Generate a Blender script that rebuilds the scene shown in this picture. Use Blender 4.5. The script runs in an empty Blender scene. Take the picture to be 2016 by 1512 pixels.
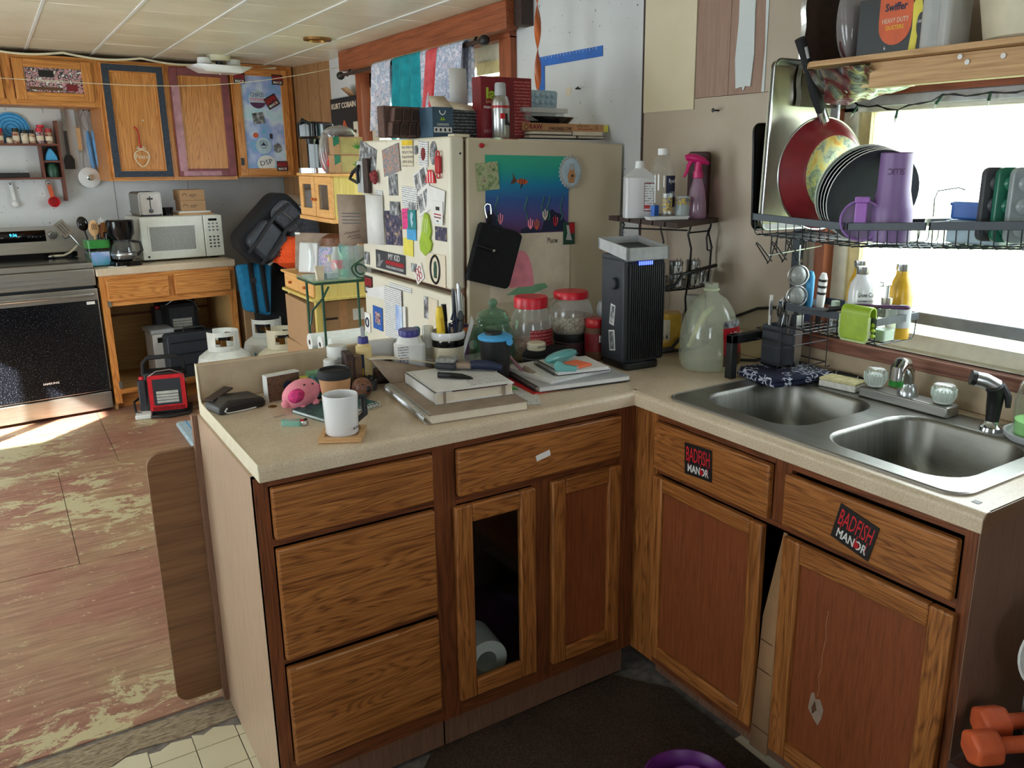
import bpy, math, random
from mathutils import Matrix, Vector, Euler
random.seed(7)
R = math.radians
sc = bpy.context.scene
col = sc.collection
PI = math.pi

# ---------------------------------------------------------------- camera
cam_d = bpy.data.cameras.new('camera')
cam = bpy.data.objects.new('camera', cam_d)
col.objects.link(cam)
cam_d.sensor_fit = 'HORIZONTAL'
cam_d.sensor_width = 36.0
cam_d.lens = 1613.98/2016*36
cam_d.shift_x = (1008-1091.34)/2016
cam_d.shift_y = (734.07-756)/2016
cam_d.clip_start = .05
cam_d.clip_end = 200
_p, _y, _r = .25166,.59244,-.00186
_f = Vector((math.sin(_y)*math.cos(_p), math.cos(_y)*math.cos(_p),-math.sin(_p)))
_rt = Vector((math.cos(_y),-math.sin(_y),0))
_up = _rt.cross(_f)
_rt, _up = math.cos(_r)*_rt + math.sin(_r)*_up,-math.sin(_r)*_rt + math.cos(_r)*_up
_m = Matrix((_rt, _up,-_f)).transposed().to_4x4()
_m.translation = (-1.4001,-1.6828,1.5290)
cam.matrix_world = _m
sc.camera = cam

# ---------------------------------------------------------------- light
world = bpy.data.worlds.new('world')
sc.world = world
world.use_nodes = True
_bg = world.node_tree.nodes['Background']
_bg.inputs[0].default_value = (.86,.95,1.0,1)
_bg.inputs[1].default_value = 5.2
_sd = bpy.data.lights.new('sun', 'SUN')
_sd.energy = 36
_sd.angle = R(.6)
_sd.color = (1.0,.93,.82)
_so = bpy.data.objects.new('sun', _sd)
col.objects.link(_so)
_so.rotation_euler = Vector((1.0,1.0,-.83)).to_track_quat('-Z', 'Y').to_euler()
_so.location = (-8,-4,8)


def portal(name, loc, rot, w, h):
    d = bpy.data.lights.new(name, 'AREA')
    d.shape = 'RECTANGLE'
    d.size = w
    d.size_y = h
    d.cycles.is_portal = True
    o = bpy.data.objects.new(name, d)
    o.location = loc
    o.rotation_euler = rot
    col.objects.link(o)


portal('opening_portal',(.72,-.64,1.37),(0, R(90),0),.70,1.04)
portal('opening_portal',(.72,2.52,1.62),(0, R(90),0),.9,1.70)
portal('opening_portal',(-3.3,2.32,.97),(0, R(-90),0),1.92,1.40)
portal('opening_portal',(-1.5,-3.3,1.5),(R(90),0,0),.7,.9)  # added opening behind the camera, fill for the cabinet fronts
portal('opening_portal',(-3.3,-.3,1.42),(0, R(-90),0),1.1,1.0)  # added near-left opening, extra daylight for the near units

vs = sc.view_settings
vs.view_transform = 'Standard'
vs.look = 'None'
vs.gamma = 1
vs.use_curve_mapping = False
vs.exposure = .9


# ---------------------------------------------------------------- helpers
def C(r, g, b):
    def f(c):
        c /= 255
        return c / 12.92 if c <= .04045 else ((c + .055)/1.055) ** 2.4
    return (f(r), f(g), f(b),1)


class M:
    """collects geometry for one mesh"""
    def __init__(s):
        s.v = []
        s.f = []
        s.k = 0

    def mark(s):
        s.k = len(s.v)
        return s

    def xf(s, mat):
        for i in range(s.k, len(s.v)):
            s.v[i] = tuple(mat @ Vector(s.v[i]))
        return s

    def rot(s, c, e):
        c = Vector(c)
        return s.xf(Matrix.Translation(c) @ Euler([R(a) for a in e]).to_matrix().to_4x4() @ Matrix.Translation(-c))

    def add(s, v, f):
        n = len(s.v)
        s.v += [tuple(p) for p in v]
        s.f += [tuple(i + n for i in q) for q in f]
        return s

    def box(s, x0, y0, z0, x1, y1, z1):
        v = [(x, y, z) for z in (z0, z1) for y in (y0, y1) for x in (x0, x1)]
        return s.add(v,[(0,2,3,1),(4,5,7,6),(0,1,5,4),(2,6,7,3),(0,4,6,2),(1,3,7,5)])

    def cb(s, c, d, e=None):
        s.mark()
        s.box(c[0] - d[0] / 2, c[1] - d[1] / 2, c[2] - d[2] / 2, c[0] + d[0] / 2, c[1] + d[1] / 2, c[2] + d[2] / 2)
        if e:
            s.rot(c, e)
        return s

    def lathe(s, prof, n=24, o=(0,0,0), sx=1, sy=1):
        v, f, rings = [],[],[]
        for r, z in prof:
            if r < 1e-6:
                rings.append([len(v)])
                v.append((o[0], o[1], o[2] + z))
            else:
                rings.append(list(range(len(v), len(v)+n)))
                for i in range(n):
                    a = 2*PI * i / n
                    v.append((o[0] + sx * r * math.cos(a), o[1] + sy * r * math.sin(a), o[2] + z))
        for a, b in zip(rings, rings[1:]):
            for i in range(n):
                j = (i + 1) % n
                if len(a) == 1 and len(b) == 1:
                    continue
                if len(a) == 1:
                    f.append((a[0], b[j], b[i]))
                elif len(b) == 1:
                    f.append((a[i], a[j], b[0]))
                else:
                    f.append((a[i], a[j], b[j], b[i]))
        return s.add(v, f)

    def cyl(s, c, r, h, n=20, r2=None):
        r2 = r if r2 is None else r2
        return s.lathe([(0,0),(r,0),(r2, h),(0, h)], n, c)

    def rod(s, a, b, r, n=10, r2=None):
        a, b = Vector(a), Vector(b)
        d = b - a
        s.mark()
        s.cyl((0,0,0), r, d.length, n, r2)
        return s.xf(Matrix.Translation(a) @ d.to_track_quat('Z', 'Y').to_matrix().to_4x4())

    def tube(s, pts, r, n=6, closed=False):
        P = [Vector(p) for p in pts]
        m = len(P)
        v, f = [],[]
        up = None
        for i in range(m):
            if closed:
                t = P[(i + 1) % m] - P[i - 1]
            else:
                t = P[min(i + 1, m - 1)] - P[max(i - 1,0)]
            t.normalize()
            if up is None:
                up = Vector((0,0,1)) if abs(t.z) < .9 else Vector((1,0,0))
            up = up - t * up.dot(t)
            if up.length < 1e-5:
                up = t.orthogonal()
            up.normalize()
            w = t.cross(up)
            rr = r[i] if isinstance(r,(list, tuple)) else r
            for k in range(n):
                a = 2*PI * k / n
                v.append(P[i] + rr * (math.cos(a)*up + math.sin(a)*w))
        for i in range(m if closed else m - 1):
            j = (i + 1) % m
            for k in range(n):
                l = (k + 1) % n
                f.append((i * n + k, i * n + l, j * n + l, j * n + k))
        if not closed:
            f.append(tuple(range(n - 1,-1,-1)))
            f.append(tuple((m - 1)*n + k for k in range(n)))
        return s.add(v, f)

    def prism(s, poly, a0, a1, ax='z'):
        def q(p, a):
            return {'z': (p[0], p[1], a), 'y': (p[0], a, p[1]), 'x': (a, p[0], p[1])}[ax]
        n = len(poly)
        v = [q(p, a0) for p in poly] + [q(p, a1) for p in poly]
        f = [tuple(range(n - 1,-1,-1)), tuple(range(n,2*n))]
        f += [(i,(i + 1) % n, n + (i + 1) % n, n + i) for i in range(n)]
        return s.add(v, f)

    def sheet(s, fn, nu, nv):
        v = [fn(i / nu, j / nv) for j in range(nv + 1) for i in range(nu + 1)]
        f = [(j * (nu + 1)+i, j * (nu + 1)+i + 1,(j + 1)*(nu + 1)+i + 1,(j + 1)*(nu + 1)+i)
             for j in range(nv) for i in range(nu)]
        return s.add(v, f)

    def ell(s, c, rx, ry, rz, nu=20, nv=12):
        s.mark()
        s.lathe([(math.sin(PI * i / nv),-math.cos(PI * i / nv)) for i in range(nv + 1)], nu)
        return s.xf(Matrix.Translation(c) @ Matrix.Diagonal((rx, ry, rz,1)))


def rrect(x0, y0, x1, y1, r, n=4):
    p = []
    for cx, cy, a in ((x1-r, y1-r,0),(x0+r, y1-r,90),(x0+r, y0+r,180),(x1-r, y0+r,270)):
        for i in range(n + 1):
            t = R(a + 90*i / n)
            p.append((cx + r * math.cos(t), cy + r * math.sin(t)))
    return p


def arc(cx, cy, r, a0, a1, n=12):
    return [(cx + r * math.cos(R(a0+(a1-a0)*i / n)), cy + r * math.sin(R(a0+(a1-a0)*i / n))) for i in range(n + 1)]


def mesh_of(m, name):
    me = bpy.data.meshes.new(name)
    me.from_pydata(m.v,[], m.f)
    me.validate()
    return me


def O(name, m, mat, parent=None, bevel=0, seg=2, solid=0, sub=0, loc=(0,0,0), rot=(0,0,0), flat=False, label=None, kind=None):
    me = m if isinstance(m, bpy.types.Mesh) else mesh_of(m, name)
    if not isinstance(m, bpy.types.Mesh):
        me.polygons.foreach_set('use_smooth',[not flat] * len(me.polygons))
        if not flat:
            me.set_sharp_from_angle(angle=R(38))
        me.materials.append(MT[mat] if isinstance(mat, str) else mat)
    o = bpy.data.objects.new(name, me)
    col.objects.link(o)
    o.location = loc
    o.rotation_euler = rot
    if parent:
        o.parent = parent
    if solid:
        md = o.modifiers.new('thickness', 'SOLIDIFY')
        md.thickness = solid
        md.offset = 0
    if sub:
        md = o.modifiers.new('smooth', 'SUBSURF')
        md.levels = md.render_levels = sub
    if bevel:
        md = o.modifiers.new('bevel', 'BEVEL')
        md.width = bevel
        md.segments = seg
        md.limit_method = 'ANGLE'
        md.angle_limit = R(40)
    if label:
        o['label'] = label
    if kind:
        o['kind'] = kind
    return o


def tag(o, label, cat, group=None):
    o['label'] = label
    o['category'] = cat
    if group:
        o['group'] = group
    return o


def T(name, label, cat, loc=(0,0,0), rz=0, group=None, rot=None):
    o = bpy.data.objects.new(name, None)
    o.empty_display_size = .02
    col.objects.link(o)
    o.location = loc
    o.rotation_euler = [R(a) for a in rot] if rot else (0,0, R(rz))
    return tag(o, label, cat, group)


def S(name, label, cat, m, mat, loc=(0,0,0), rz=0, group=None, rot=None, **k):
    o = O(name, m, mat, loc=loc, rot=[R(a) for a in rot] if rot else (0,0, R(rz)), **k)
    return tag(o, label, cat, group)


def ST(name, m, mat, parent=None, **k):
    o = O(name, m, mat, parent, **k)
    if not parent:
        o['kind'] = 'structure'
    return o


def copy_tree(o, parent=None):
    c = o.copy()
    col.objects.link(c)
    c.parent = parent
    for ch in o.children:
        copy_tree(ch, c)
    return c


_tx = {}


def TX(parent, txt, h, mat, loc, face='-y', w=None, roll=0, ext=.0003, name='lettering', sx=1.0, bold=.0):
    """real letters lying on a face; h is the letter height"""
    key = (txt, mat, bold)
    if key not in _tx:
        cu = bpy.data.curves.new('lettering', 'FONT')
        cu.body = txt
        cu.size = 1
        cu.align_x = 'CENTER'
        cu.align_y = 'CENTER'
        cu.resolution_u = 2
        cu.extrude = .01
        cu.offset = bold
        ob = bpy.data.objects.new('lettering', cu)
        col.objects.link(ob)
        dg = bpy.context.evaluated_depsgraph_get()
        me = bpy.data.meshes.new_from_object(ob.evaluated_get(dg))
        bpy.data.objects.remove(ob)
        me.materials.clear()
        me.materials.append(MT[mat])
        xs = [v.co.x for v in me.vertices] or [0,1]
        _tx[key] = (me, max(xs)-min(xs))
    me, W = _tx[key]
    o = bpy.data.objects.new(name, me)
    col.objects.link(o)
    s = h / .72
    o.scale = (w / W if w else s * sx, s, ext / .01)
    base = {'-y': Euler((R(90),0,0)), '-x': Euler((R(90),0, R(-90))), '+z': Euler((0,0,0)), '+z90': Euler((0,0, R(-90)))}
    q = base[face].to_matrix() if isinstance(face, str) else face.to_matrix()
    o.rotation_euler = (q @ Matrix.Rotation(R(roll),3, 'Z')).to_euler()
    o.location = loc
    o.parent = parent
    return o


def face_rz(face):
    return {'-y': 0, '-x': -90, 'back': RB}[face]


def card(name, label, cat, c, face, w, h, roll, mat, th=.0016, group=None, poly=None):
    """a thin thing lying on an upright face: centre of its back at c"""
    m = M()
    if poly:
        m.prism(poly,-th,0, 'y')
    else:
        m.box(-w / 2,-th,-h / 2, w / 2,0, h / 2)
    o = O(name, m, mat, loc=c)
    o.rotation_euler = (Matrix.Rotation(R(face_rz(face)),3, 'Z') @ Matrix.Rotation(R(-roll),3, 'Y')).to_euler()
    return tag(o, label, cat, group)


# the far wall stands at a slight angle to the rest of the room
RB = 5.945
_bd = (.99462,.10357)
_bn = (-.10357,.99462)


def BW(s, o=0, z=0):
    return (s * _bd[0] + (4.127+o)*_bn[0], s * _bd[1] + (4.127+o)*_bn[1], z)


# ---------------------------------------------------------------- materials
MT = {}


class N:
    def __init__(s, name):
        s.m = bpy.data.materials.new(name)
        s.m.use_nodes = True
        s.t = s.m.node_tree
        s.b = s.t.nodes['Principled BSDF']
        s.out = s.t.nodes['Material Output']
        MT[name] = s.m

    def n(s, typ, **k):
        x = s.t.nodes.new(typ)
        for a, b in k.items():
            if a.startswith('i_'):
                x.inputs[a[2:].replace('_', ' ')].default_value = b
            else:
                setattr(x, a, b)
        return x

    def l(s, a, b):
        s.t.links.new(a, b)

    def coord(s, scale=(1,1,1), rnd=True, rot=(0,0,0)):
        tc = s.n('ShaderNodeTexCoord')
        mp = s.n('ShaderNodeMapping')
        mp.inputs['Scale'].default_value = scale
        mp.inputs['Rotation'].default_value = rot
        if rnd:
            oi = s.n('ShaderNodeObjectInfo')
            mu = s.n('ShaderNodeVectorMath', operation='SCALE')
            cb = s.n('ShaderNodeCombineXYZ')
            for i in range(3):
                s.l(oi.outputs['Random'], cb.inputs[i])
            s.l(cb.outputs[0], mu.inputs[0])
            mu.inputs['Scale'].default_value = 13.7
            ad = s.n('ShaderNodeVectorMath', operation='ADD')
            s.l(tc.outputs['Object'], ad.inputs[0])
            s.l(mu.outputs[0], ad.inputs[1])
            s.l(ad.outputs[0], mp.inputs[0])
        else:
            s.l(tc.outputs['Object'], mp.inputs[0])
        return mp.outputs[0]

    def noise(s, vec, scale, detail=4, rough=.55, dist=0):
        x = s.n('ShaderNodeTexNoise')
        x.inputs['Scale'].default_value = scale
        x.inputs['Detail'].default_value = detail
        x.inputs['Roughness'].default_value = rough
        x.inputs['Distortion'].default_value = dist
        s.l(vec, x.inputs['Vector'])
        return x.outputs['Fac']

    def ramp(s, fac, stops, interp='LINEAR'):
        x = s.n('ShaderNodeValToRGB')
        e = x.color_ramp.elements
        x.color_ramp.interpolation = interp
        while len(e) < len(stops):
            e.new(.5)
        for q,(p, c) in zip(e, stops):
            q.position = p
            q.color = c
        s.l(fac, x.inputs[0])
        return x.outputs[0]

    def mix(s, fac, a, b, mode='MIX'):
        x = s.n('ShaderNodeMix', data_type='RGBA', blend_type=mode)
        for sock, val in ((x.inputs[0], fac),(x.inputs[6], a),(x.inputs[7], b)):
            if hasattr(val, 'is_linked'):
                s.l(val, sock)
            else:
                sock.default_value = val
        return x.outputs[2]

    def bump(s, h, st, dist=.002):
        x = s.n('ShaderNodeBump')
        x.inputs['Strength'].default_value = st
        x.inputs['Distance'].default_value = dist
        s.l(h, x.inputs['Height'])
        s.l(x.outputs[0], s.b.inputs['Normal'])

    def base(s, c, rough=.5, metal=0, spec=.5):
        if hasattr(c, 'is_linked'):
            s.l(c, s.b.inputs['Base Color'])
        else:
            s.b.inputs['Base Color'].default_value = c
        s.b.inputs['Roughness'].default_value = rough
        s.b.inputs['Metallic'].default_value = metal
        s.b.inputs['Specular IOR Level'].default_value = spec
        return s


def plain(name, c, rough=.5, metal=0, var=.06, scale=30, spec=.5, emit=0, bump=0):
    m = N(name)
    if var:
        v = m.coord()
        f = m.noise(v, scale,3)
        lo = tuple(x * (1-var * 2.2) for x in c[:3])+(1,)
        hi = tuple(min(1, x * (1+var * 2.2)) for x in c[:3])+(1,)
        m.base(m.ramp(f,[(.3, lo),(.7, hi)]), rough, metal, spec)
        if bump:
            m.bump(f, bump)
    else:
        m.base(c, rough, metal, spec)
    if emit:
        m.b.inputs['Emission Color'].default_value = c
        m.b.inputs['Emission Strength'].default_value = emit
    return m


def wood(name, lo, mid, hi, ax='x', k=1.0, rough=.42, ring=1.0, contrast=1.0):
    m = N(name)
    sc_ = {'x': (1.6,52,52), 'y': (52,1.6,52), 'z': (52,52,1.6)}[ax]
    s2 = {'x': (.55,7,7), 'y': (7,.55,7), 'z': (7,7,.55)}[ax]
    v = m.coord(tuple(a * k for a in sc_))
    fine = m.noise(v,3.2,5,.7)
    v2 = m.coord(tuple(a * k for a in s2))
    big = m.noise(v2,1.25,2.5,.5,.3)
    # cathedral figure: narrow dark growth lines along contours of the slow noise
    mu = m.n('ShaderNodeMath', operation='MULTIPLY')
    m.l(big, mu.inputs[0])
    mu.inputs[1].default_value = 62*ring
    fr = m.n('ShaderNodeMath', operation='PINGPONG')
    m.l(mu.outputs[0], fr.inputs[0])
    fr.inputs[1].default_value = 1.0
    ln = m.n('ShaderNodeMapRange')
    m.l(fr.outputs[0], ln.inputs[0])
    ln.inputs[1].default_value = .0
    ln.inputs[2].default_value = .62
    ln.inputs[3].default_value = .85*contrast
    ln.inputs[4].default_value = .0
    # lines break up where the pores are open
    br = m.n('ShaderNodeMapRange')
    m.l(fine, br.inputs[0])
    br.inputs[1].default_value = .35
    br.inputs[2].default_value = .62
    br.inputs[3].default_value = 1.0
    br.inputs[4].default_value = .35
    ml = m.n('ShaderNodeMath', operation='MULTIPLY')
    m.l(ln.outputs[0], ml.inputs[0])
    m.l(br.outputs[0], ml.inputs[1])
    body = m.ramp(fine,[(.22, lo),(.40, mid),(.66, hi)])
    c = m.mix(ml.outputs[0], body, lo)
    m.base(c, rough,0,.45)
    m.bump(fine,.12,.001)
    return m


def glassy(name, tint, opac=.12, rough=.05, ior=1.45, gloss=1.0):
    """thin clear ware: mostly see-through, mirror-like at the edges"""
    m = N(name)
    tr = m.n('ShaderNodeBsdfTransparent')
    tr.inputs[0].default_value = tint
    gl = m.n('ShaderNodeBsdfGlossy')
    gl.inputs['Roughness'].default_value = rough
    gl.inputs[0].default_value = (gloss, gloss, gloss,1)
    lw = m.n('ShaderNodeLayerWeight')
    lw.inputs[0].default_value = .5
    pw = m.n('ShaderNodeMath', operation='POWER')
    m.l(lw.outputs['Facing'], pw.inputs[0])
    pw.inputs[1].default_value = 3.5
    fr = m.n('ShaderNodeMath', operation='MULTIPLY_ADD')
    m.l(pw.outputs[0], fr.inputs[0])
    fr.inputs[1].default_value = .75
    fr.inputs[2].default_value = .1*(ior - 1)
    m1 = m.n('ShaderNodeMixShader')
    m.l(fr.outputs[0], m1.inputs[0])
    m.l(tr.outputs[0], m1.inputs[1])
    m.l(gl.outputs[0], m1.inputs[2])
    m.b.inputs['Base Color'].default_value = tint
    m.b.inputs['Roughness'].default_value = max(rough,.1)
    m2 = m.n('ShaderNodeMixShader')
    m2.inputs[0].default_value = opac
    m.l(m1.outputs[0], m2.inputs[1])
    m.l(m.b.outputs[0], m2.inputs[2])
    m.l(m2.outputs[0], m.out.inputs[0])
    return m


def printed(name, cols, scale=30, detail=3, rough=.45, stretch=(1,1,1), interp='LINEAR', lo=.3, hi=.7):
    m = N(name)
    v = m.coord(stretch)
    f = m.noise(v, scale, detail,.6)
    n = len(cols)
    m.base(m.ramp(f,[(lo + (hi - lo)*i / (n - 1), c) for i, c in enumerate(cols)], interp), rough)
    return m


def lines_mat(name, paper, ink, freq=90, ax=2, rough=.7, frac=.35):
    """rows of tiny print"""
    m = N(name)
    tc = m.n('ShaderNodeTexCoord')
    sp = m.n('ShaderNodeSeparateXYZ')
    m.l(tc.outputs['Object'], sp.inputs[0])
    mu = m.n('ShaderNodeMath', operation='MULTIPLY')
    m.l(sp.outputs[ax], mu.inputs[0])
    mu.inputs[1].default_value = freq
    fr = m.n('ShaderNodeMath', operation='FRACT')
    m.l(mu.outputs[0], fr.inputs[0])
    lt = m.n('ShaderNodeMath', operation='LESS_THAN')
    m.l(fr.outputs[0], lt.inputs[0])
    lt.inputs[1].default_value = frac
    f = m.noise(m.coord((1,1,1)),260,2)
    gt = m.n('ShaderNodeMath', operation='GREATER_THAN')
    m.l(f, gt.inputs[0])
    gt.inputs[1].default_value = .46
    an = m.n('ShaderNodeMath', operation='MULTIPLY')
    m.l(lt.outputs[0], an.inputs[0])
    m.l(gt.outputs[0], an.inputs[1])
    m.base(m.mix(an.outputs[0], paper, ink), rough)
    return m


# oak fronts with the grain along each of the axes, paler veneers, pine, plywood
for _a in 'xyz':
    wood('oak_' + _a, C(78,38,14), C(150,90,42), C(186,122,66), _a,1.25,.38,1.0)
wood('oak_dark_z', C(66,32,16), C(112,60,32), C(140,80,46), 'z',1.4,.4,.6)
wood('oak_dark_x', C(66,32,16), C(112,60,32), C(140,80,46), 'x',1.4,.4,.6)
wood('door_panel', C(92,44,24), C(128,66,36), C(150,84,48), 'z',2.2,.42,.3,.5)
for _a in 'xyz':
    wood('honey_oak_' + _a, C(140,78,28), C(196,124,58), C(222,156,88), _a,1.0,.4,1.0)  # same oak as the near units, lightened for the daylight at the far end
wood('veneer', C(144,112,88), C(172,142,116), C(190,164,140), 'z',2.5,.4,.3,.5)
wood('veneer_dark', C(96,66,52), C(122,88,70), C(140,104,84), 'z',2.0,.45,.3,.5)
wood('panelling', C(112,78,48), C(150,108,70), C(176,134,92), 'z',1.2,.45,.5,.8)
wood('pink_board', C(132,102,86), C(150,118,101), C(164,134,117), 'z',1.5,.55,.2,.5)
wood('redwood_y', C(96,44,24), C(140,72,42), C(166,94,58), 'y',.7,.5,.4,.7)
wood('redwood_z', C(96,44,24), C(140,72,42), C(166,94,58), 'z',.7,.5,.4,.7)
wood('stud_y', C(150,106,66), C(190,148,102), C(212,174,128), 'y',.8,.6,.6,.7)
wood('sill_y', C(84,46,36), C(124,76,60), C(150,100,80), 'y',1.2,.55,.4,.8)
wood('rack_wood', C(70,34,26), C(104,56,44), C(126,74,58), 'x',1.5,.5,.4,.6)
wood('rack_wood_z', C(70,34,26), C(104,56,44), C(126,74,58), 'z',1.5,.5,.4,.6)
wood('pine', C(206,140,74), C(228,168,98), C(240,190,124), 'y',1.0,.45,.3,.5)
wood('pine_yellow', C(196,168,84), C(214,190,104), C(226,206,128), 'z',.8,.45,.3,.5)
wood('leaf_ply', C(84,54,34), C(116,80,54), C(136,98,68), 'x',.5,.35,.3,.5)
wood('bamboo', C(170,120,74), C(198,150,100), C(216,174,124), 'x',1.5,.5,.2,.5)
wood('spoon_wood', C(190,140,92), C(214,168,118), C(226,186,140), 'z',1.5,.6,.2,.4)
wood('cardboard', C(150,112,78), C(168,130,94), C(182,144,106), 'x',3.0,.8,.1,.3)
wood('cabinet_inside', C(150,112,62), C(172,132,80), C(190,150,98), 'x',.7,.6,.2,.4)

plain('black', C(24,24,26),.45)
plain('black_gloss', C(14,14,16),.12, var=0)
plain('black_matte', C(28,28,32),.75)
plain('black_fabric', C(22,22,26),.95, var=.2, scale=60, bump=.2)
plain('grey_fabric', C(70,72,80),.95, var=.2, scale=60, bump=.2)
plain('charcoal', C(48,52,60),.5)
plain('rack_metal', C(52,58,66),.42,.2)
plain('dark_grey', C(66,68,72),.5)
plain('grey', C(128,130,132),.5)
plain('light_grey', C(176,178,180),.5)
plain('white', C(226,226,224),.4, var=.02)
plain('white_gloss', C(232,232,234),.15, var=0)
plain('paper', C(226,224,222),.8, var=.02)
plain('paper_cream', C(222,208,186),.8, var=.03)
plain('cream', C(222,212,186),.45, var=.03)
plain('almond', C(222,210,184),.32, var=.03, scale=9)
plain('almond_dirty', C(196,178,150),.4, var=.05, scale=14)
plain('micro_white', C(222,224,214),.3, var=.02)
plain('micro_glass', C(150,152,150),.2, var=.05, scale=120)
plain('red', C(180,26,36),.35)
plain('red_bright', C(214,34,46),.4)
plain('red_cap', C(214,30,50),.35)
plain('maroon', C(122,24,34),.4)
plain('dark_maroon', C(66,30,34),.5)
plain('burgundy_paint', C(128,66,74),.55, var=.1, scale=20)
plain('pink_paint', C(178,128,140),.55, var=.1, scale=20)
plain('magenta', C(196,24,104),.35)
plain('pink', C(244,150,166),.9, var=.05, bump=.1)
plain('hot_pink', C(226,60,130),.7, var=.2, scale=80)
plain('orange', C(240,84,30),.9, var=.08, scale=90, bump=.3)
plain('orange_rubber', C(206,92,50),.55)
plain('orange_paper', C(250,124,84),.8, var=.02)
plain('yellow', C(232,196,40),.5)
plain('yellow_paper', C(226,212,92),.8, var=.03)
plain('amber', C(190,92,30),.2)
plain('green_paper', C(128,178,140),.8, var=.03)
plain('lime', C(156,186,50),.4)
plain('lime_rim', C(198,216,150),.4)
plain('green', C(48,132,56),.3)
plain('dark_green', C(30,74,56),.4)
plain('green_plastic', C(40,110,88),.25)
plain('teal', C(20,128,132),.3)
plain('teal_cloth', C(22,142,156),.9, var=.12, scale=16)
plain('blue', C(30,92,178),.4)
plain('sky_blue', C(70,160,216),.45)
plain('blue_bag', C(20,112,156),.9, var=.1, bump=.15)
plain('blue_handle', C(96,152,204),.45)
plain('ruler_blue', C(40,104,190),.4)
plain('navy', C(26,36,66),.6)
plain('navy_box', C(62,88,108),.5)
plain('black_box', C(24,30,34),.35)
plain('purple', C(134,104,156),.4, var=.02)
plain('purple_bright', C(176,120,206),.35)
plain('purple_dark', C(84,44,84),.5)
plain('bowl_purple', C(96,30,112),.4)
plain('bowl_purple_light', C(126,60,146),.4)
plain('violet_cap', C(54,50,128),.4)
plain('tank_white', C(222,224,218),.45, var=.05, scale=12)
plain('tank_cream', C(206,196,170),.5, var=.06, scale=12)
plain('tank_blue', C(40,124,190),.5, var=.05)
plain('brass', C(150,110,60),.35,.8)
plain('brown', C(96,62,42),.6)
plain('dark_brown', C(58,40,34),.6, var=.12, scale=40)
plain('pulp', C(96,72,64),.9, var=.12, scale=60, bump=.3)
plain('taupe', C(150,130,114),.7)
plain('skin_pumice', C(150,150,146),.9, var=.15, scale=120, bump=.5)
plain('sponge_yellow', C(216,206,158),.95, var=.1, scale=60, bump=.5)
plain('sponge_white', C(216,214,206),.95, var=.06, scale=80, bump=.4)
plain('leather', C(46,44,44),.5, var=.1, bump=.1)
plain('cup_paper', C(190,140,98),.7)
plain('glue', C(224,198,140),.3)
plain('jug_body', C(190,196,160),.3)
plain('chrome', C(210,212,214),.12,1.0, var=0)
plain('silver', C(190,192,194),.28,1.0, var=.04)
plain('tin', C(176,178,176),.3,1.0, var=.06)
plain('foil', C(206,206,208),.22,1.0, var=.1, scale=40, bump=.6)
plain('aluminium', C(180,176,160),.35,1.0, var=.08, scale=12)
plain('dark_steel', C(60,62,66),.35,.8)
plain('vinyl_frame', C(214,208,188),.45, var=.03)
plain('wood_trim_pale', C(204,184,132),.5)
plain('hall_beige', C(202,190,166),.8)
plain('dust', C(118,110,104),.95, var=.15, scale=40)
plain('led_blue', C(70,90,255),.4, var=0, emit=2.5)
plain('led_cyan', C(60,200,240),.4, var=0, emit=2.0)
plain('lamp_glass', C(236,238,240),.3, var=0)
plain('string', C(206,196,170),.9, var=0)
plain('bulb', C(210,220,210),.15, var=0)
plain('brick_ceramic', C(196,196,188),.8)
plain('water_green', C(150,214,130),.25)
plain('pale_green', C(206,226,202),.4)
plain('frost_blue', C(176,200,214),.5)
plain('denim', C(90,114,146),.9, var=.2, scale=50)
plain('olive', C(164,150,96),.8)
plain('honey', C(206,160,40),.25)

glassy('glass',(.96,.98,.97,1),.05)
glassy('pane',(.98,1.0,.99,1),.0,.0,1.3,.6)
glassy('clear_plastic',(.92,.93,.93,1),.16,.12)
glassy('milky_plastic',(.80,.80,.78,1),.5,.25)
glassy('jug_plastic',(.84,.87,.74,1),.26,.10)
glassy('bottle_white',(.86,.85,.86,1),.55,.3)
glassy('green_glass',(.42,.66,.54,1),.12,.05)
glassy('pink_plastic',(.86,.62,.80,1),.22,.1)
glassy('lilac_clear',(.80,.66,.90,1),.2,.06)
glassy('shelf_glass',(.62,.84,.74,1),.15,.03)
glassy('teal_clear',(.30,.74,.74,1),.5,.08)
glassy('grey_clear',(.62,.68,.70,1),.45,.2)
glassy('smoke_bag',(.6,.56,.56,1),.3,.12)
glassy('green_lighter',(.36,.70,.58,1),.55,.12)
glassy('knob_acrylic',(.9,.94,.92,1),.12,.04,1.6)

printed('photo_warm',[C(120,70,60), C(190,150,130), C(96,120,140), C(216,190,170)],55)
printed('photo_bw',[C(30,30,34), C(120,122,126), C(215,216,218)],40)
printed('photo_night',[C(16,18,34), C(40,44,76), C(90,80,110), C(200,170,120)],60)
printed('photo_green',[C(96,112,84), C(150,168,120), C(186,190,150), C(130,106,90)],60)
printed('sticker_mix',[C(226,222,224), C(60,58,66), C(206,150,158), C(110,112,120), C(234,232,232)],45,2, interp='CONSTANT')
printed('poster_sky',[C(60,180,206), C(150,170,226), C(206,222,240), C(150,216,226)],5,3)
printed('cloth_print',[C(206,196,220), C(232,230,240), C(150,170,200), C(226,214,228), C(110,140,170)],26,3)
printed('cloth_red',[C(196,60,70), C(226,92,98)],20,3)
printed('spice',[C(40,26,24), C(150,60,40), C(206,180,150), C(70,60,46)],70,2)
printed('spice_pale',[C(196,176,140), C(226,214,196), C(120,100,70)],70,2)
printed('kibble',[C(66,50,38), C(140,116,84), C(216,200,170), C(96,78,56)],160,2)
printed('snack',[C(110,64,52), C(170,110,90), C(206,176,150)],60,3)
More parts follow.
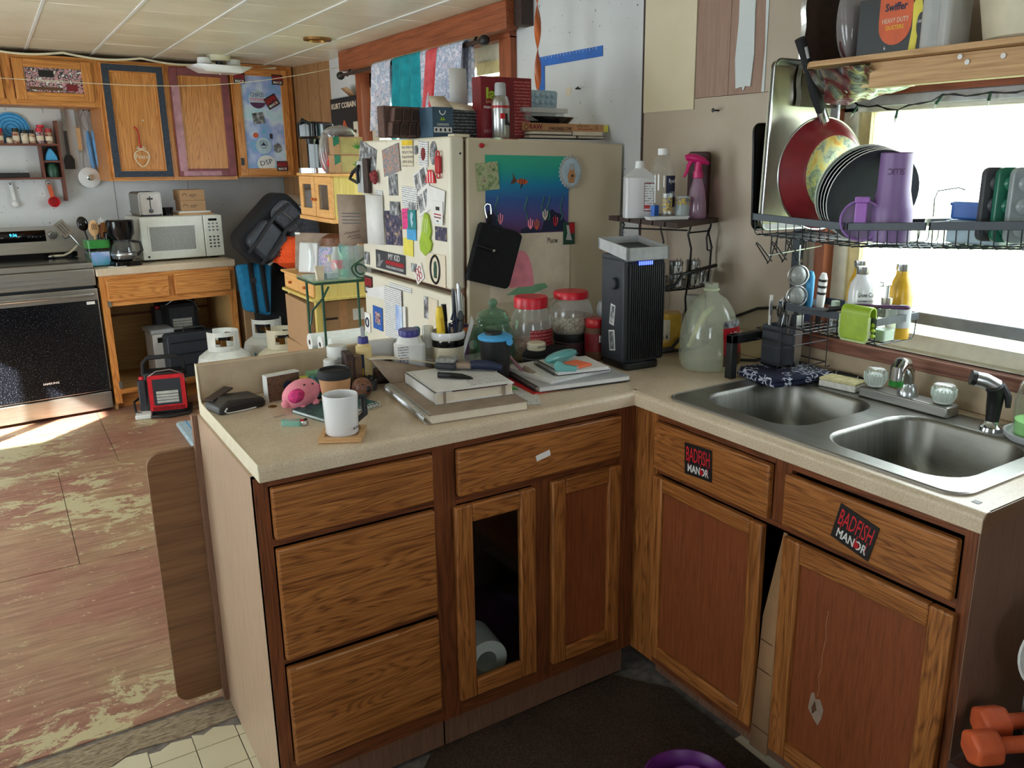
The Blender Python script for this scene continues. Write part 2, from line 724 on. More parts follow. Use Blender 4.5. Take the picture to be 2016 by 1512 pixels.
printed('box_print',[C(60,44,36), C(110,80,56), C(70,54,46)],90,2)
printed('swirl_box',[C(24,60,66), C(40,110,110), C(16,30,40)],40,2)
printed('quilt',[C(120,90,150), C(206,180,214), C(90,140,170), C(220,200,200)],50,2)
printed('leopard',[C(60,36,26), C(130,84,60), C(86,50,36)],90,2)
printed('shot_print',[C(190,196,200), C(60,60,100), C(206,180,70), C(120,60,90)],110,2)
lines_mat('print_page', C(224,224,224), C(110,110,116),130)
lines_mat('print_page_y', C(222,220,218), C(140,138,140),110,1)
lines_mat('print_page_x', C(222,220,218), C(140,138,140),110,0)
lines_mat('print_dark', C(22,28,32), C(120,126,130),110,2,.35)
lines_mat('print_red', C(140,24,34), C(196,120,120),90,2,.4)
lines_mat('cal_grid', C(216,206,180), C(130,120,110),60,2,.7,.5)


def _laminate():
    m = N('laminate')
    v = m.coord(rnd=False)
    a = m.noise(v,220,3,.7)
    b = m.noise(v,9,4)
    c1 = m.ramp(a,[(.3, C(198,176,150)),(.5, C(216,197,172)),(.72, C(228,211,190))])
    c2 = m.ramp(b,[(.3,(.86,.84,.8,1)),(.7,(1,1,1,1))])
    m.base(m.mix(1.0, c1, c2, 'MULTIPLY'),.34)
    m2 = N('splash')
    v = m2.coord(rnd=False)
    b = m2.noise(v,14,5)
    m2.base(m2.ramp(b,[(.3, C(176,154,128)),(.6, C(196,174,146))]),.4)


_laminate()


def _steel():
    for nm, st, c0, c1 in (('steel_x',(1,90,90),(150,148,144),(186,184,180)),('sink_steel',(30,1,1),(128,126,120),(150,149,143))):
        m = N(nm)
        v = m.coord(st, rnd=False)
        f = m.noise(v,6,4,.7)
        g = m.noise(m.coord((1,1,1), rnd=False),6,3)
        m.base(m.ramp(f,[(.3, C(*c0)),(.7, C(*c1))]),.34,1.0)
        rr = m.n('ShaderNodeMapRange')
        m.l(g, rr.inputs[0])
        rr.inputs[3].default_value = .3
        rr.inputs[4].default_value = .5
        m.l(rr.outputs[0], m.b.inputs['Roughness'])
        m.bump(f,.04,.0005)


_steel()


def _carpet():
    m = N('carpet')
    v = m.coord(rnd=False)
    a = m.noise(v,420,2,.8)
    b = m.noise(v,5,3)
    c = m.ramp(a,[(.3, C(40,32,28)),(.5, C(74,60,52)),(.7, C(112,96,84))])
    d = m.ramp(b,[(.3,(.7,.7,.7,1)),(.7,(1,1,1,1))])
    m.base(m.mix(1.0, c, d, 'MULTIPLY'),.98,0,.1)
    m.bump(a,.6,.004)


_carpet()


def _plyfloor():
    """bare underlay ply, worn red paint, scraps of old cream flooring glue"""
    m = N('ply_floor')
    v = m.coord((.7,9,1), rnd=False)
    grain = m.noise(v,6,5,.65)
    vv = m.coord((1,1.6,1), rnd=False)
    red = m.noise(vv,1.5,5,.62)
    scrap = m.noise(m.coord((1,1.5,1), rnd=False),6.5,8,.8,.5)
    big = m.noise(m.coord((1,1,1), rnd=False),1.05,2)
    tan = m.ramp(grain,[(.28, C(136,104,80)),(.55, C(172,138,110)),(.78, C(196,164,134))])
    redc = m.ramp(grain,[(.28, C(128,82,70)),(.55, C(160,110,96)),(.78, C(182,134,118))])
    fac = m.ramp(red,[(.42,(0,0,0,1)),(.58,(.85,.85,.85,1))])
    c = m.mix(fac, tan, redc)
    su = m.n('ShaderNodeMath', operation='MULTIPLY_ADD')
    m.l(big, su.inputs[0])
    su.inputs[1].default_value = .9
    m.l(scrap, su.inputs[2])
    mr = m.n('ShaderNodeMapRange')
    m.l(su.outputs[0], mr.inputs[0])
    mr.inputs[1].default_value = 1.045
    mr.inputs[2].default_value = 1.065
    c = m.mix(mr.outputs[0], c, C(196,184,146))
    # fine pale chips
    ch = m.noise(m.coord((1,2.2,1), rnd=False),26,4,.7)
    mr2 = m.n('ShaderNodeMapRange')
    m.l(ch, mr2.inputs[0])
    mr2.inputs[1].default_value = .645
    mr2.inputs[2].default_value = .67
    c = m.mix(mr2.outputs[0], c, C(206,186,146))
    dk = m.noise(m.coord((1,1,1), rnd=False),60,2)
    mr3 = m.n('ShaderNodeMapRange')
    m.l(dk, mr3.inputs[0])
    mr3.inputs[1].default_value = .73
    mr3.inputs[2].default_value = .78
    c = m.mix(mr3.outputs[0], c, C(84,58,44))
    m.base(c,.42,0,.4)
    m.bump(grain,.15,.001)


_plyfloor()


def _tile():
    m = N('ceiling_tile')
    a = m.noise(m.coord((1,1,1)),3,3)
    b = m.noise(m.coord((1,2.2,1)),42,3,.7)
    c = m.ramp(a,[(.3, C(214,206,184)),(.7, C(232,226,206))])
    mr = m.n('ShaderNodeMapRange')
    m.l(b, mr.inputs[0])
    mr.inputs[1].default_value = .66
    mr.inputs[2].default_value = .74
    m.base(m.mix(mr.outputs[0], c, C(150,132,106)),.35)
    for nm, c0, c1, sp, rg, ink in (('wall_white',(196,198,200),(216,217,218),.70,.6,(90,84,80)),
                                    ('wall_beige',(172,155,136),(190,175,157),.76,.5,(120,100,84)),
                                    ('board_cream',(204,190,158),(220,208,180),.78,.5,(150,130,100)),
                                    ('lino',(206,196,166),(224,216,190),.72,.35,(96,86,70)),
                                    ('torn_paper',(196,204,206),(222,224,222),.72,.7,(120,110,104)),
                                    ('fridge_skin',(196,182,156),(214,202,176),.75,.34,(120,86,60)),
                                    ('fridge_door',(222,214,194),(236,230,214),.73,.3,(150,130,104))):
        m = N(nm)
        a = m.noise(m.coord((1,1,1), rnd=False),2.4,4)
        b = m.noise(m.coord((1,1,1), rnd=False),55,2)
        mr = m.n('ShaderNodeMapRange')
        m.l(b, mr.inputs[0])
        mr.inputs[1].default_value = sp
        mr.inputs[2].default_value = sp + .04
        m.base(m.mix(mr.outputs[0], m.ramp(a,[(.3, C(*c0)),(.7, C(*c1))]), C(*ink)), rg)


_tile()


def _grit():
    m = N('grip_tape')
    a = m.noise(m.coord((1,1,1), rnd=False),240,2,.8)
    m.base(m.ramp(a,[(.35, C(26,32,44)),(.65, C(70,80,98))]),.8)
    m = N('cracked_board')
    a = m.noise(m.coord((1,3,1), rnd=False),40,4,.7)
    m.base(m.ramp(a,[(.3, C(88,74,58)),(.5, C(150,132,108)),(.7, C(176,160,136))]),.9)
    m.bump(a,.4)
    m = N('sea_paint')
    tc = m.n('ShaderNodeTexCoord')
    sp = m.n('ShaderNodeSeparateXYZ')
    m.l(tc.outputs['Object'], sp.inputs[0])
    nz = m.noise(m.coord((1,1,5), rnd=False),16,3)
    ad = m.n('ShaderNodeMath', operation='MULTIPLY_ADD')
    m.l(nz, ad.inputs[0])
    ad.inputs[1].default_value = .10
    mr = m.n('ShaderNodeMapRange')
    m.l(sp.outputs[2], mr.inputs[0])
    mr.inputs[1].default_value = -.135
    mr.inputs[2].default_value = .135
    m.l(mr.outputs[0], ad.inputs[2])
    m.base(m.ramp(ad.outputs[0],[(.06, C(96,50,92)),(.28, C(84,74,138)),(.50, C(48,92,160)),(.68, C(20,132,178)),(.84, C(30,160,150)),(1.0, C(50,170,140))]),.7)
    m = N('sunburst_pan')
    a = m.noise(m.coord((1,1,1), rnd=False),22,5,.7,1.0)
    m.base(m.ramp(a,[(.3, C(60,62,54)),(.46, C(150,160,140)),(.56, C(206,190,120)),(.68, C(196,140,50)),(.8, C(220,214,180))]),.4,.5)
    m = N('towel')
    v = m.coord((1,1,1), rnd=False)
    vo = m.n('ShaderNodeTexVoronoi')
    vo.feature = 'DISTANCE_TO_EDGE'
    vo.inputs['Scale'].default_value = 55
    m.l(v, vo.inputs['Vector'])
    e = m.n('ShaderNodeMath', operation='LESS_THAN')
    m.l(vo.outputs['Distance'], e.inputs[0])
    e.inputs[1].default_value = .09
    bl = m.noise(v,17,1)
    g = m.n('ShaderNodeMath', operation='GREATER_THAN')
    m.l(bl, g.inputs[0])
    g.inputs[1].default_value = .49
    mu = m.n('ShaderNodeMath', operation='MULTIPLY')
    m.l(e.outputs[0], mu.inputs[0])
    m.l(g.outputs[0], mu.inputs[1])
    m.base(m.mix(mu.outputs[0], C(24,30,58), C(196,200,216)),.95)
    m = N('grass')
    a = m.noise(m.coord((1,1,1), rnd=False),3,5)
    m.base(m.ramp(a,[(.3, C(96,112,84)),(.7, C(150,164,128))]),.9)
    m = N('leaves')
    a = m.noise(m.coord((1,1,1)),4,3)
    m.base(m.ramp(a,[(.3, C(30,66,34)),(.7, C(70,116,62))]),.8)
    m = N('oven_glass')
    a = m.noise(m.coord((1,1,1), rnd=False),170,2,.8)
    mr = m.n('ShaderNodeMapRange')
    m.l(a, mr.inputs[0])
    mr.inputs[1].default_value = .60
    mr.inputs[2].default_value = .72
    m.base(m.mix(mr.outputs[0], C(10,12,18), C(120,126,140)),.18)


_grit()
# ================================================================ the room
H = 2.2
floor = ST('floor', M().box(-3.3,-3.3,-.06,1.0,5.2,-.006), 'dust')
# underlay plywood in sheets with open seams
_ys = [.62,1.80,3.0,4.2,5.0]
_xs = [[-3.2,-2.2,-1.0,.6],[-3.2,-2.5,-1.31,-.1,.6],[-3.2,-2.1,-1.03,.1,.6],[-3.2,-2.4,-1.3,-.1,.7]]
for j in range(4):
    for i in range(len(_xs[j])-1):
        ST('plywood_sheet', M().box(_xs[j][i] + .0015, _ys[j] + .002,-.014, _xs[j][i + 1] - .0015, _ys[j + 1] - .002, random.uniform(-.0015,0)), 'ply_floor', floor)
# cracked strip where the old flooring was torn away, then the vinyl squares
ST('threshold_strip', M().prism([(-3.2,.60),(-3.2,.40)] + [(-3.2+.12*i,.455+random.uniform(-.03,.03)+(.05 if i > 15 else 0)) for i in range(1,19)] + [(-.96,.50),(-.96,.605)],-.012,-.003), 'cracked_board', floor)
for i in range(-1,8):
    for j in range(7):
        x0, y1 = -1.04-.11*i,.415-.11*j
        if x0 > -.8 and j > 3:
            continue
        ST('vinyl_tile', M().box(x0-.1075, y1-.1075,-.008, x0, y1,-.001), 'lino', floor, bevel=.001, seg=1)
for i in range(-1,8):
    x0 = -1.04-.11*i
    a, b = .48+random.uniform(-.02,.02),.48+random.uniform(-.02,.02)
    ST('vinyl_tile', M().prism([(x0-.1075,.4175),(x0,.4175),(x0, a),(x0-.05,(a + b)/2+.012),(x0-.08,(a + b)/2-.006),(x0-.1075, b)],-.008,-.001), 'lino', floor)
ST('vinyl_sheet', M().box(-3.2,-3.2,-.008,.6,-.36,-.002), 'lino', floor)
_cp = M().prism([(-.62,.06),(-.78,-.1),(-.95,-.5),(-.95,-2.2),(.55,-2.2),(.55,-1.0),(.06,-1.0),(.08,-.1),(-.02,.045),(-.2,.05)],-.004,.006)
S('carpet', 'dark brown speckled carpet lying in front of the sink cabinets', 'carpet', _cp, 'carpet')

ceil = ST('ceiling', M().box(-3.3,-3.3, H,1.0,5.2, H + .08), 'dust')
_tile_me = None
for i in range(-8,5):
    for j in range(-9,7):
        x0, y0 = -1.10+.353*i,1.79+.42*j
        if x0+.353 > .68 or x0 < -3.25 or y0 < -2.2:
            continue
        if _tile_me is None:
            t = ST('ceiling_tile', M().box(-.1745,-.2085,-.012,.1745,.2085,0), 'ceiling_tile', ceil, bevel=.003, seg=1, loc=(x0+.1765, y0+.21, H))
            _tile_me = t.data
        else:
            t = O('ceiling_tile', _tile_me, None, ceil, bevel=.003, seg=1, loc=(x0+.1765, y0+.21, H + random.uniform(-.001,.001)))
# pale battens over the seams that run away from the window side
for i in range(0,6):
    x0 = -1.10+.353*i
    if x0 < .5:
        ST('batten', M().box(x0-.006,-2, H - .016, x0+.006,4.6, H - .009), 'white', ceil)
_rg = M().lathe([(.075,0),(.075,-.012),(.055,-.016),(.05,-.004)],24,(.21,3.03, H - .012))
ST('ceiling_ring', _rg, 'brass', ceil)

# ---- window side wall with two openings
W = .60
w1 = (-1.16,-.13,1.03,1.70)   # y0 y1 z0 z1
w2 = (1.68,3.36,1.16,2.06)
wr = M()
for a in ((-3.3, w1[0],0, H),(w1[0], w1[1],0, w1[2]),(w1[0], w1[1], w1[3], H),(w1[1], w2[0],0, H),(w2[0], w2[1],0, w2[2]),(w2[0], w2[1], w2[3], H),(w2[1],5.1,0, H)):
    wr.box(W + .012, a[0], a[2], W + .10, a[1], a[3])
wall_r = ST('wall_right', wr, 'wall_beige')


def wpanel(y0, y1, z0, z1, mat, x=W, th=.012, nm='wall_panel'):
    return ST(nm, M().box(x, y0, z0, x + th, y1, z1), mat, wall_r)


wpanel(.722,1.56,.0, H, 'wall_white')
wpanel(1.56,1.68,0, H, 'wall_white')
wpanel(3.36,3.98,0, H, 'wall_white')
wpanel(1.68,3.36,0,1.16, 'wall_white')
wpanel(.446,.706,1.70, H, 'board_cream', W - .004,.016)
wpanel(.295,.444,1.735, H, 'pink_board')
wpanel(.150,.293,1.735, H, 'pink_board')
wpanel(-.12,.146,1.735, H, 'wall_beige')
wpanel(-.128,.706,.0,1.70, 'wall_beige')
wpanel(-.128,.444,1.70,1.733, 'wall_beige')
wpanel(-1.16,-.12,0,1.03, 'wall_beige')
wpanel(-1.16,-.12,1.735, H, 'wall_beige')
_tp = [(.262, H),(.258,1.95),(.266,1.84),(.258,1.752),(.232,1.756),(.226,1.742),(.218,1.757),(.196,1.755),(.188,1.85),(.193,1.97),(.187, H)]
ST('torn_strip', M().prism(_tp, W - .004, W + .002, 'x'), 'torn_paper', wall_r)
ST('torn_strip', M().prism([(.158, H),(.152,1.98),(.146,1.86),(.151,1.735),(.140,1.735),(.140, H)], W - .003, W + .002, 'x'), 'torn_paper', wall_r)
ST('wall_seam', M().box(W + .002,.706,0, W + .012,.722, H), 'dark_brown', wall_r)
# dark panelling fills the far corner at a slight angle
_pn = M()
for k in range(5):
    a, b = k / 5,(k + 1)/5
    p0 = (.60-.13*a,3.97+.82*a)
    p1 = (.60-.13*(b - .012),3.97+.82*(b - .012))
    ST('panel_board', M().prism([p0, p1,(p1[0] + .05, p1[1]),(p0[0] + .05, p0[1])],0, H), 'panelling', wall_r)

wb = M().box(-2.9,.64,0,1.3,.74, H)
wall_b = ST('wall_back', wb, 'wall_white')
wall_b.location = BW(0,0,0)
wall_b.rotation_euler = (0,0, R(RB))
for a in (-.2,.28):
    ST('wall_seam', M().box(a,.638,0, a + .003,.641, H), 'grey', wall_b)
wl = M()
for a in ((-3.3,-1.1,0, H),(-1.1,-.8,0, H),(-.8,.2,0,.87),(-.8,.2,1.97, H),(.2,1.62,0, H),(1.62,3.02,1.915, H),(3.02,5.1,0, H)):  # the nearer opening is unseen, added to brighten the near units
    wl.box(-3.3, a[0], a[2],-3.2, a[1], a[3])
wl.box(-3.3,1.62,0,-3.2,3.02,.02)
ST('wall_left', wl, 'wall_white')
wf = M()
for a in ((-3.3,-1.85,0, H),(-1.85,-1.15,0,1.05),(-1.85,-1.15,1.95, H),(-1.15,.7,0, H)):  # unseen opening in this wall is added to light the cabinet fronts
    wf.box(a[0],-3.3, a[2], a[1],-3.2, a[3])
ST('wall_front', wf, 'wall_white')

# unseen slab added outside to keep the sun off the other openings
ST('sun_blocker', M().box(-6.2,-6.2,2.28,-3.32,.75,2.36).box(-3.32,-6.2,2.28,.8,-3.32,2.36), 'wall_white')
# sliding door on the left that lets the sun reach the stove
door = ST('door_1', M().box(-3.27,1.62,.02,-3.23,1.66,1.915).box(-3.27,2.03,.02,-3.23,2.12,1.915).box(-3.27,2.98,.02,-3.23,3.02,1.915).box(-3.27,1.62,.02,-3.23,3.02,.07).box(-3.27,1.62,1.88,-3.23,3.02,1.915), 'white')
ST('pane', M().box(-3.252,1.66,.07,-3.248,2.03,1.88), 'pane', door)
ST('pane', M().box(-3.252,2.12,.07,-3.248,2.98,1.88), 'pane', door)

# ---- sink window
win1 = ST('window_1', M().box(W + .03, w1[0], w1[2] + .0, W + .075, w1[1], w1[2] + .045).box(W + .03, w1[0], w1[3] - .04, W + .075, w1[1], w1[3]).box(W + .03, w1[1] - .05, w1[2], W + .075, w1[1], w1[3]).box(W + .03, w1[0], w1[2], W + .075, w1[0] + .05, w1[3]), 'vinyl_frame', bevel=.003)
ST('inner_frame', M().box(W + .04, w1[1] - .085, w1[2] + .045, W + .07, w1[1] - .05, w1[3] - .04), 'wood_trim_pale', win1)
ST('sash_rail', M().box(W + .035, w1[0] + .05,1.102, W + .06, w1[1] - .085,1.135), 'grey', win1, bevel=.004)
ST('sash_stop', M().box(W + .035,-.80,1.09, W + .055,-.77,1.102), 'grey', win1)
ST('pane', M().box(W + .052, w1[0] + .05,1.12, W + .055, w1[1] - .085, w1[3] - .04), 'pane', win1)
ST('jamb', M().box(W - .012, w1[1] - .004,.995, W + .04, w1[1] + .03,1.735), 'redwood_z', win1)
ST('window_sill', M().box(W - .035, w1[0] - .05,.993, W + .02,-.085,1.028), 'sill_y', win1, bevel=.003)
ST('inner_sill', M().box(W + .0, w1[0],1.02, W + .1, w1[1],1.034), 'vinyl_frame', win1)
ST('window_head', M().box(W - .016, w1[0],1.70, W + .03, w1[1] + .03,1.742), 'redwood_y', win1, bevel=.002)
ST('blind_rail', M().box(W + .0, w1[0],1.672, W + .035, w1[1] - .01,1.70), 'light_grey', win1, bevel=.003)

# ---- window beyond the fridge
win2 = ST('window_2', M().box(W + .03, w2[0], w2[2], W + .08, w2[1], w2[2] + .05).box(W + .03, w2[0],1.97, W + .08, w2[1], w2[3]).box(W + .03, w2[0], w2[2], W + .08, w2[0] + .05, w2[3]).box(W + .03, w2[1] - .11, w2[2], W + .08, w2[1], w2[3]), 'vinyl_frame', bevel=.003)
for z in (1.93,1.86):
    ST('blind_slat', M().box(W + .02, w2[0] + .03, z, W + .03,1.98, z + .055), 'wood_trim_pale', win2)
ST('pane', M().box(W + .055, w2[0] + .05, w2[2] + .05, W + .058, w2[1] - .1,1.97), 'pane', win2)
ST('jamb', M().box(W - .03, w2[1] - .005,1.1, W + .03, w2[1] + .075,2.06), 'redwood_z', win2)
ST('jamb', M().box(W - .03, w2[0] - .1,1.1, W + .03, w2[0] + .0,2.06), 'redwood_z', win2)
ST('window_head', M().box(W - .035, w2[0] - .10,2.055, W + .02, w2[1] + .12,2.105), 'redwood_y', win2)
ST('header_beam', M().box(W - .10,1.50,2.075, W - .04, w2[1] + .16,2.188), 'redwood_y', win2, bevel=.004)
ST('header_end', M().box(W - .06,1.44,2.085, W + .0,1.50,2.19), 'dark_brown', win2)

# ---- the yard
S('ground', 'sunlit grassy yard outside the windows', 'ground', M().box(1.4,-30,-.9,40,40,-.6), 'grass')
for o in col.objects:
    if o.name == 'ground':
        o['kind'] = 'structure'


def bush(x, y, z, r, h, lab):
    m = M()
    rr = random.Random(int(x * 100+y * 10))
    for k in range(150):
        a, e = rr.uniform(0,2*PI), rr.uniform(-.9,1)
        q = rr.uniform(.55,1)
        c = Vector((x + r * q * math.cos(a)*math.sqrt(1-e * e), y + r * q * math.sin(a)*math.sqrt(1-e * e), z + h * (.5+.5*e * q)))
        u = Vector((rr.uniform(-1,1), rr.uniform(-1,1), rr.uniform(-1,1))).normalized()*r * .16
        w = u.orthogonal().normalized()*r * .09
        m.add([c - u, c + w, c + u, c - w],[(0,1,2,3)])
    t = T('bush', lab, 'bush',(x, y,-.6), group='shrubs outside the window')
    m.mark()
    m.v = [(a - x, b - y, c + .6) for a, b, c in m.v]
    O('foliage', m, 'leaves', t, flat=True)
    O('stem', M().tube([(0,0,0),(.02,0,(z + .6+h * .3)*.6),(0,.02, z + .6+h * .4)],.05,6), 'brown', t)


bush(9.0,1.6,.4,1.5,3.0, 'leafy bush growing in the yard beyond the sink window')
bush(10.5,-.6,.6,1.3,2.4, 'round leafy bush in the yard beside the taller one')
bush(6.0,8.0,-.2,1.5,3.6, 'tall green bush seen through the window beyond the fridge')

# ================================================================ kitchen base units
FY = .03          # face of the peninsula units
PH = .876


def drawer_front(p, x0, x1, z0, z1, y, mat='oak_x'):
    o = O('drawer', M().box(x0, y - .02, z0, x1, y, z1), mat, p, bevel=.005, seg=3)
    return o


def frame_door(p, x0, x1, z0, z1, y, fill='panel', rail=.046, mz='oak_z', mx='oak_x', fm='door_panel', stile=None):
    st = stile or rail
    d = O('door', M().box(x0, y - .02, z0, x0+st, y, z1), mz, p, bevel=.004)
    O('stile', M().box(x1-st, y - .02, z0, x1, y, z1), mz, d, bevel=.004)
    O('rail', M().box(x0+st, y - .02, z0, x1-st, y, z0+rail), mx, d, bevel=.004)
    O('rail', M().box(x0+st, y - .02, z1-rail, x1-st, y, z1), mx, d, bevel=.004)
    if fill == 'panel':
        O('panel', M().box(x0+st - .002, y - .009, z0+rail - .002, x1-st + .002, y - .003, z1-rail + .002), fm, d)
    elif fill == 'glass':
        O('pane', M().box(x0+st - .002, y - .010, z0+rail - .002, x1-st + .002, y - .007, z1-rail + .002), 'pane', d)
    return d


def carcass(p, x0, x1, y0, y1, left='veneer', toe=.10, tk=.022):
    t = .016
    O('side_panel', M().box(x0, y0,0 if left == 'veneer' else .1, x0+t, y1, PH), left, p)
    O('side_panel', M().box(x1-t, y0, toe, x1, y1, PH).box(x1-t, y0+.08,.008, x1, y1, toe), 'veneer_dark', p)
    for x in (x0+t, x1-t - .002):
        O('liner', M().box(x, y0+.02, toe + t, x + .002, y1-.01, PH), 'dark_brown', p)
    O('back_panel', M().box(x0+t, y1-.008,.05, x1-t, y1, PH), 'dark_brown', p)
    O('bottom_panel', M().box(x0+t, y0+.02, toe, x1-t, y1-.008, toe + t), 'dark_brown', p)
    O('toe_board', M().box(x0+(t if left == 'veneer' else -.02), y0+tk,.008, x1-t, y0+tk + .015, toe), 'veneer_dark', p)


# drawer unit
X0 = -1.022
t = T('drawer_cabinet', 'oak base cabinet with three stacked drawer fronts at the open counter end', 'cabinet',(X0, FY,0))
carcass(t,0,.45,.0,.56)
for a in ((0,.03),(.418,.45)):
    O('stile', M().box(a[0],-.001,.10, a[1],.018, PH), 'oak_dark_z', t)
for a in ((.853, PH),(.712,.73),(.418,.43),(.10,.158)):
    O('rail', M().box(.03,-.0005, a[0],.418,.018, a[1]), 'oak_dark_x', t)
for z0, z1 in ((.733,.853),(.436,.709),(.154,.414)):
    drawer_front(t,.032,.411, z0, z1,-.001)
# torn veneer along the lowest drawer
O('worn_edge', M().box(.05,-.0212,.4085,.30,-.0206,.4125), 'cup_paper', t)

# two-door unit
X1 = X0+.45
t = T('base_cabinet', 'oak base cabinet with a glass door and a panelled door in the corner', 'cabinet',(X1, FY,0))
w = .03+.0-X1
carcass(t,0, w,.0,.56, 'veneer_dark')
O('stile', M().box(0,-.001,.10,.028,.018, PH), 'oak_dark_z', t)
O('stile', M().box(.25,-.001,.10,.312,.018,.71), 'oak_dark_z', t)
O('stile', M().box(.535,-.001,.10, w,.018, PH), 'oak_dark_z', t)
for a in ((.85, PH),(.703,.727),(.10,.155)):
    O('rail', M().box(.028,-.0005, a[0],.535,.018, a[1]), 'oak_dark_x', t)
d = drawer_front(t,.028,.537,.728,.850,-.001)
O('label_scrap', M().cb((.275,-.0215,.787),(.044,.001,.016),(0,-12,0)), 'paper', d)
frame_door(t,.016,.252,.152,.701,-.001, 'glass',.048)
frame_door(t,.305,.539,.152,.704,-.001, 'panel',.044)
O('shelf', M().box(.016,.12,.585, w - .02,.54,.603), 'oak_dark_x', t)

S('kitchen_roll', 'big white paper roll lying behind the glass cabinet door', 'roll', M().lathe([(.03,0),(.062,0),(.062,.12),(.03,.12),(.03,0)],28).xf(Matrix.Rotation(R(90),4, 'X')), 'white',(-.420,.215,.180), rz=-6)
for i,(x, z, hh, mt, lb) in enumerate(((-.47,.604,.05, 'dark_grey', 'dark jar on the shelf behind the glass door'),(-.42,.603,.06, 'maroon', 'dark red tub on the shelf behind the glass door'))):
    S('pantry_jar', lb, 'jar', M().lathe([(0,0),(.035,0),(.036, hh * .8),(.03, hh * .85),(.031, hh),(0, hh)],16), mt,(x,.25+.09*i, z))

# sink unit, front towards -x
t = T('sink_cabinet', 'oak sink base cabinet with two false drawers and two panelled doors', 'cabinet',(FY, FY,0), rz=-90)
L = FY + .965
o = lambda a: a + FY
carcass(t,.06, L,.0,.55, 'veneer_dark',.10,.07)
O('end_panel', M().box(L - .001,.0,.008, L + .003,.55, PH), 'veneer_dark', t)
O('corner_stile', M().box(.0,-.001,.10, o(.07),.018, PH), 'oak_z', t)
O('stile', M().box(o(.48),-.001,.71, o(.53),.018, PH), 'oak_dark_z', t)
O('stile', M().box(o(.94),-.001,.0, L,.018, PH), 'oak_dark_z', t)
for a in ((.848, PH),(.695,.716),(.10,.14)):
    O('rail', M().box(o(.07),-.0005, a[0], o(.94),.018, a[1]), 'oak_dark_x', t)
drawer_front(t, o(.073), o(.481),.712,.848,-.001)
drawer_front(t, o(.525), o(.938),.714,.842,-.001)
d = frame_door(t, o(.072), o(.470),.135,.692,-.001, 'panel',.04)
d = frame_door(t, o(.532), o(.948),.118,.690,-.001, 'panel',.05)
_cr = M()
_pp = [(.665,.56),(.662,.52),(.666,.49),(.660,.45),(.661,.41),(.654,.385),(.659,.36),(.657,.335)]
_cr.tube([(o(a - .0),-.0095, b) for a, b in _pp],.0011,4)
O('crack', _cr, 'cup_paper', d)
_hp = [(.640,.335),(.648,.34),(.652,.325),(.664,.332),(.676,.31),(.672,.285),(.664,.262),(.652,.272),(.634,.292)]
O('hole', M().prism([(o(a), b) for a, b in _hp],-.0108,-.009, 'y'), 'taupe', d)
O('splinter', M().prism([(o(.652),.32),(o(.658),.30),(o(.648),.285),(o(.645),.30)],-.013,-.0108, 'y'), 'brown', d)
# folded carton jammed between the two doors
t = T('cardboard_strip', 'folded grey-brown carton stuck between the sink cabinet doors', 'cardboard',(.012,-.475,.09))
_cd = M().add([(0,0,0),(.0,-.055,.0),(.018,-.055,.60),(.018,-.045,.60),(.018,0,.36),(.012,0,0),(.014,-.055,.0)],[(0,1,2,3,4)])
O('sheet', _cd, 'cardboard', t, solid=.003)
for z in (.06,.22,.30):
    O('fold', M().box(-.002+z * .035,-.056, z,-.0005+z * .035,-.002, z + .002), 'brown', t)

# plywood table leaf behind the open end
t = T('table_leaf', 'rounded plywood table leaf standing behind the open cabinet end', 'table leaf',(-1.08,.625,.0))
O('board', M().prism(rrect(-.075,.02,.10,.775,.035,5),0,.018, 'y'), 'leaf_ply', t)
O('trim_board', M().box(.045,-.028,.0,.075,-.003,.872), 'veneer_dark', t)

# ================================================================ worktops
def nosing(length, zt=.914, zb=.876, d=.024, r=.014):
    pr = [(d, zb),(0, zb)] + [(r - r * math.cos(R(a)), zt - r + r * math.sin(R(a))) for a in range(0,91,15)] + [(d, zt)]
    m = M()
    n = len(pr)
    m.add([(0, y, z) for y, z in pr] + [(length, y, z) for y, z in pr],[tuple(range(n))[::-1], tuple(range(n,2*n))] + [(i, n + i, n + (i + 1) % n,(i + 1) % n) for i in range(n)])
    return m


LP = 1.013
t = T('peninsula_worktop', 'beige speckled laminate worktop of the peninsula with upstand', 'worktop',(-LP,0,.876))
O('slab', M().prism([(0,.024),(LP + .024,.024),(LP + .57,.57),(LP + .57,.592),(0,.592)],.004,.038), 'laminate', t)
O('nosing', nosing(LP + .022,.038,.0), 'laminate', t)
O('upstand', M().box(0,.571,.038, LP + .3,.592,.14), 'splash', t, bevel=.004)
O('end_strip', M().prism([(0,0),(.592,0),(.592,.14),(.571,.14),(.566,.05),(.55,.039),(.004,.039)],-.002,.0, 'x'), 'cream', t)
t = T('sink_worktop', 'beige laminate worktop around the steel sink with raw sawn end', 'worktop',(0,0,.876))
m = M().prism([(.024,.024),(.598,.598),(.598,-.10),(.024,-.10)],.004,.038)
m.box(.024,-.98,.004,.06,-.10,.038).box(.51,-.98,.004,.6,-.10,.038).box(.06,-.98,.004,.51,-.90,.038)
O('slab', m, 'laminate', t)
m = nosing(.9826+.024,.038,.0)
m.mark()
m.k = 0
m.xf(Matrix.Translation((0,.024,0)) @ Matrix.Rotation(R(-90),4, 'Z'))
O('nosing', m, 'laminate', t)
O('raw_edge', M().prism([(.002,.0),(.004,.024),(.014,.0365),(.6,.0365),(.6,.006),(.03,.006),(.028,0)],-.9835,-.982, 'y'), 'leaf_ply', t)
O('upstand', M().box(.582,-.98,.038,.6,.57,.118), 'splash', t, bevel=.003)
O('chip_tape', M().cb((.045,-.945,.0385),(.014,.014,.0006)), 'grey', t)

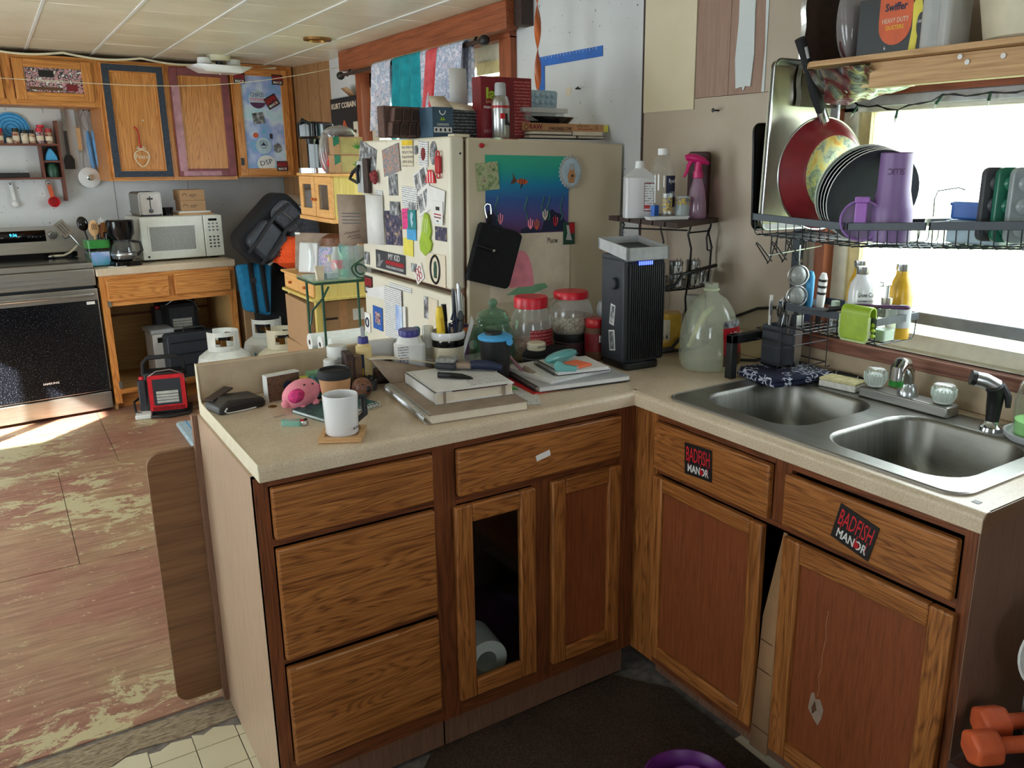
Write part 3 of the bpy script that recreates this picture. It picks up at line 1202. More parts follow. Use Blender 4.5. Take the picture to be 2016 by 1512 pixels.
# ================================================================ sink
def sink():
    t = T('double_sink', 'double-bowl stainless steel sink set into the worktop', 'sink',(.035,-.92,.914))
    n = 6
    z = .004
    cells = [((0,.415,.50,.832),(.055,.445,.405,.78),(.0,.02)),((0,0,.50,.415),(.05,.045,.405,.382),(0,0))]
    rim = M()
    for k,(c, b, _) in enumerate(cells):
        rc = .045
        outer = rrect(c[0], c[1], c[2], c[3],.0004, n)
        # round the two outside corners only
        full = rrect(c[0], c[1], c[2], c[3], rc, n)
        mm = len(outer)
        q = mm // 4
        if k == 0:
            ol = full[0:2*q] + outer[2*q:]
        else:
            ol = outer[0:2*q] + full[2*q:]
        inner = rrect(b[0], b[1], b[2], b[3],.085, n)
        v = [(x, y, z) for x, y in ol] + [(x, y, z) for x, y in inner]
        rim.add(v,[(i,(i + 1) % mm, mm + (i + 1) % mm, mm + i) for i in range(mm)])
    O('rim', rim, 'sink_steel', t)
    ed = rrect(0,0,.50,.832,.045,6)
    O('rim_edge', M().tube([(x, y,.002) for x, y in ed],.0042,6, True), 'steel_x', t)
    for c, b, _ in cells:
        m = M()
        loops = []
        for dz, ins, rr in ((.004,0,.085),(.002,.004,.083),(-.006,.008,.08),(-.10,.018,.075),(-.145,.03,.07),(-.165,.055,.06),(-.170,.10,.045)):
            loops.append([(x, y, dz) for x, y in rrect(b[0] + ins, b[1] + ins, b[2] - ins, b[3] - ins, rr,6)])
        n_ = len(loops[0])
        v = [p for lp in loops for p in lp] + [((b[0] + b[2])/2,(b[1] + b[3])/2,-.174)]
        f = []
        for a in range(len(loops)-1):
            f += [(a * n_ + i, a * n_ + (i + 1) % n_,(a + 1)*n_ + (i + 1) % n_,(a + 1)*n_ + i) for i in range(n_)]
        la = (len(loops)-1)*n_
        f += [(la + i, la + (i + 1) % n_, len(v)-1) for i in range(n_)]
        m.add(v, f)
        o = O('bowl', m, 'sink_steel', t)
        me = o.data
        me.set_sharp_from_angle(angle=R(80))
        O('drain', M().lathe([(.045,.002),(.035,.003),(.03,-.004),(0,-.004)],20,((b[0] + b[2])/2,(b[1] + b[3])/2,-.1725)), 'dark_steel', o)


sink()

t = T('faucet', 'chrome two-knob kitchen faucet on the back of the sink', 'faucet',(.49,-.505,.918), rz=-90)
O('base_plate', M().box(-.125,-.028,0,.125,.028,.028), 'steel_x', t, bevel=.004)
for x in (-.097,.097):
    k = O('knob', M().lathe([(0,0),(.018,0),(.022,.006),(.028,.02),(.0285,.038),(.025,.048),(.018,.052),(0,.052)],24,(x,0,.03)), 'knob_acrylic', t)
    O('knob_core', M().lathe([(0,.0),(.02,.002),(.021,.03),(.012,.036),(0,.036)],16,(x,0,.03)), 'white', k)
    rb = M()
    for i in range(20):
        a = 2*PI * i / 20
        rb.tube([(x + .0225*math.cos(a),.0225*math.sin(a),.037),(x + .0292*math.cos(a),.0292*math.sin(a),.052),(x + .0288*math.cos(a),.0288*math.sin(a),.068)],.0018,4)
    O('ribs', rb, 'bulb', k)
O('spout_collar', M().lathe([(.026,0),(.026,.012),(.02,.02),(.018,.03),(0,.03)],20,(.0,.0,.028)), 'silver', t)
O('spout', M().tube([(0,0,.05),(.0,-.004,.085),(.004,-.03,.115),(.006,-.055,.118)],[.014,.015,.017,.018],16), 'chrome', t)
O('spout_tip', M().tube([(.006,-.05,.118),(.007,-.064,.108),(.007,-.066,.078)],[.018,.019,.018],16), 'chrome', t)
O('aerator', M().lathe([(.018,0),(.017,-.016),(0,-.016)],18,(.007,-.066,.08)), 'green', t)

t = T('sink_sprayer', 'black sink spray head standing in its chrome holder', 'sprayer',(.475,-.735,.918), rz=-90)
O('holder', M().lathe([(.028,0),(.026,.008),(.018,.014),(.015,.022),(0,.022)],20), 'chrome', t)
O('handle', M().tube([(0,0,.016),(0,0,.06),(.002,-.002,.09),(0,-.012,.108)],[.014,.017,.019,.02],14), 'black', t)
O('spray_head', M().tube([(.0,.0,.104),(-.02,-.02,.118),(-.036,-.034,.122)],[.018,.018,.017],14), 'silver', t)
O('nozzle_ring', M().tube([(-.034,-.032,.1215),(-.042,-.039,.1235)],.0175,14), 'black', t)
O('trigger', M().tube([(.008,.004,.112),(.026,.006,.085),(.03,.004,.06)],[.008,.009,.006],8), 'black', t)

t = T('soap_dome', 'clear dome over a dish with green liquid beside the sprayer', 'dispenser',(.488,-.835,.918))
O('dish', M().lathe([(0,0),(.062,0),(.07,.008),(.072,.018),(.066,.018),(.06,.01),(0,.01)],32), 'light_grey', t)
O('liquid', M().lathe([(0,.012),(.05,.012),(.052,.045),(0,.045)],28), 'water_green', t)
O('dome', M().lathe([(.055,.012),(.056,.09),(.05,.125),(.034,.148),(.016,.156),(0,.157)],32), 'glass', t)
O('pump_tube', M().rod((.0,.008,.02),(.006,.0,.13),.004,8), 'lime', t)
O('pump_neck', M().cyl((.0,0,.155),.008,.03,12), 'grey_clear', t)
# ================================================================ fridge (leans a little towards the window wall)
FT = R(1.6)
fr = T('refrigerator', 'almond top-freezer refrigerator covered in magnets and papers', 'refrigerator',(.21,.81,.0), rot=(0,1.3,0))
O('cabinet', M().box(-.315,0,.02,.345,.80,1.602), 'fridge_skin', fr, bevel=.008)
O('gasket', M().box(-.325,.012,.05,-.314,.79,1.59), 'brown', fr)
O('hinge_cover', M().box(-.36,.005,1.602,-.30,.05,1.612), 'almond', fr, bevel=.003)
fd = O('freezer_door', M().box(-.378,.0,1.098,-.324,.80,1.604), 'fridge_door', fr, bevel=.010, seg=3)
rd = O('fridge_door', M().box(-.378,.0,.06,-.324,.80,1.078), 'fridge_door', fr, bevel=.010, seg=3)
O('hinge_bracket', M().box(-.37,.74,1.079,-.33,.79,1.097), 'silver', fr)
O('kick_grille', M().box(-.35,.02,.0,-.32,.78,.06), 'dark_grey', fr)
O('door_plug', M().cb((-.34,-.0005,1.55),(.006,.001,.006)), 'black', fd)


def dx(z):
    """front of the leaning doors at height z"""
    return .21-.3795+.0227*z - .0005


def fcard(name, label, cat, y, z, w, h, roll, mat, th=.0015, lift=0, group='papers and magnets on the freezer door', poly=None):
    o = card(name, label, cat,(dx(z)-lift, y, z), '-x', w, h, roll, mat, th, group, poly)
    o.rotation_euler.rotate_axis('X',-R(1.3))
    return o


fcard('horse_card', 'grey card with a white horse curling off the freezer door corner', 'card',1.52,1.55,.17,.095,-14, 'photo_bw')
fcard('photograph', 'faded landscape photograph held by a tan clip on the freezer', 'photograph',1.285,1.537,.155,.10,9, 'photo_warm',.003)
o = fcard('magnet_calendar', 'small cream magnetic calendar with yellow header strip', 'calendar',1.138,1.560,.094,.091,0, 'cal_grid')
O('header', M().box(-.047,-.002,.028,.047,-.0016,.0455), 'yellow', o)
o = fcard('round_sticker', 'little round sticker with a dark figure beside the calendar', 'sticker',1.067,1.571,.03,.03,0, 'photo_bw', poly=[(.016*math.cos(a * PI / 8),.016*math.sin(a * PI / 8)) for a in range(16)])
o = fcard('raffle_flyer', 'white flyer with a red seal hanging at the freezer top edge', 'flyer',1.005,1.557,.072,.085,-4, 'print_page')
O('seal', M().prism([(.018*math.cos(a * PI / 6),.022*math.sin(a * PI / 6)) for a in range(12)],-.0022,-.0016, 'y'), 'maroon', o)
fcard('mask_sticker', 'oval black and white face sticker near the freezer handle side', 'sticker',.927,1.559,.05,.075,0, 'photo_bw', poly=[(.026*math.cos(a * PI / 8),.039*math.sin(a * PI / 8)) for a in range(16)])
o = T('red_bottle_opener', 'red plastic bottle opener stuck upright on the freezer door', 'opener',(dx(1.523)-.002,.878,1.523))
O('body', M().box(-.012,-.016,-.03,0,.016,.026), 'red', o, bevel=.004)
for z in (.033,-.037):
    O('loop', M().tube([(-.006,.012*math.cos(a), z + .009*math.sin(a)) for a in [k * PI / 5 for k in range(10)]],.003,6, True), 'red', o)
o = fcard('photo_strip', 'white photo-booth sheet with four grey portraits tilted on the freezer', 'photograph',1.015,1.432,.115,.155,20, 'paper')
for a, b in ((-.03,.04),(.022,.042),(-.03,-.035),(.022,-.033)):
    O('portrait', M().box(a - .02,-.0021, b - .03, a + .02,-.0016, b + .03), 'photo_bw', o)
o = T('red_hand_magnet', 'red and white striped hand-shaped magnet on the freezer', 'magnet',(dx(1.48)-.002,.947,1.48))
O('palm', M().prism([(.036*math.cos(a * PI / 10),-.02+.045*math.sin(a * PI / 10)) for a in range(11)],-.004,0, 'x'), 'red_bright', o)
for k in (-.02,0,.02):
    O('stripe', M().box(-.0045, k - .003,-.018,-.004, k + .003,.018), 'paper', o)
fcard('receipt', 'curled white receipt with faint print under the photo sheet', 'paper',1.125,1.405,.13,.075,-3, 'print_page', lift=.002)
fcard('folded_note', 'white note with a curled flap below the striped magnet', 'paper',.91,1.405,.135,.08,-8, 'paper', lift=.003)
o = fcard('appointment_card', 'white appointment card with a small black crest', 'card',.888,1.363,.075,.078,-2, 'paper', lift=.006)
O('crest', M().box(-.014,-.0021,.008,.014,-.0016,.02), 'black', o)
for z, mt in ((-.006, 'red'),(-.016, 'maroon'),(-.028, 'black')):
    O('print_line', M().box(-.026 if z > -.02 else -.008,-.0021, z - .002,.026 if z > -.02 else .008,-.0016, z + .002), mt, o)
fcard('pink_note', 'bright pink sticky note beside the teal leaflet', 'sticky note',1.17,1.327,.056,.075,3, 'hot_pink')
o = fcard('teal_leaflet', 'teal and white leaflet pinned over the pink note', 'leaflet',1.11,1.327,.07,.07,2, 'teal', lift=.002)
O('blob', M().prism([(.0,-.028),(.014,-.01),(.004,.0),(.016,.02),(.0,.03),(-.01,.015),(-.006,-.012)],-.0022,-.0016, 'y'), 'frost_blue', o)
fcard('blue_note', 'bright blue card below the teal leaflet', 'card',1.117,1.275,.078,.042,0, 'sky_blue', lift=.001)
fcard('yellow_note', 'pale yellow sticky note low on the freezer door', 'sticky note',1.15,1.226,.086,.064,-1, 'yellow_paper')
fcard('business_card', 'small white and dark card above the teal leaflet', 'card',1.10,1.376,.06,.025,0, 'photo_bw', lift=.003)
_gl = [(.02,.075),(-.004,.078),(-.02,.05),(-.026,.0),(-.04,-.03),(-.03,-.06),(.008,-.072),(.05,-.045),(.058,-.02),(.04,-.005),(.05,.02),(.038,.05)]
o = fcard('green_hand_magnet', 'lime green hand-shaped foam magnet on the freezer door', 'magnet',1.0,1.28,.1,.1,-6, 'lime',.006, poly=_gl)
for k in (-.012,.004,.02):
    O('finger_line', M().cb((k,-.0064,.035),(.005,.001,.05),(0,8,0)), 'lime_rim', o)
fcard('group_photo', 'small dark group photograph at the lower freezer edge', 'photograph',.88,1.292,.085,.047,0, 'photo_night')
fcard('night_photo', 'large dark blue city-night photograph on the freezer', 'photograph',1.285,1.287,.155,.13,3, 'photo_night')
fcard('couple_photo', 'grey photograph overlapping the night picture', 'photograph',1.262,1.361,.088,.05,0, 'photo_bw', lift=.002)
fcard('portrait_photo', 'tall grey portrait print with a white border', 'photograph',1.275,1.447,.08,.078,2, 'photo_bw')
o = T('greeting_card', 'open brown greeting card with handwriting standing off the freezer edge', 'card',(dx(1.31)-.004,1.37,1.31), rot=(0,0,0))
O('front_leaf', M().add([(0,0,-.095),(0,0,.095),(-.03,.10,.095),(-.03,.10,-.095)],[(0,1,2,3)]), 'paper', o, solid=.001)
fl = O('back_leaf', M().add([(-.03,.10,-.095),(-.03,.10,.095),(-.115,.185,.097),(-.115,.185,-.10)],[(0,1,2,3)]), 'taupe', o, solid=.001)
_lr = Euler((R(90),0, R(-45)))
for z in (.022,.009,-.004,-.017):
    O('print_line', M().add([(-.047,.116, z),(-.047,.116, z + .003),(-.103,.172, z + .003),(-.103,.172, z)],[(0,1,2,3)]), 'dark_grey', fl, loc=(-.0012,-.0012,0))
_hw = M()
for k, z in enumerate((-.045,-.06,-.07)):
    _hw.tube([(-.05-.05*i / 14,.119+.05*i / 14, z - .012*i / 14+.004*math.sin(i * 2.2)) for i in range(15-3*k)],.0007,4)
O('handwriting', _hw, 'black', fl, loc=(-.0016,-.0016,0))
fcard('name_label', 'little white printed label above the open greeting card', 'label',1.415,1.412,.07,.025,0, 'print_page')
o = T('oar_bottle_opener', 'dark wooden plank with cast iron bottle opener beside the freezer', 'bottle opener',(dx(1.47)-.006,1.52,1.47))
O('plank', M().box(-.012,-.035,-.06,0,.015,.075), 'dark_brown', o, bevel=.003)
O('backing', M().box(-.008,.02,-.06,0,.09,.065), 'light_grey', o, bevel=.003)
O('opener', M().tube([(-.016,.06,-.02),(-.02,.05,.02),(-.016,.04,.045),(-.03,.075,.02),(-.034,.10,-.005),(-.018,.06,-.02)],.007,8), 'black', o)
o = T('red_rose_magnet', 'crumpled dark red fabric rose on the freezer door', 'magnet',(dx(1.478)-.012,1.428,1.478))
_rm = M()
for k in range(9):
    a = k * 2.4
    _rm.ell((.0-.002*(k % 3),.020*math.cos(a)*(k / 9),.022*math.sin(a)*(k / 9)-.004),.010,.014,.013,8,6)
O('petals', _rm, 'maroon', o)
o = fcard('bumper_sticker', 'black bumper sticker with white and red block lettering', 'sticker',1.325,1.155,.285,.072,0, 'charcoal')
TX(o, 'MY KID',.024, 'white',(.04,-.0017,.018), w=.11)
O('red_bar', M().box(-.045,-.0019,-.014,.135,-.0016,.004), 'maroon', o)
TX(o, "SKATEBOARDED",.012, 'red_bright',(.045,-.0021,-.005), w=.165)
TX(o, "YOUR HONOR STUDENT",.010, 'white',(.045,-.0017,-.023), w=.17)
O('skater', M().prism([(-.13,-.03),(-.115,-.005),(-.12,.02),(-.10,.022),(-.095,-.005),(-.06,.002),(-.088,-.018),(-.10,-.03)],-.002,-.0016, 'y'), 'grey', o)
o = fcard('team_decal', 'white decal sheet with a dark round team emblem', 'decal',.925,1.166,.155,.11,0, 'paper_cream')
O('emblem_ring', M().tube([(.036*math.cos(a * PI / 14),-.002,.048*math.sin(a * PI / 14)) for a in range(28)],.005,4, True), 'black', o)
O('emblem_figure', M().prism([(-.012,-.03),(.012,-.03),(.014,.01),(.006,.03),(-.01,.026),(-.014,.0)],-.002,-.0016, 'y'), 'dark_green', o)
fcard('ink_stamp', 'small black ink drawing on the far lower freezer corner', 'sticker',1.568,1.147,.055,.05,0, 'photo_bw')
fcard('dog_sticker', 'tiny grey dog sticker beside the red-patterned tag', 'sticker',1.106,1.154,.045,.03,0, 'photo_bw')
o = fcard('pattern_tag', 'white diamond tag with red circle pattern tilted on the freezer', 'tag',1.06,1.137,.07,.06,28, 'paper')
for a, b in ((-.012,.012),(.012,.012),(-.012,-.012),(.012,-.012)):
    O('circle', M().tube([(a + .011*math.cos(k * PI / 6),-.002, b + .011*math.sin(k * PI / 6)) for k in range(12)],.0016,4, True), 'red', o)


def manor(c, face, w, roll, label, lower=True, par=None):
    """black sticker: red scrawl over white capitals"""
    o = card('band_sticker', label, 'sticker', c, face, w, w * .86, roll, 'black',.0012, 'black stickers with red scrawl over white capitals')
    TX(o, 'BADFISH', w * .40, 'red_bright',(.0,-.0013, w * .12), w=w * .86, name='scrawl')
    for x, l in ((-.34,.10),(.10,.16),(.36,.22)):
        O('drip', M().box(w * x - w * .008,-.0016,-w * .08-w * l, w * x + w * .008,-.0012,-w * .04), 'red_bright', o)
    TX(o, 'MANOR', w * .21, 'white',(0,-.0013,-w * .25), w=w * .78, bold=.02)
    O('red_dot', M().prism([(w * (.14+.07*math.cos(a * PI / 5)), w * (-.25+.08*math.sin(a * PI / 5))) for a in range(10)],-.0022,-.0017, 'y'), 'red', o)
    return o


manor((FY - .0225,-.25,.785), '-x',.098,3, 'black and red sticker on the sink drawer front nearest the corner')
manor((FY - .0225,-.72,.775), '-x',.098,-13, 'tilted black and red sticker on the outer sink drawer front')
manor((dx(1.037),1.56,1.037), '-x',.085,0, 'black and red sticker high on the lower fridge door')
# lower fridge door
_g = 'papers and magnets on the lower fridge door'
fcard('name_plate', 'narrow white model plate near the top of the lower fridge door', 'label',1.235,1.064,.207,.017,0, 'print_page', group=_g)
o = fcard('school_letter', 'long white printed letter curling on the lower fridge door', 'letter',1.30,.955,.165,.20,0, 'print_page', lift=.004, group=_g)
O('curl', M().sheet(lambda u, v: (-.0825-.09*u,-.002-.035*u * u,.10-.06*v * (1-.5*u)-.02*u),6,2), 'paper', o)
o = fcard('blue_picture', 'blue magnet card with a white and red picture', 'magnet',1.47,.91,.10,.095,0, 'blue', group=_g)
O('picture', M().box(-.025,-.0021,-.025,.028,-.0016,.025), 'sticker_mix', o)
fcard('blue_bookmark', 'light blue patterned bookmark on the lower fridge door', 'bookmark',1.24,.945,.06,.10,0, 'poster_sky', group=_g, lift=.006)
fcard('paper_slip', 'narrow white slip with red print beside the blue bookmark', 'paper',1.19,.957,.026,.08,0, 'paper', group=_g, lift=.006)
o = fcard('round_decal', 'white decal with a dark blue ring on the lower fridge door', 'decal',1.585,.875,.06,.08,0, 'paper', group=_g)
O('ring', M().tube([(.016*math.cos(a * PI / 9),-.002,.018*math.sin(a * PI / 9)) for a in range(18)],.004,4, True), 'navy', o)
fcard('cow_sticker', 'black and white patched sticker near the fridge handle edge', 'sticker',1.005,1.02,.04,.08,0, 'photo_bw', group=_g)
fcard('yellow_flyer', 'pale yellow flyer near the fridge handle edge', 'flyer',.95,.99,.075,.14,0, 'paper_cream', group=_g)

# ---- fridge side towards the sink
_g = 'pictures on the side of the fridge'
FYs = .8085
o = card('sea_painting', 'painting of a fish over a blue and purple sea floor', 'painting',(.168, FYs,1.418), '-y',.344,.266,-.8, 'sea_paint',.001, _g)
O('fish_body', M().prism([(-.052,.046),(-.045,.052),(-.025,.056),(-.008,.050),(-.002,.043),(-.012,.036),(-.035,.037)],-.0018,-.001, 'y'), 'orange_rubber', o)
O('fish_tail', M().prism([(-.048,.047),(-.066,.076),(-.062,.058),(-.074,.036),(-.056,.040)],-.0018,-.001, 'y'), 'brown', o)
for x in (-.036,-.026,-.017):
    O('fish_stripe', M().cb((x,-.0019,.046),(.003,.0006,.016),(0,15,0)), 'black', o)
O('fin', M().prism([(-.03,.038),(-.022,.038),(-.03,.022),(-.034,.02)],-.0018,-.001, 'y'), 'dark_brown', o)
_rk = [(.055,-.125),(.075,-.07),(.085,-.062),(.10,-.05),(.115,-.062),(.14,-.07),(.165,-.105),(.165,-.128),(-.03,-.133),(-.03,-.12),(-.01,-.112),(.02,-.118)]
O('rock', M().prism(_rk,-.0016,-.001, 'y'), 'navy', o)
O('rock', M().prism([(-.165,-.128),(-.165,-.05),(-.145,-.055),(-.12,-.085),(-.10,-.125)],-.0016,-.001, 'y'), 'navy', o)
for x, z, mt in ((-.115,-.085, 'pink'),(.008,-.105, 'pink'),(.035,-.108, 'orange_rubber'),(.115,-.098, 'red'),(.07,-.075, 'paper_cream')):
    cm = M()
    for k in (-1,0,1):
        cm.tube([(x,-.0018, z - .014),(x + k * .008,-.0018, z),(x + k * .009,-.0018, z + .018+.006*(k == 0))],.0022,5)
    O('coral', cm, mt, o)
for x in (-.13,-.01,.06,.085,.14):
    O('weed', M().tube([(x + .006*math.sin(k * 1.4),-.0015,-.09+k * .014) for k in range(7)],.0022,4), 'green_plastic', o)
o = card('drawing_sheet', 'white drawing paper with a pink shape and the word meow', 'drawing',(.176, FYs + .0,1.165), '-y',.338,.24,-.8, 'paper_cream',.0007, _g)
TX(o, 'Meow',.022, 'black',(.092,-.0009,.09), w=.045)
O('pink_shape', M().prism([(-.04+.052*math.cos(a * PI / 14),-.07+.13*math.sin(a * PI / 14)) for a in range(15)],-.0012,-.0007, 'y'), 'pink', o)
O('green_band', M().prism([(-.105,-.095),(-.05,-.068),(.06,-.062),(.075,-.078),(.0,-.10)],-.0011,-.0007, 'y'), 'green_paper', o)
card('green_photo', 'pale green mottled photograph at the corner of the sea painting', 'photograph',(.005, FYs - .002,1.483), '-y',.084,.092,4, 'photo_green',.002, _g)
o = T('bottle_cap_magnet', 'big bottle-cap magnet with a dog wearing a top hat', 'magnet',(.344, FYs - .002,1.494), group=_g)
_sc = [((.047+.0035*math.cos(k * PI))*math.cos(k * PI / 24),(.056+.0035*math.cos(k * PI))*math.sin(k * PI / 24)) for k in range(48)]
O('rim', M().prism(_sc,-.008,0, 'y'), 'light_grey', o)
O('face', M().prism([(.039*math.cos(k * PI / 14),.047*math.sin(k * PI / 14)) for k in range(28)],-.009,-.008, 'y'), 'frost_blue', o)
O('dog_head', M().prism([(-.012,-.038),(.012,-.038),(.018,-.012),(.012,.008),(-.008,.008),(-.016,-.01)],-.0105,-.009, 'y'), 'cup_paper', o)
O('dog_nose', M().prism([(.0,-.016),(.008,-.016),(.007,-.008),(.001,-.008)],-.0115,-.0105, 'y'), 'black', o)
O('top_hat', M().box(-.014,-.0105,.008,.016,-.009,.012).box(-.008,-.0105,.012,.011,-.009,.03), 'light_grey', o)
o = card('travel_magnet', 'red and green rectangular picture magnet under the sea painting', 'magnet',(.340, FYs - .002,1.276), '-y',.05,.08,0, 'dark_green',.003, _g)
O('red_corner', M().box(.0,-.0036,.0,.024,-.003,.038), 'red', o)
O('figure', M().prism([(-.014,-.022),(.012,-.025),(.004,.0),(-.002,.03),(-.012,.03),(-.008,.0)],-.0042,-.003, 'y'), 'light_grey', o)
S('red_heart_magnet', 'tiny red dome magnet near the fridge top', 'magnet', M().ell((0,0,0),.011,.005,.008,12,8), 'red',(-.015, FYs - .003,1.583))
o = T('black_pouch', 'black zipped pouch hanging from a carabiner on the fridge side', 'pouch',(.0, FYs - .006,1.345))
bm = M().prism([(-.031,-.012),(.10,-.048),(.123,-.062),(.126,-.07),(.072,-.235),(.062,-.246),(.052,-.246),(-.088,-.206),(-.096,-.196),(-.04,-.02)],-.022,.004, 'y')
O('bag', bm, 'black_fabric', o, bevel=.006, seg=3)
O('zip', M().tube([(-.058,-.025,-.09),(-.03,-.027,-.098),(.0,-.026,-.108)],[.006,.005,.006],8), 'dark_steel', o)
O('zip_pull', M().ell((.006,-.028,-.11),.008,.004,.006,10,6), 'silver', o)
O('carabiner', M().tube([(-.008,-.006,.0),(-.014,-.006,.02),(-.016,-.006,.04),(-.006,-.006,.048),(.006,-.006,.044),(.009,-.006,.03),(.008,-.006,.0)],.003,6), 'chrome', o)
O('strap', M().box(-.006,-.012,-.02,.01,-.004,.012), 'black_fabric', o)

# ---- on top of the fridge
TZ = 1.612
o = T('seed_tray', 'brown pulp seed pots standing on edge on the fridge', 'seed tray',(-.165,1.10, TZ), rz=8)
o.scale = (1,1,1.15)
for i in range(4):
    for k in range(2):
        x = -.065+i * .034
        pts = [(x,.0),(x + .029,.0),(x + .034,.04),(x + .006,.04)]
        O('pot', M().prism([(a + k * .012, b + .042*k + .004) for a, b in pts],-.03,.03, 'y'), 'pulp', o)
        O('opening', M().prism([(a + k * .012+(.003 if a < x + .02 else -.003), b + .042*k + (.008 if b < .02 else .0)) for a, b in pts],-.0315,-.0295, 'y'), 'dark_brown', o)
O('tray_back', M().box(-.075,.0,0,.10,.045,.092), 'pulp', o, bevel=.004)
o = T('open_carton', 'slate blue and black carton with open cream flaps on the fridge', 'carton',(-.01,1.03, TZ), rz=0)
o.scale = (1,1,1.18)
O('front', M().box(-.10,-.055,0,-.022,.055,.085), 'navy_box', o)
O('side', M().box(-.022,-.055,0,.095,.055,.078), 'print_dark', o)
O('flap', M().add([(-.10,-.05,.085),(-.022,-.054,.085),(-.03,-.01,.118),(-.088,.0,.118)],[(0,1,2,3)]), 'paper_cream', o, solid=.001)
O('flap', M().add([(-.022,-.054,.082),(.095,-.054,.072),(.09,.0,.095),(-.03,-.01,.105)],[(0,1,2,3)]), 'paper_cream', o, solid=.001)
O('tall_flap', M().add([(.02,.05,.08),(.095,.05,.08),(.092,.055,.205),(.024,.055,.205)],[(0,1,2,3)]), 'white', o, solid=.0012)
TX(o, 'CAMMUNTE',.007, 'white',(-.062,-.0555,.036), w=.045)
O('icon_strip', M().box(-.096,-.0558,.014,-.028,-.055,.029), 'white', o)
for k in range(4):
    O('icon', M().ell((-.088+.017*k,-.0558,.0215),.004,.0006,.005,8,5), 'black', o)
O('leaf_mark', M().prism([(-.072,.048),(-.066,.058),(-.062,.05),(-.058,.058),(-.052,.048)],-.0556,-.055, 'y'), 'lime', o)
O('ring_mark', M().tube([(-.062+.011*math.cos(R(a)),-.0555,.075+.011*math.sin(R(a))) for a in range(180,361,20)],.0016,4), 'white', o)
o = T('biscuit_box', 'tall dark red dog biscuit box with green and white lettering', 'box',(.155,.965, TZ), rz=-3)
O('carton', M().box(-.095,-.035,0,.105,.035,.205), 'maroon', o)
O('side_print', M().box(.035,-.0355,.012,.10,-.035,.195), 'print_red', o)
TX(o, 'lar',.036, 'lime',(-.045,-.0353,.148), w=.065, bold=.03)
TX(o, 'biscuits',.013, 'cup_paper',(-.045,-.0353,.122), w=.062)
TX(o, 'maximum',.011, 'white',(-.05,-.0353,.104), w=.07, bold=.02)
TX(o, 'joy',.022, 'white',(-.035,-.0353,.082), w=.036, bold=.03)
TX(o, 'BIRTHDAY',.012, 'pink_paint',(-.052,-.0353,.022), w=.07)
o = T('spray_can', 'silver aerosol can with a boot picture standing by the red box', 'spray can',(.112,.895, TZ))
O('can', M().lathe([(0,0),(.03,0),(.032,.004),(.032,.115),(.026,.135),(.019,.14),(0,.14)],28), 'silver', o)
O('cap', M().lathe([(.019,.14),(.020,.142),(.019,.178),(.016,.182),(0,.182)],24), 'light_grey', o)
O('red_band', M().lathe([(.0324,.098),(.0324,.106)],28), 'red', o)
O('boot_mark', M().prism([(.0,.08),(.008,.08),(.009,.055),(.018,.045),(.018,.04),(-.002,.042)],-.0335,-.028, 'y'), 'black', o)
O('red_block', M().prism([(-.018,.062),(-.002,.062),(-.002,.08),(-.018,.08)],-.0335,-.024, 'y'), 'red_bright', o)
o = T('rolling_paper_box', 'long kraft box lettered RAW challenge cone on the book stack', 'box',(.385,.93, TZ + .027), rz=-2)
O('carton', M().box(-.17,-.02,0,.185,.02,.027), 'cup_paper', o)
O('end_flap', M().box(.185,-.02,0,.205,.02,.025), 'yellow_paper', o)
TX(o, 'RAW',.017, 'maroon',(-.115,-.0203,.0135), w=.055, bold=.03)
TX(o, 'CHALLENGE CONE',.011, 'dark_brown',(-.01,-.0203,.009), w=.10, bold=.02)
TX(o, 'GOOD LUCK!',.008, 'dark_brown',(.09,-.0203,.019), w=.055)
TX(o, "You're Gonna Need It!",.006, 'maroon',(.10,-.0203,.009), w=.065)
TX(o, '1',.015, 'black',(.152,-.0203,.0135))
O('logo_ring', M().tube([(-.155+.009*math.cos(k * PI / 8),-.0205,.0135+.009*math.sin(k * PI / 8)) for k in range(16)],.0014,4, True), 'maroon', o)
for i,(a, b, mt, lb) in enumerate((((-.16,.0),(.04,.012), 'black', 'thin black book under the kraft box on the fridge'),((.02,.012),(.16,.026), 'paper_cream', 'cream paperback under the kraft box on the fridge'),((-.16,.0122),(.018,.0255), 'dark_brown', 'dark brown book lying on the thin black book'),((.045,.0),(.175,.0118), 'black_matte', 'black notebook under the cream paperback'))):
    o = T('book', lb, 'book',(.385,.93, TZ + a[1]), rz=-2+2*i)
    h = b[1] - a[1]
    O('pages', M().box(a[0] + .003,-.052,.002, b[0] - .003,.05, h - .002), 'paper_cream', o)
    O('cover', M().box(a[0],-.055,0, b[0],.053,.002).box(a[0],-.055, h - .002, b[0],.053, h), mt, o)
o = S('black_dish', 'shallow black oval dish on top of the kraft box', 'dish', M().lathe([(0,0),(.09,0),(.115,.022),(.11,.022),(.088,.004),(0,.004)],28, sx=1.1, sy=.55), 'black_gloss',(.335,.955, TZ + .055))
o = T('plastic_container', 'clear plastic takeaway container in the black dish', 'container',(.31,.955, TZ + .061))
O('tub', M().prism(rrect(-.085,-.045,.085,.045,.01),0,.03), 'clear_plastic', o)
O('lid', M().prism(rrect(-.10,-.05,.10,.05,.012),.03,.045), 'milky_plastic', o)
o = T('ice_tray', 'pale blue-grey egg tray leaning behind the clear container', 'tray',(.36,1.03, TZ + .062), rot=(8,0,0))
O('tray', M().prism(rrect(-.07,0,.07,.115,.012),-.004,.008, 'y'), 'frost_blue', o)
for i in range(5):
    for k in range(2):
        O('cup', M().ell((-.048+.024*i,-.006,.075+.024*k - .0),.010,.008,.010,10,6), 'frost_blue', o)

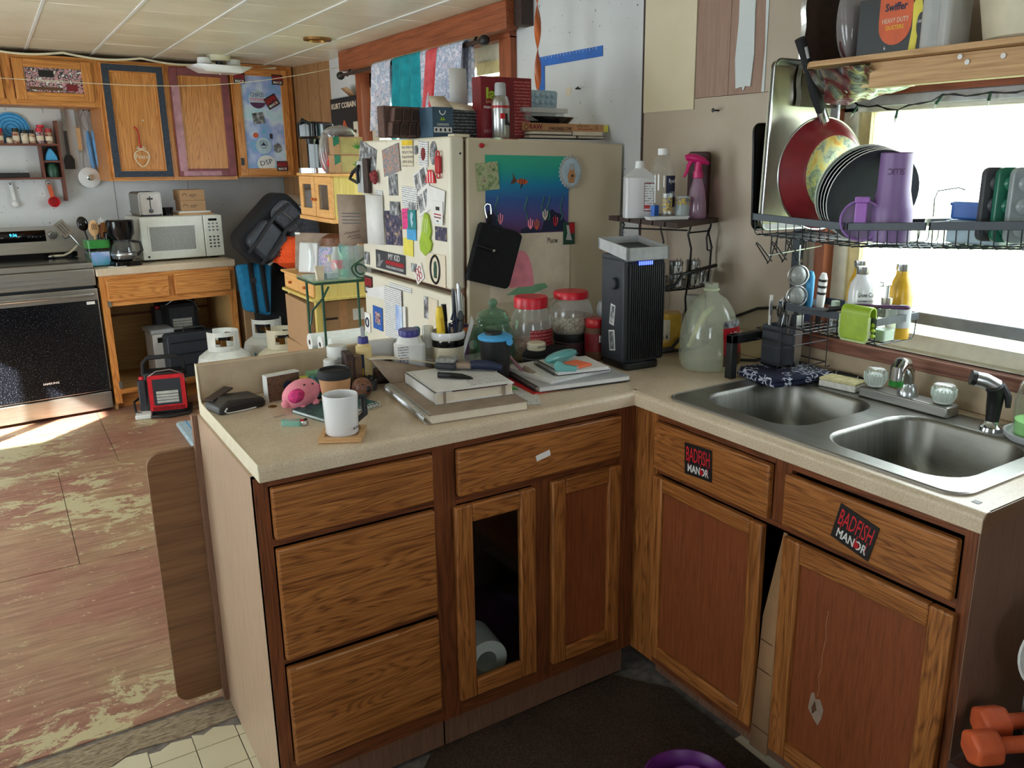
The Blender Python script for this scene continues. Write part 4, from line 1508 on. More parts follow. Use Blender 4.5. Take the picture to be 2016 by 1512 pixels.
# ---- things on the wall above the fridge
o = T('carpenter_square', 'blue metal carpenter square hanging on the white wall', 'square',(W - .001,1.385,1.955))
_sq = M().prism([(.012,.0),(-.43,.0),(-.43,-.038),(-.03,-.038),(-.03,-.26),(.012,-.26)],-.003,0, 'x')
O('blade', _sq, 'ruler_blue', o)
for k in range(18):
    O('tick', M().box(-.0036,-.02-k * .022,-.008-.003*(k % 2),-.003,-.0185-k * .022,-.002), 'white', o)
o = T('flypaper', 'sticky amber fly strip hanging from the ceiling', 'fly strip',(.40,1.10,1.70))
_fp = M().sheet(lambda u, v: (.013*math.cos(v * 9)*(u - .5)*2,.013*math.sin(v * 9)*(u - .5)*2,.03+.46*v),2,30)
O('strip', _fp, 'amber', o, solid=.002)
O('tube', M().cyl((0,0,-.03),.012,.06,16), 'pale_green', o)
S('screw', 'dark screw left in the wall above the corner shelf', 'screw', M().rod((0,0,0),(-.025,0,0),.003,8).ell((-.026,0,0),.003,.007,.007,10,6), 'dark_steel',(W,.33,1.69))
S('nail', 'bent black nail in the white wall under the square', 'nail', M().tube([(0,0,0),(-.02,.004,.0),(-.024,-.02,.004)],.003,6), 'black',(W,1.10,1.81))
o = card('tape_scrap', 'small cream tape square stuck on the white wall', 'tape',(W - .0005,1.18,1.805), '-x',.035,.03,4, 'paper_cream',.0008)

# ---- curtain rod with cloths
o = T('curtain_rod', 'black curtain rod with round finials over the far window', 'curtain rod',(W - .11,2.5,2.045))
O('rod', M().rod((0,.95,0),(0,-.80,0),.010,12), 'dark_brown', o)
for y in (.97,-.83):
    O('finial', M().ell((0, y,0),.024,.030,.024,16,10), 'black', o)
for y in (.86,.05,-.72):
    O('bracket', M().tube([(.0, y,-.012),(.012, y,.012),(.03, y,.04),(.06, y,.05)],.006,6), 'black', o)


def drape(name, label, y0, y1, zf, zb, mat, seed, ripple=.016, fold=6):
    rr = random.Random(seed)
    ph = rr.uniform(0,6)

    def fn(u, v):
        y = y0+(y1-y0)*u
        rip = ripple * math.sin(u * fold * 2*PI + ph)
        # down the back, over the rod, down the front
        if v < .3:
            k = v / .3
            return (.026+.4*rip, y, zb * (1-k))
        if v < .5:
            a = PI * (v - .3)/.2
            return (.026*math.cos(a)+.0, y,.020*math.sin(a)+.0)
        k = (v - .5)/.5
        return (-.026-rip * (.3+k)-.01*k, y + .02*k * math.sin(u * 7+ph),(zf + .02*math.sin(u * 11+ph))*k)
    return S(name, label, 'cloth', M().sheet(fn,44,26), mat,(W - .11,2.5,2.045), group='cloths hung over the curtain rod', solid=.003)


drape('hung_cloth', 'pale flowered cloth at the far end of the curtain rod',.40,.14,-.36,-.2, 'cloth_print',1,.012,4)
drape('hung_towel', 'bright teal towel twisted over the curtain rod',.125,-.22,-.40,-.3, 'teal_cloth',2,.022,3)
drape('hung_cloth', 'lilac cloth hanging between the teal and the red cloths',-.225,-.30,-.40,-.2, 'cloth_print',5,.010,2)
drape('hung_cloth', 'coral red cloth bunched over the curtain rod',-.305,-.42,-.30,-.2, 'cloth_red',3,.014,3)
drape('hung_curtain', 'ruffled white and lilac curtain at the near end of the rod',-.425,-.68,-.30,-.25, 'cloth_print',4,.014,9)
# ================================================================ far kitchen
def BT(name, label, cat, s, o, z, rz=0, group=None):
    return T(name, label, cat, BW(s, o, z), rz=RB + rz, group=group)


t = BT('electric_range', 'stainless steel electric range with a black glass oven door', 'range',-1.27,0,0)
O('body', M().box(.005,.03,.02,.755,.60,.905), 'charcoal', t)
O('cooktop', M().box(0,.0,.905,.76,.52,.94), 'steel_x', t, bevel=.006)
O('cooktop_glass', M().box(.02,.05,.9405,.74,.50,.944), 'oven_glass', t)
O('front_panel', M().box(0,-.012,.80,.76,.03,.905), 'steel_x', t, bevel=.006)
O('front_groove', M().box(.0,-.018,.828,.70,-.012,.836).box(.0,-.018,.858,.70,-.012,.864), 'silver', t)
o = O('oven_door', M().box(0,-.02,.14,.76,.028,.785), 'steel_x', t, bevel=.004)
O('door_glass', M().box(.008,-.0235,.145,.752,-.019,.715), 'oven_glass', o)
O('handle', M().box(.03,-.052,.742,.735,-.034,.762), 'silver', o, bevel=.005)
for x in (.06,.70):
    O('handle_mount', M().box(x - .012,-.038,.744, x + .012,-.018,.760), 'silver', o)
TX(o, 'SAMSUNG',.012, 'paper',(.44,-.0237,.235), w=.085, bold=.02)
O('energy_label', M().box(.69,-.0242,.69,.735,-.0236,.708), 'paper', o)
O('storage_drawer', M().box(0,-.02,.022,.76,.028,.132), 'steel_x', t, bevel=.005)
b = O('backguard', M().prism([(.46,.945),(.53,.945),(.56,1.135),(.50,1.135),(.485,1.03)],0,.77, 'x'), 'steel_x', t)
O('display', M().add([(.18,.4855,1.045),(.605,.4855,1.045),(.605,.4955,1.115),(.18,.4955,1.115)],[(0,1,2,3)]), 'black_gloss', b, solid=.002)
TX(b, '9:36',.018, 'led_cyan',(.43,.4885,1.09), w=.04)
for i in range(4):
    O('touch_mark', M().cb((.51+.022*i,.4868,1.075),(.006,.002,.004)), 'grey', b)
for x in (.645,.718):
    k = O('knob', M().lathe([(0,0),(.024,0),(.022,.022),(0,.024)],20).xf(Matrix.Translation((x,.489,1.082)) @ Matrix.Rotation(R(98),4, 'X')), 'silver', b)
    O('knob_ring', M().lathe([(.02,.001),(.027,.0),(.027,.004),(.02,.005)],20).xf(Matrix.Translation((x,.489,1.082)) @ Matrix.Rotation(R(98),4, 'X')), 'chrome', k)
O('guard_base', M().box(.0,.44,.944,.76,.47,.975), 'black_gloss', t)

# base unit, doors missing
t = BT('open_base_cabinet', 'oak base cabinet without doors under the microwave', 'cabinet',-.495,0,0)
wd = .82
for x in (0, wd - .016):
    O('side_panel', M().box(x,.0,.0, x + .016,.60,.85), 'cabinet_inside', t)
O('back_panel', M().box(.016,.59,.05, wd - .016,.60,.85), 'cabinet_inside', t)
O('back_rail', M().box(.016,.575,.50, wd - .016,.59,.515), 'oak_dark_x', t)
O('bottom_panel', M().box(.016,.02,.10, wd - .016,.59,.118), 'cabinet_inside', t)
O('toe_board', M().box(.016,.035,0, wd - .016,.05,.10), 'honey_oak_x', t)
for x in (0, wd - .04):
    O('stile', M().box(x,-.018,.04, x + .04,.0,.852), 'honey_oak_z', t)
O('stile', M().box(.39,-.0175,.69,.435,.0,.84), 'honey_oak_z', t)
for a in ((.826,.852),(.662,.698),(.10,.13)):
    O('rail', M().box(.04,-.018, a[0], wd - .04,.0, a[1]), 'honey_oak_x', t)
drawer_front(t,.036,.395,.696,.830,-.018, 'honey_oak_x')
drawer_front(t,.43, wd - .032,.70,.834,-.018, 'honey_oak_x')
for z in (.14,.66):
    O('hinge', M().box(.03,-.026, z,.05,-.016, z + .04), 'tin', t)
t = BT('back_worktop', 'pale laminate worktop under the microwave and coffee maker', 'worktop',-.505,0,.852)
O('slab', M().box(0,-.022,.0,.845,.635,.048), 'laminate', t, bevel=.008, seg=3)

# wall cabinets
def wall_cab(name, label, s0, s1, z0, z1, o0=.32):
    t = BT(name, label, 'cabinet', s0, o0, z0)
    O('carcass', M().box(0,.018,0, s1-s0,.315, z1-z0), 'honey_oak_x', t)
    return t


t = wall_cab('over_range_cabinet', 'low oak wall cabinet above the range with a stickered door panel',-1.32,-.285,1.865,2.155)
for a in ((0,.04),(.535,.585),(1.0,1.035)):
    O('stile', M().box(a[0],0,0, a[1],.018,.29), 'honey_oak_z', t)
for a in ((0,.035),(.262,.29)):
    O('rail', M().box(.04,.0005, a[0],1.0,.018, a[1]), 'honey_oak_x', t)
d = frame_door(t,.10,.53,.03,.265,.0, 'panel',.05, 'honey_oak_z', 'honey_oak_x', 'honey_oak_x')
d = frame_door(t,.59,1.005,.03,.265,.0, 'panel',.048, 'honey_oak_z', 'honey_oak_x', 'sticker_mix',.055)
O('sticker', M().box(.72,-.011,.165,.80,-.009,.205), 'black', d)
O('sticker', M().box(.86,-.011,.09,.92,-.009,.13), 'maroon', d)
O('sticker', M().box(.66,-.011,.09,.84,-.009,.108), 'brown', d)
TX(d, 'TENACIOUS',.02, 'white',(.78,-.0112,.14), w=.13)

t = wall_cab('tall_wall_cabinet', 'tall two-door oak wall cabinet with grip-tape and burgundy door borders',-.285,.53,1.415,2.155)
for a in ((0,.025),(.385,.435),(.79,.815)):
    O('stile', M().box(a[0],0,0, a[1],.018,.74), 'honey_oak_z', t)
for a in ((0,.03),(.71,.74)):
    O('rail', M().box(.025,.0005, a[0],.79,.018, a[1]), 'honey_oak_x', t)
d = frame_door(t,.018,.392,.016,.722,-.0, 'panel',.055, 'honey_oak_z', 'honey_oak_x', 'honey_oak_z')
m = M()
for q in ((.026,.024,.384,.062),(.026,.676,.384,.714),(.026,.062,.066,.676),(.344,.062,.384,.676)):
    O('grip_tape', M().box(q[0],-.0225, q[1], q[2],-.0204, q[3]), 'grip_tape', d)
O('small_knob', M().ell((.235,-.012,.38),.006,.006,.006,10,6), 'paper_cream', d)
d = frame_door(t,.425,.805,.024,.722,-.0, 'panel',.05, 'burgundy_paint', 'burgundy_paint', 'honey_oak_z')
O('faded_strip', M().box(.430,-.0225,.06,.478,-.0204,.60), 'pink_paint', d)
O('faded_strip', M().box(.45,-.0225,.028,.70,-.0204,.058), 'pink_paint', d)

t = wall_cab('poster_wall_cabinet', 'oak wall cabinet whose door is covered by a blue poster and stickers',.535,.965,1.43,2.185,.285)
for a in ((0,.02),(.39,.43)):
    O('stile', M().box(a[0],0,0, a[1],.018,.755), 'honey_oak_z', t)
for a in ((0,.03),(.715,.755)):
    O('rail', M().box(.02,.0005, a[0],.39,.018, a[1]), 'honey_oak_x', t)
d = frame_door(t,.005,.388,.01,.73,.0, 'panel',.05, 'honey_oak_z', 'honey_oak_x', 'poster_sky')
O('latch', M().box(.008,-.026,.08,.028,-.020,.13), 'black', d)
_S = lambda s, o, z: BW(s, o, z)


def scard(name, label, s, z, w, h, roll, mat, poly=None, th=.0015, o=.285-.0105):
    return card(name, label, 'sticker', BW(s, o, z), 'back', w, h, roll, mat, th, 'stickers on the poster door', poly)


_ci = lambda r: [(r * math.cos(k * PI / 12), r * math.sin(k * PI / 12)) for k in range(24)]
manor(BW(.582,.263,2.088), 'back',.078,0, 'small black and red sticker at the upper hinge corner of the poster door')
manor(BW(.848,.263,2.092), 'back',.078,0, 'small black and red sticker at the other upper corner of the poster door')
manor(BW(.80,.273,1.945), 'back',.092,30, 'tilted black and red sticker in the middle of the poster')
manor(BW(.835,.263,1.505), 'back',.08,0, 'faded black and red sticker at the bottom of the poster door')
o = scard('round_sticker', 'round white and purple sticker lettered chaos and kindness',.70,1.955,.1,.1,0, 'frost_blue', _ci(.062))
TX(o, 'CHAOS',.03, 'violet_cap',(0,-.0017,.03), w=.095)
TX(o, 'KINDNESS',.022, 'hot_pink',(0,-.0017,-.002), w=.105)
O('lower_half', M().prism([(.060*math.cos(R(a)),.060*math.sin(R(a))) for a in range(200,341,10)],-.0018,-.0015, 'y'), 'purple_dark', o)
scard('portrait_sticker', 'small black and white portrait sticker on the poster',.695,1.83,.08,.075,8, 'photo_bw')
scard('tiny_sticker', 'tiny dark rectangular sticker on the poster',.775,1.71,.02,.035,0, 'charcoal')
scard('coral_sticker', 'little coral blob sticker on the poster',.665,1.715,.035,.035,0, 'orange_rubber', _ci(.018))
o = scard('crest_sticker', 'large round white sticker with a small dark mountain crest',.715,1.645,.1,.1,0, 'frost_blue', _ci(.056))
O('mountain', M().prism([(-.02,.0),(.0,.025),(.02,.0)],-.002,-.0015, 'y'), 'navy', o)
O('crest_ring', M().tube([(.025*math.cos(k * PI / 8),-.002,.008+.025*math.sin(k * PI / 8)) for k in range(16)],.0015,4, True), 'navy', o)
scard('oval_sticker', 'oval grey and black sticker beside the mountain crest',.815,1.63,.06,.06,0, 'photo_bw',[(.03*math.cos(k * PI / 10),.034*math.sin(k * PI / 10)) for k in range(20)])
o = scard('oval_decal', 'white oval decal with the letters DSP',.725,1.525,.1,.1,12, 'white',[(.065*math.cos(k * PI / 12),.055*math.sin(k * PI / 12)) for k in range(24)])
TX(o, 'DSP',.034, 'navy',(0,-.0017,.004), w=.09)
o = T('peace_ornament', 'cut metal heart ornament on a red ribbon on the cabinet door', 'ornament', BW(-.085,.296,1.56), rz=RB)
_ht = [(.045*math.cos(R(a)),.01+.040*math.sin(R(a))-(.03*(1-abs(math.cos(R(a)))) if a > 180 else 0)) for a in range(0,360,20)]
O('outline', M().tube([(x,0, z) for x, z in _ht],.0035,5, True), 'cream', o)
TX(o, 'Peace',.03, 'cream',(0,.0,.008), w=.075)
O('bow', M().tube([(0,0,.055),(-.02,0,.07),(-.03,0,.06),(0,0,.055),(.03,0,.06),(.02,0,.072),(0,0,.055)],.003,5), 'cream', o)
O('ribbon', M().tube([(0,0,.06),(-.004,0,.10),(-.004,0,.15),(-.012,0,.18),(-.026,0,.195)],.005,5), 'red', o)

# loose pale tape hanging along the tops of the cabinets
ST('hanging_tape', M().sheet(lambda u, v: BW(-.9+1.75*u,.27,2.165+.012*v - .022*abs(math.sin(u * 4*PI))+.0),48,1), 'cream', ceil)
t = BT('ceiling_lamp', 'ceiling lamp with a loose white glass shade tipped below it', 'lamp',.36,-.02,2.19)
O('canopy', M().lathe([(0,0),(.075,0),(.07,-.035),(0,-.035)],24), 'cream', t)
O('socket', M().lathe([(0,-.035),(.022,-.035),(.02,-.065),(0,-.065)],14), 'black', t)
for x in (-.09,.09):
    O('globe_bracket', M().lathe([(.04,-.02),(.045,-.05),(.03,-.075),(0,-.078)],18,(x,0,0)), 'lamp_glass', t)
O('shade', M().add([(-.17,-.12,-.068),(.17,-.12,-.068),(.17,.12,-.068),(-.17,.12,-.068),(-.11,-.08,-.105),(.11,-.08,-.105),(.11,.08,-.105),(-.11,.08,-.105)],[(0,1,5,4),(1,2,6,5),(2,3,7,6),(3,0,4,7),(4,5,6,7)]), 'lamp_glass', t, solid=.003)
O('shade_nut', M().ell((0,0,-.11),.008,.008,.008,10,6), 'silver', t)
O('rod', M().rod((0,0,-.06),(0,0,-.105),.004,6), 'silver', t)
_a, _b = BW(-1.3,.1,1.99),(.585,3.60,2.12)
_st = [(_a[0] + (_b[0] - _a[0])*k / 30, _a[1] + (_b[1] - _a[1])*k / 30, _a[2] + (_b[2] - _a[2])*k / 30-.09*math.sin(PI * k / 30)+.02*math.sin(2*PI * k / 30)) for k in range(31)]
S('hanging_string', 'thin twisted string stretched across the room below the ceiling', 'string', M().tube([(x - _st[0][0], y - _st[0][1], z - _st[0][2]) for x, y, z in _st],.0022,5), 'string', _st[0])

# spice rack and hanging tools
t = BT('spice_rack', 'dark wooden spice rack on the wall beside the wall cabinet', 'rack',-1.0,.555,1.29)
O('upright', M().prism([(.0,.0),(.075,.0),(.075,.50),(.0,.50)],.49,.503, 'x'), 'rack_wood_z', t)
O('upright', M().box(.385,0,.15,.397,.075,.345), 'rack_wood_z', t)
O('shelf', M().box(0,0,.345,.49,.075,.358), 'rack_wood', t)
O('shelf', M().box(0,0,.138,.49,.075,.15), 'rack_wood', t)
O('shelf', M().box(.397,0,.243,.49,.075,.253), 'rack_wood', t)
O('back_cell', M().box(.397,.07,.15,.49,.075,.345), 'dark_brown', t)
_sz = 1.29+.358


def spice_jar(s, label, r, h, body, cap, ch=.022, z=_sz, o=.59):
    t = BT('spice_jar', label, 'jar', s, o, z, group='spice jars on the wall rack')
    O('jar', M().lathe([(0,0),(r,0),(r, h * .72),(r * .8, h * .78),(0, h * .78)],16), body, t)
    O('label_band', M().lathe([(r * 1.02, h * .2),(r * 1.02, h * .5)],16), 'paper_cream', t)
    O('lid', M().lathe([(r * .85, h * .76),(r * .88, h * .76),(r * .88, h),(0, h)],16), cap, t)


for s, lb, r, h, bd_, cp in ((-.862, 'blue spice jar at the end of the spice rack',.018,.085, 'navy', 'navy'),(-.815, 'spice jar with a pinkish red lid and pink label',.021,.09, 'snack', 'red_cap'),(-.765, 'short clear jar of pale spice with a dark lid',.017,.045, 'spice_pale', 'black'),(-.728, 'tall brown spice jar with a black lid',.020,.092, 'spice', 'black'),(-.682, 'clear jar of pale seeds with a black lid',.020,.082, 'spice_pale', 'black'),(-.642, 'dark pepper jar with a black lid',.017,.082, 'spice', 'black_matte'),(-.598, 'spice jar with a red lid and white speckled label',.021,.095, 'sticker_mix', 'red_cap'),(-.548, 'brown spice jar with a dark red lid next to the rack end',.021,.092, 'spice', 'red')):
    spice_jar(s, lb, r, h, bd_, cp)
t = BT('red_jar_top', 'red plastic screw top resting on top of the spice jars', 'jar top',-.588,.60, _sz + .097)
O('cap', M().lathe([(0,0),(.02,0),(.02,.018),(0,.02)],16), 'red_cap', t)
O('collar', M().lathe([(.0205,.0),(.022,.0),(.022,.004),(.0205,.004)],16), 'red', t)
t = BT('blue_trivet', 'round blue ribbed trivet hanging behind the spice jars', 'trivet',-.74,.632,1.735)
O('disc', M().lathe([(0,0),(.10,0),(.10,.008),(0,.008)],36).xf(Matrix.Rotation(R(90),4, 'X')), 'sky_blue', t)
for r in (.03,.05,.07,.09):
    O('rib', M().tube([(r * math.cos(k * PI / 16),-.008, r * math.sin(k * PI / 16)) for k in range(32)],.002,4, True), 'blue', t)
t = BT('black_tray', 'small black tray with a clear lid on the lower rack shelf', 'tray',-.79,.592,1.44)
O('tray', M().box(-.10,-.03,0,.10,.03,.03), 'black', t, bevel=.004)
O('lid', M().box(-.098,-.028,.03,.098,.028,.042), 'clear_plastic', t)
O('sticker', M().box(-.095,-.0308,.002,-.085,-.03,.028), 'paper', t)
S('blue_scoop', 'sky blue scoop standing in the upper rack cell', 'scoop', M().prism([(-.036,0),(.04,0),(.034,.03),(.01,.072),(-.004,.078),(-.025,.04)],-.02,.02, 'y'), 'sky_blue', BW(-.556,.592,1.5435), rz=RB, bevel=.006)
S('green_jar', 'dark green glass jar in the lower rack cell', 'jar', M().lathe([(0,0),(.03,0),(.036,.03),(.034,.06),(.022,.08),(.02,.085),(0,.085)],18), 'dark_green', BW(-.556,.592,1.4405))


def hang(name, label, cat, s, z, parts, tilt=0, o=.632):
    t = T(name, label, cat, BW(s, o, z))
    t.rotation_euler = (Matrix.Rotation(R(RB),3, 'Z') @ Matrix.Rotation(R(tilt),3, 'Y')).to_euler()
    O('hook', M().rod((0,.008,0),(0,-.015,0),.004,8), 'dark_steel', t)
    for nm, m, mt in parts:
        O(nm, m, mt, t)
    return t


hang('basting_brush', 'grey-handled basting brush with black bristles hanging by the rack', 'brush',-.447,1.87,[('grip', M().box(-.011,-.014,-.14,.011,-.004,.01), 'chrome'),('handle', M().box(-.009,-.013,-.29,.009,-.005,-.14), 'dark_grey'),('bristles', M().prism([(-.014,-.29),(.014,-.29),(.03,-.32),(.028,-.38),(-.026,-.38),(-.028,-.32)],-.018,-.002, 'y'), 'black')])
hang('grill_fork', 'long steel grill fork with a wooden grip on the wall', 'fork',-.372,1.87,[('grip', M().box(-.009,-.014,-.12,.009,-.004,.01), 'chrome'),('handle', M().box(-.012,-.013,-.26,.012,-.004,-.10), 'spoon_wood'),('tines', M().box(-.012,-.011,-.38,-.008,-.006,-.26).box(.008,-.011,-.38,.012,-.006,-.26).box(-.012,-.011,-.275,.012,-.006,-.26), 'silver')])
for k,(s, lb) in enumerate(((-.325, 'steel kitchen tongs with a long light blue grip'),(-.292, 'second pair of tongs with a light blue grip beside the cabinet'))):
    hang('kitchen_tongs', lb, 'tongs', s,1.86,[('loop', M().tube([(-.004,-.012,-.01),(-.026+.012*k,-.012,-.05),(-.018+.012*k,-.012,-.10),(.004,-.012,-.14),(.016,-.012,-.10),(.012,-.012,-.05),(.004,-.012,-.01)],.004,6), 'silver'),('grip', M().tube([(.002,-.012,-.13),(.0,-.016,-.2),(.0,-.016,-.33),(.004,-.014,-.37)],[.009,.015,.014,.008],10), 'blue_handle')],-2)
t = BT('pot_lid', 'round white pot lid with a steel knob hanging on the wall', 'lid',-.345,.61,1.435)
O('lid', M().lathe([(0,.014),(.03,.013),(.058,.004),(.066,.0),(.066,-.004),(0,-.004)],32).xf(Matrix.Rotation(R(90),4, 'X')), 'white_gloss', t)
O('knob', M().lathe([(0,.012),(.01,.014),(.02,.022),(.019,.03),(0,.034)],20).xf(Matrix.Rotation(R(90),4, 'X')), 'chrome', t)
hang('measuring_cup', 'red measuring cup hanging by its handle from the rack', 'measuring cup',-.585,1.40,[('ring', M().tube([(.016*math.cos(k * PI / 7),-.012,.016*math.sin(k * PI / 7)+.004) for k in range(14)],.0025,5, True), 'brass'),('handle', M().box(-.012,-.016,-.09,.012,-.006,-.008), 'orange_rubber'),('cup', M().lathe([(0,.0),(.03,.0),(.034,.05),(.031,.05),(.027,.004),(0,.004)],20).xf(Matrix.Translation((-.005,-.005,-.115)) @ Matrix.Rotation(R(90),4, 'X')), 'red_bright')],-8)
hang('measuring_spoon', 'white measuring spoon hanging under the spice rack', 'spoon',-.795,1.40,[('ring', M().tube([(.010*math.cos(k * PI / 6),-.012,.010*math.sin(k * PI / 6)) for k in range(12)],.002,5, True), 'silver'),('handle', M().box(-.008,-.015,-.10,.008,-.009,-.006), 'white'),('bowl', M().ell((.0,-.014,-.125),.02,.012,.022,14,8), 'white')],-5)

# ---- on the back worktop
BZ = .9
t = BT('microwave_oven', 'white countertop microwave oven with a key pad', 'microwave',-.19,.15, BZ)
O('body', M().box(0,.012,.012,.52,.36,.29), 'micro_white', t, bevel=.008)
for x in (.05,.47):
    O('foot', M().box(x - .02,.03,0, x + .02,.33,.012), 'black', t)
d = O('door', M().box(.0,-.012,.014,.395,.014,.288), 'micro_white', t, bevel=.006)
O('window', M().box(.055,-.0135,.07,.335,-.0115,.225), 'micro_glass', d)
m = M()
for q in ((.045,.06,.345,.066),(.045,.229,.345,.235),(.045,.066,.051,.229),(.339,.066,.345,.229)):
    m.box(q[0],-.015, q[1], q[2],-.0115, q[3])
O('window_trim', m, 'white', d)
O('badge', M().lathe([(0,0),(.008,0),(.008,.0015),(0,.0015)],14).xf(Matrix.Translation((.035,-.012,.035)) @ Matrix.Rotation(R(90),4, 'X')), 'dark_grey', d)
p = O('key_pad', M().box(.398,-.010,.014,.52,.014,.288), 'micro_white', t, bevel=.005)
O('display', M().box(.43,-.0115,.25,.485,-.0095,.265), 'black_gloss', p)
for i in range(3):
    for j in range(8):
        if j == 3:
            continue
        O('key', M().ell((.432+.026*i,-.0105,.232-.022*j),.008,.0015,.006,8,5), 'dark_grey' if j > 2 else 'grey', p)
t = BT('toaster', 'two-slice stainless toaster standing on the microwave', 'toaster',-.165,.20, BZ + .29)
O('shell', M().prism(rrect(0,0,.14,.155,.02,5),0,.22, 'y'), 'steel_x', t)
O('base', M().box(.006,-.004,.0,.134,.224,.014), 'black', t)
O('end_plate', M().prism(rrect(.012,.012,.128,.145,.012,4),-.006,.0, 'y'), 'silver', t)
O('lever_slot', M().box(.066,-.0075,.05,.072,-.0058,.13), 'black', t)
O('lever', M().box(.052,-.02,.108,.086,-.006,.118), 'black', t, bevel=.003)
O('dial', M().lathe([(0,0),(.014,0),(.012,.01),(0,.01)],16).xf(Matrix.Translation((.07,-.006,.035)) @ Matrix.Rotation(R(90),4, 'X')), 'dark_grey', t)
for y in (.06,.13):
    O('slot', M().box(.03, y,.1545,.11, y + .03,.1565), 'black', t)
S('black_ramekin', 'small black ramekin on the microwave beside the toaster', 'cup', M().lathe([(0,0),(.032,0),(.036,.052),(.032,.052),(.028,.006),(0,.006)],20), 'black_gloss', BW(.02,.25, BZ + .29))
S('cutting_board', 'thin wooden board under the white tray on the microwave', 'board', M().box(-.11,-.09,0,.11,.09,.012), 'bamboo', BW(.19,.30, BZ + .29), rz=RB, bevel=.003)
S('white_tray', 'shallow white tray under the napkin cartons', 'tray', M().prism(rrect(-.105,-.085,.105,.085,.02),0,.012), 'white', BW(.19,.30, BZ + .302), rz=RB, bevel=.003)
for k, lb in enumerate(('kraft napkin carton resting on the white tray', 'kraft napkin carton stacked on top of the other one')):
    t = T('napkin_carton', lb, 'carton', BW(.185-.004*k,.30, BZ + .314+.07*k), rz=RB + 3*k - 2, group='kraft napkin cartons')
    O('carton', M().box(-.08,-.07,0,.08,.07,.0695), 'cardboard', t, bevel=.002)
    O('roof_mark', M().tube([(-.05+.014*math.cos(R(a)),-.0705,.03+.014*math.sin(R(a))) for a in range(0,181,20)],.0016,4), 'black', t)
    O('print_line', M().box(-.02,-.0706,.034,.025,-.07,.038).box(-.02,-.0706,.024,.015,-.07,.027), 'dark_brown', t)
t = BT('coffee_maker', 'black drip coffee maker with a glass carafe', 'coffee maker',-.315,.10, BZ, rz=8)
O('base', M().prism(rrect(-.085,-.09,.085,.12,.03,5),0,.03), 'black_gloss', t, bevel=.004)
O('column', M().box(-.075,.04,.03,.075,.115,.21), 'black_gloss', t, bevel=.01)
O('basket', M().lathe([(0,.165),(.06,.165),(.078,.20),(.082,.275),(.07,.285),(0,.285)],28,(0,-.005,0)), 'black_gloss', t)
c = O('carafe', M().lathe([(.045,.034),(.07,.045),(.074,.08),(.062,.125),(.05,.145),(.052,.155)],28,(0,-.015,0)), 'glass', t)
O('coffee', M().lathe([(0,.036),(.043,.036),(.067,.047),(.071,.075),(0,.075)],28,(0,-.015,0)), 'dark_brown', c)
O('carafe_band', M().lathe([(.0735,.062),(.0755,.066),(.0755,.076),(.0735,.08)],28,(0,-.015,0)), 'silver', c)
O('carafe_lid', M().lathe([(.054,.15),(.052,.162),(0,.164)],24,(0,-.015,0)), 'black', c)
O('carafe_handle', M().tube([(.05,-.03,.15),(.095,-.045,.14),(.10,-.048,.09),(.075,-.03,.06)],.009,8), 'black', c)
t = BT('utensil_crock', 'green glass utensil jar with a faded label by the stove', 'jar',-.445,.16, BZ)
O('jar', M().prism(rrect(-.065,-.065,.065,.065,.018,4),0,.17), 'green_glass', t)
O('green_band', M().prism(rrect(-.0665,-.0665,.0665,.0665,.019,4),.115,.165), 'green', t)
O('dark_band', M().prism(rrect(-.0663,-.0663,.0663,.0663,.019,4),.098,.115), 'black_gloss', t)
O('picture', M().box(-.052,-.068,.01,.052,-.066,.092), 'poster_sky', t)


def ut(name, label, cat, dx_, dy, ang, parts, g='utensils in the green jar'):
    t = T(name, label, cat, BW(-.445+dx_,.16+dy, BZ + .03), group=g)
    t.rotation_euler = (Matrix.Rotation(R(RB),3, 'Z') @ Euler((R(ang[0]), R(ang[1]),0)).to_matrix()).to_euler()
    for nm, m, mt in parts:
        O(nm, m, mt, t)


ut('spatula', 'slotted metal spatula leaning far out of the green jar', 'spatula',-.03,.0,(8,-34),[('handle', M().rod((0,0,0),(0,0,.21),.005,8), 'silver'),('blade', M().box(-.03,-.002,.21,.03,.002,.31), 'silver'),('slot', M().box(-.018,-.003,.225,-.014,.003,.295).box(-.004,-.003,.225,.0,.003,.295).box(.012,-.003,.225,.016,.003,.295), 'dark_grey')])
ut('serving_spoon', 'black serving spoon standing in the green jar', 'spoon',-.02,.03,(-6,-8),[('handle', M().rod((0,0,0),(0,0,.20),.005,8), 'black'),('bowl', M().ell((0,0,.235),.032,.012,.045,16,10), 'black_gloss')])
ut('slotted_spoon', 'pale wooden slotted spoon standing in the green jar', 'spoon',-.005,-.02,(-4,0),[('handle', M().rod((0,0,0),(0,0,.17),.006,8), 'spoon_wood'),('bowl', M().ell((0,0,.205),.030,.007,.05,16,10), 'spoon_wood'),('slot', M().box(-.012,-.009,.195,-.009,.009,.23).box(-.0015,-.009,.195,.0015,.009,.235).box(.009,-.009,.195,.012,.009,.23), 'brown')])
ut('kitchen_turner', 'reddish wooden turner leaning in the green jar', 'spatula',.03,.0,(-4,6),[('handle', M().rod((0,0,0),(0,0,.15),.006,8), 'brown'),('blade', M().ell((0,0,.19),.026,.006,.05,14,10), 'oak_z')])
ut('carving_fork', 'white-tipped black fork standing in the green jar', 'fork',.02,.035,(-8,8),[('handle', M().rod((0,0,0),(0,0,.19),.006,8), 'black'),('tines', M().box(-.014,-.002,.19,-.008,.002,.26).box(-.003,-.002,.19,.003,.002,.27).box(.008,-.002,.19,.014,.002,.26).box(-.014,-.002,.18,.014,.002,.195), 'white')])
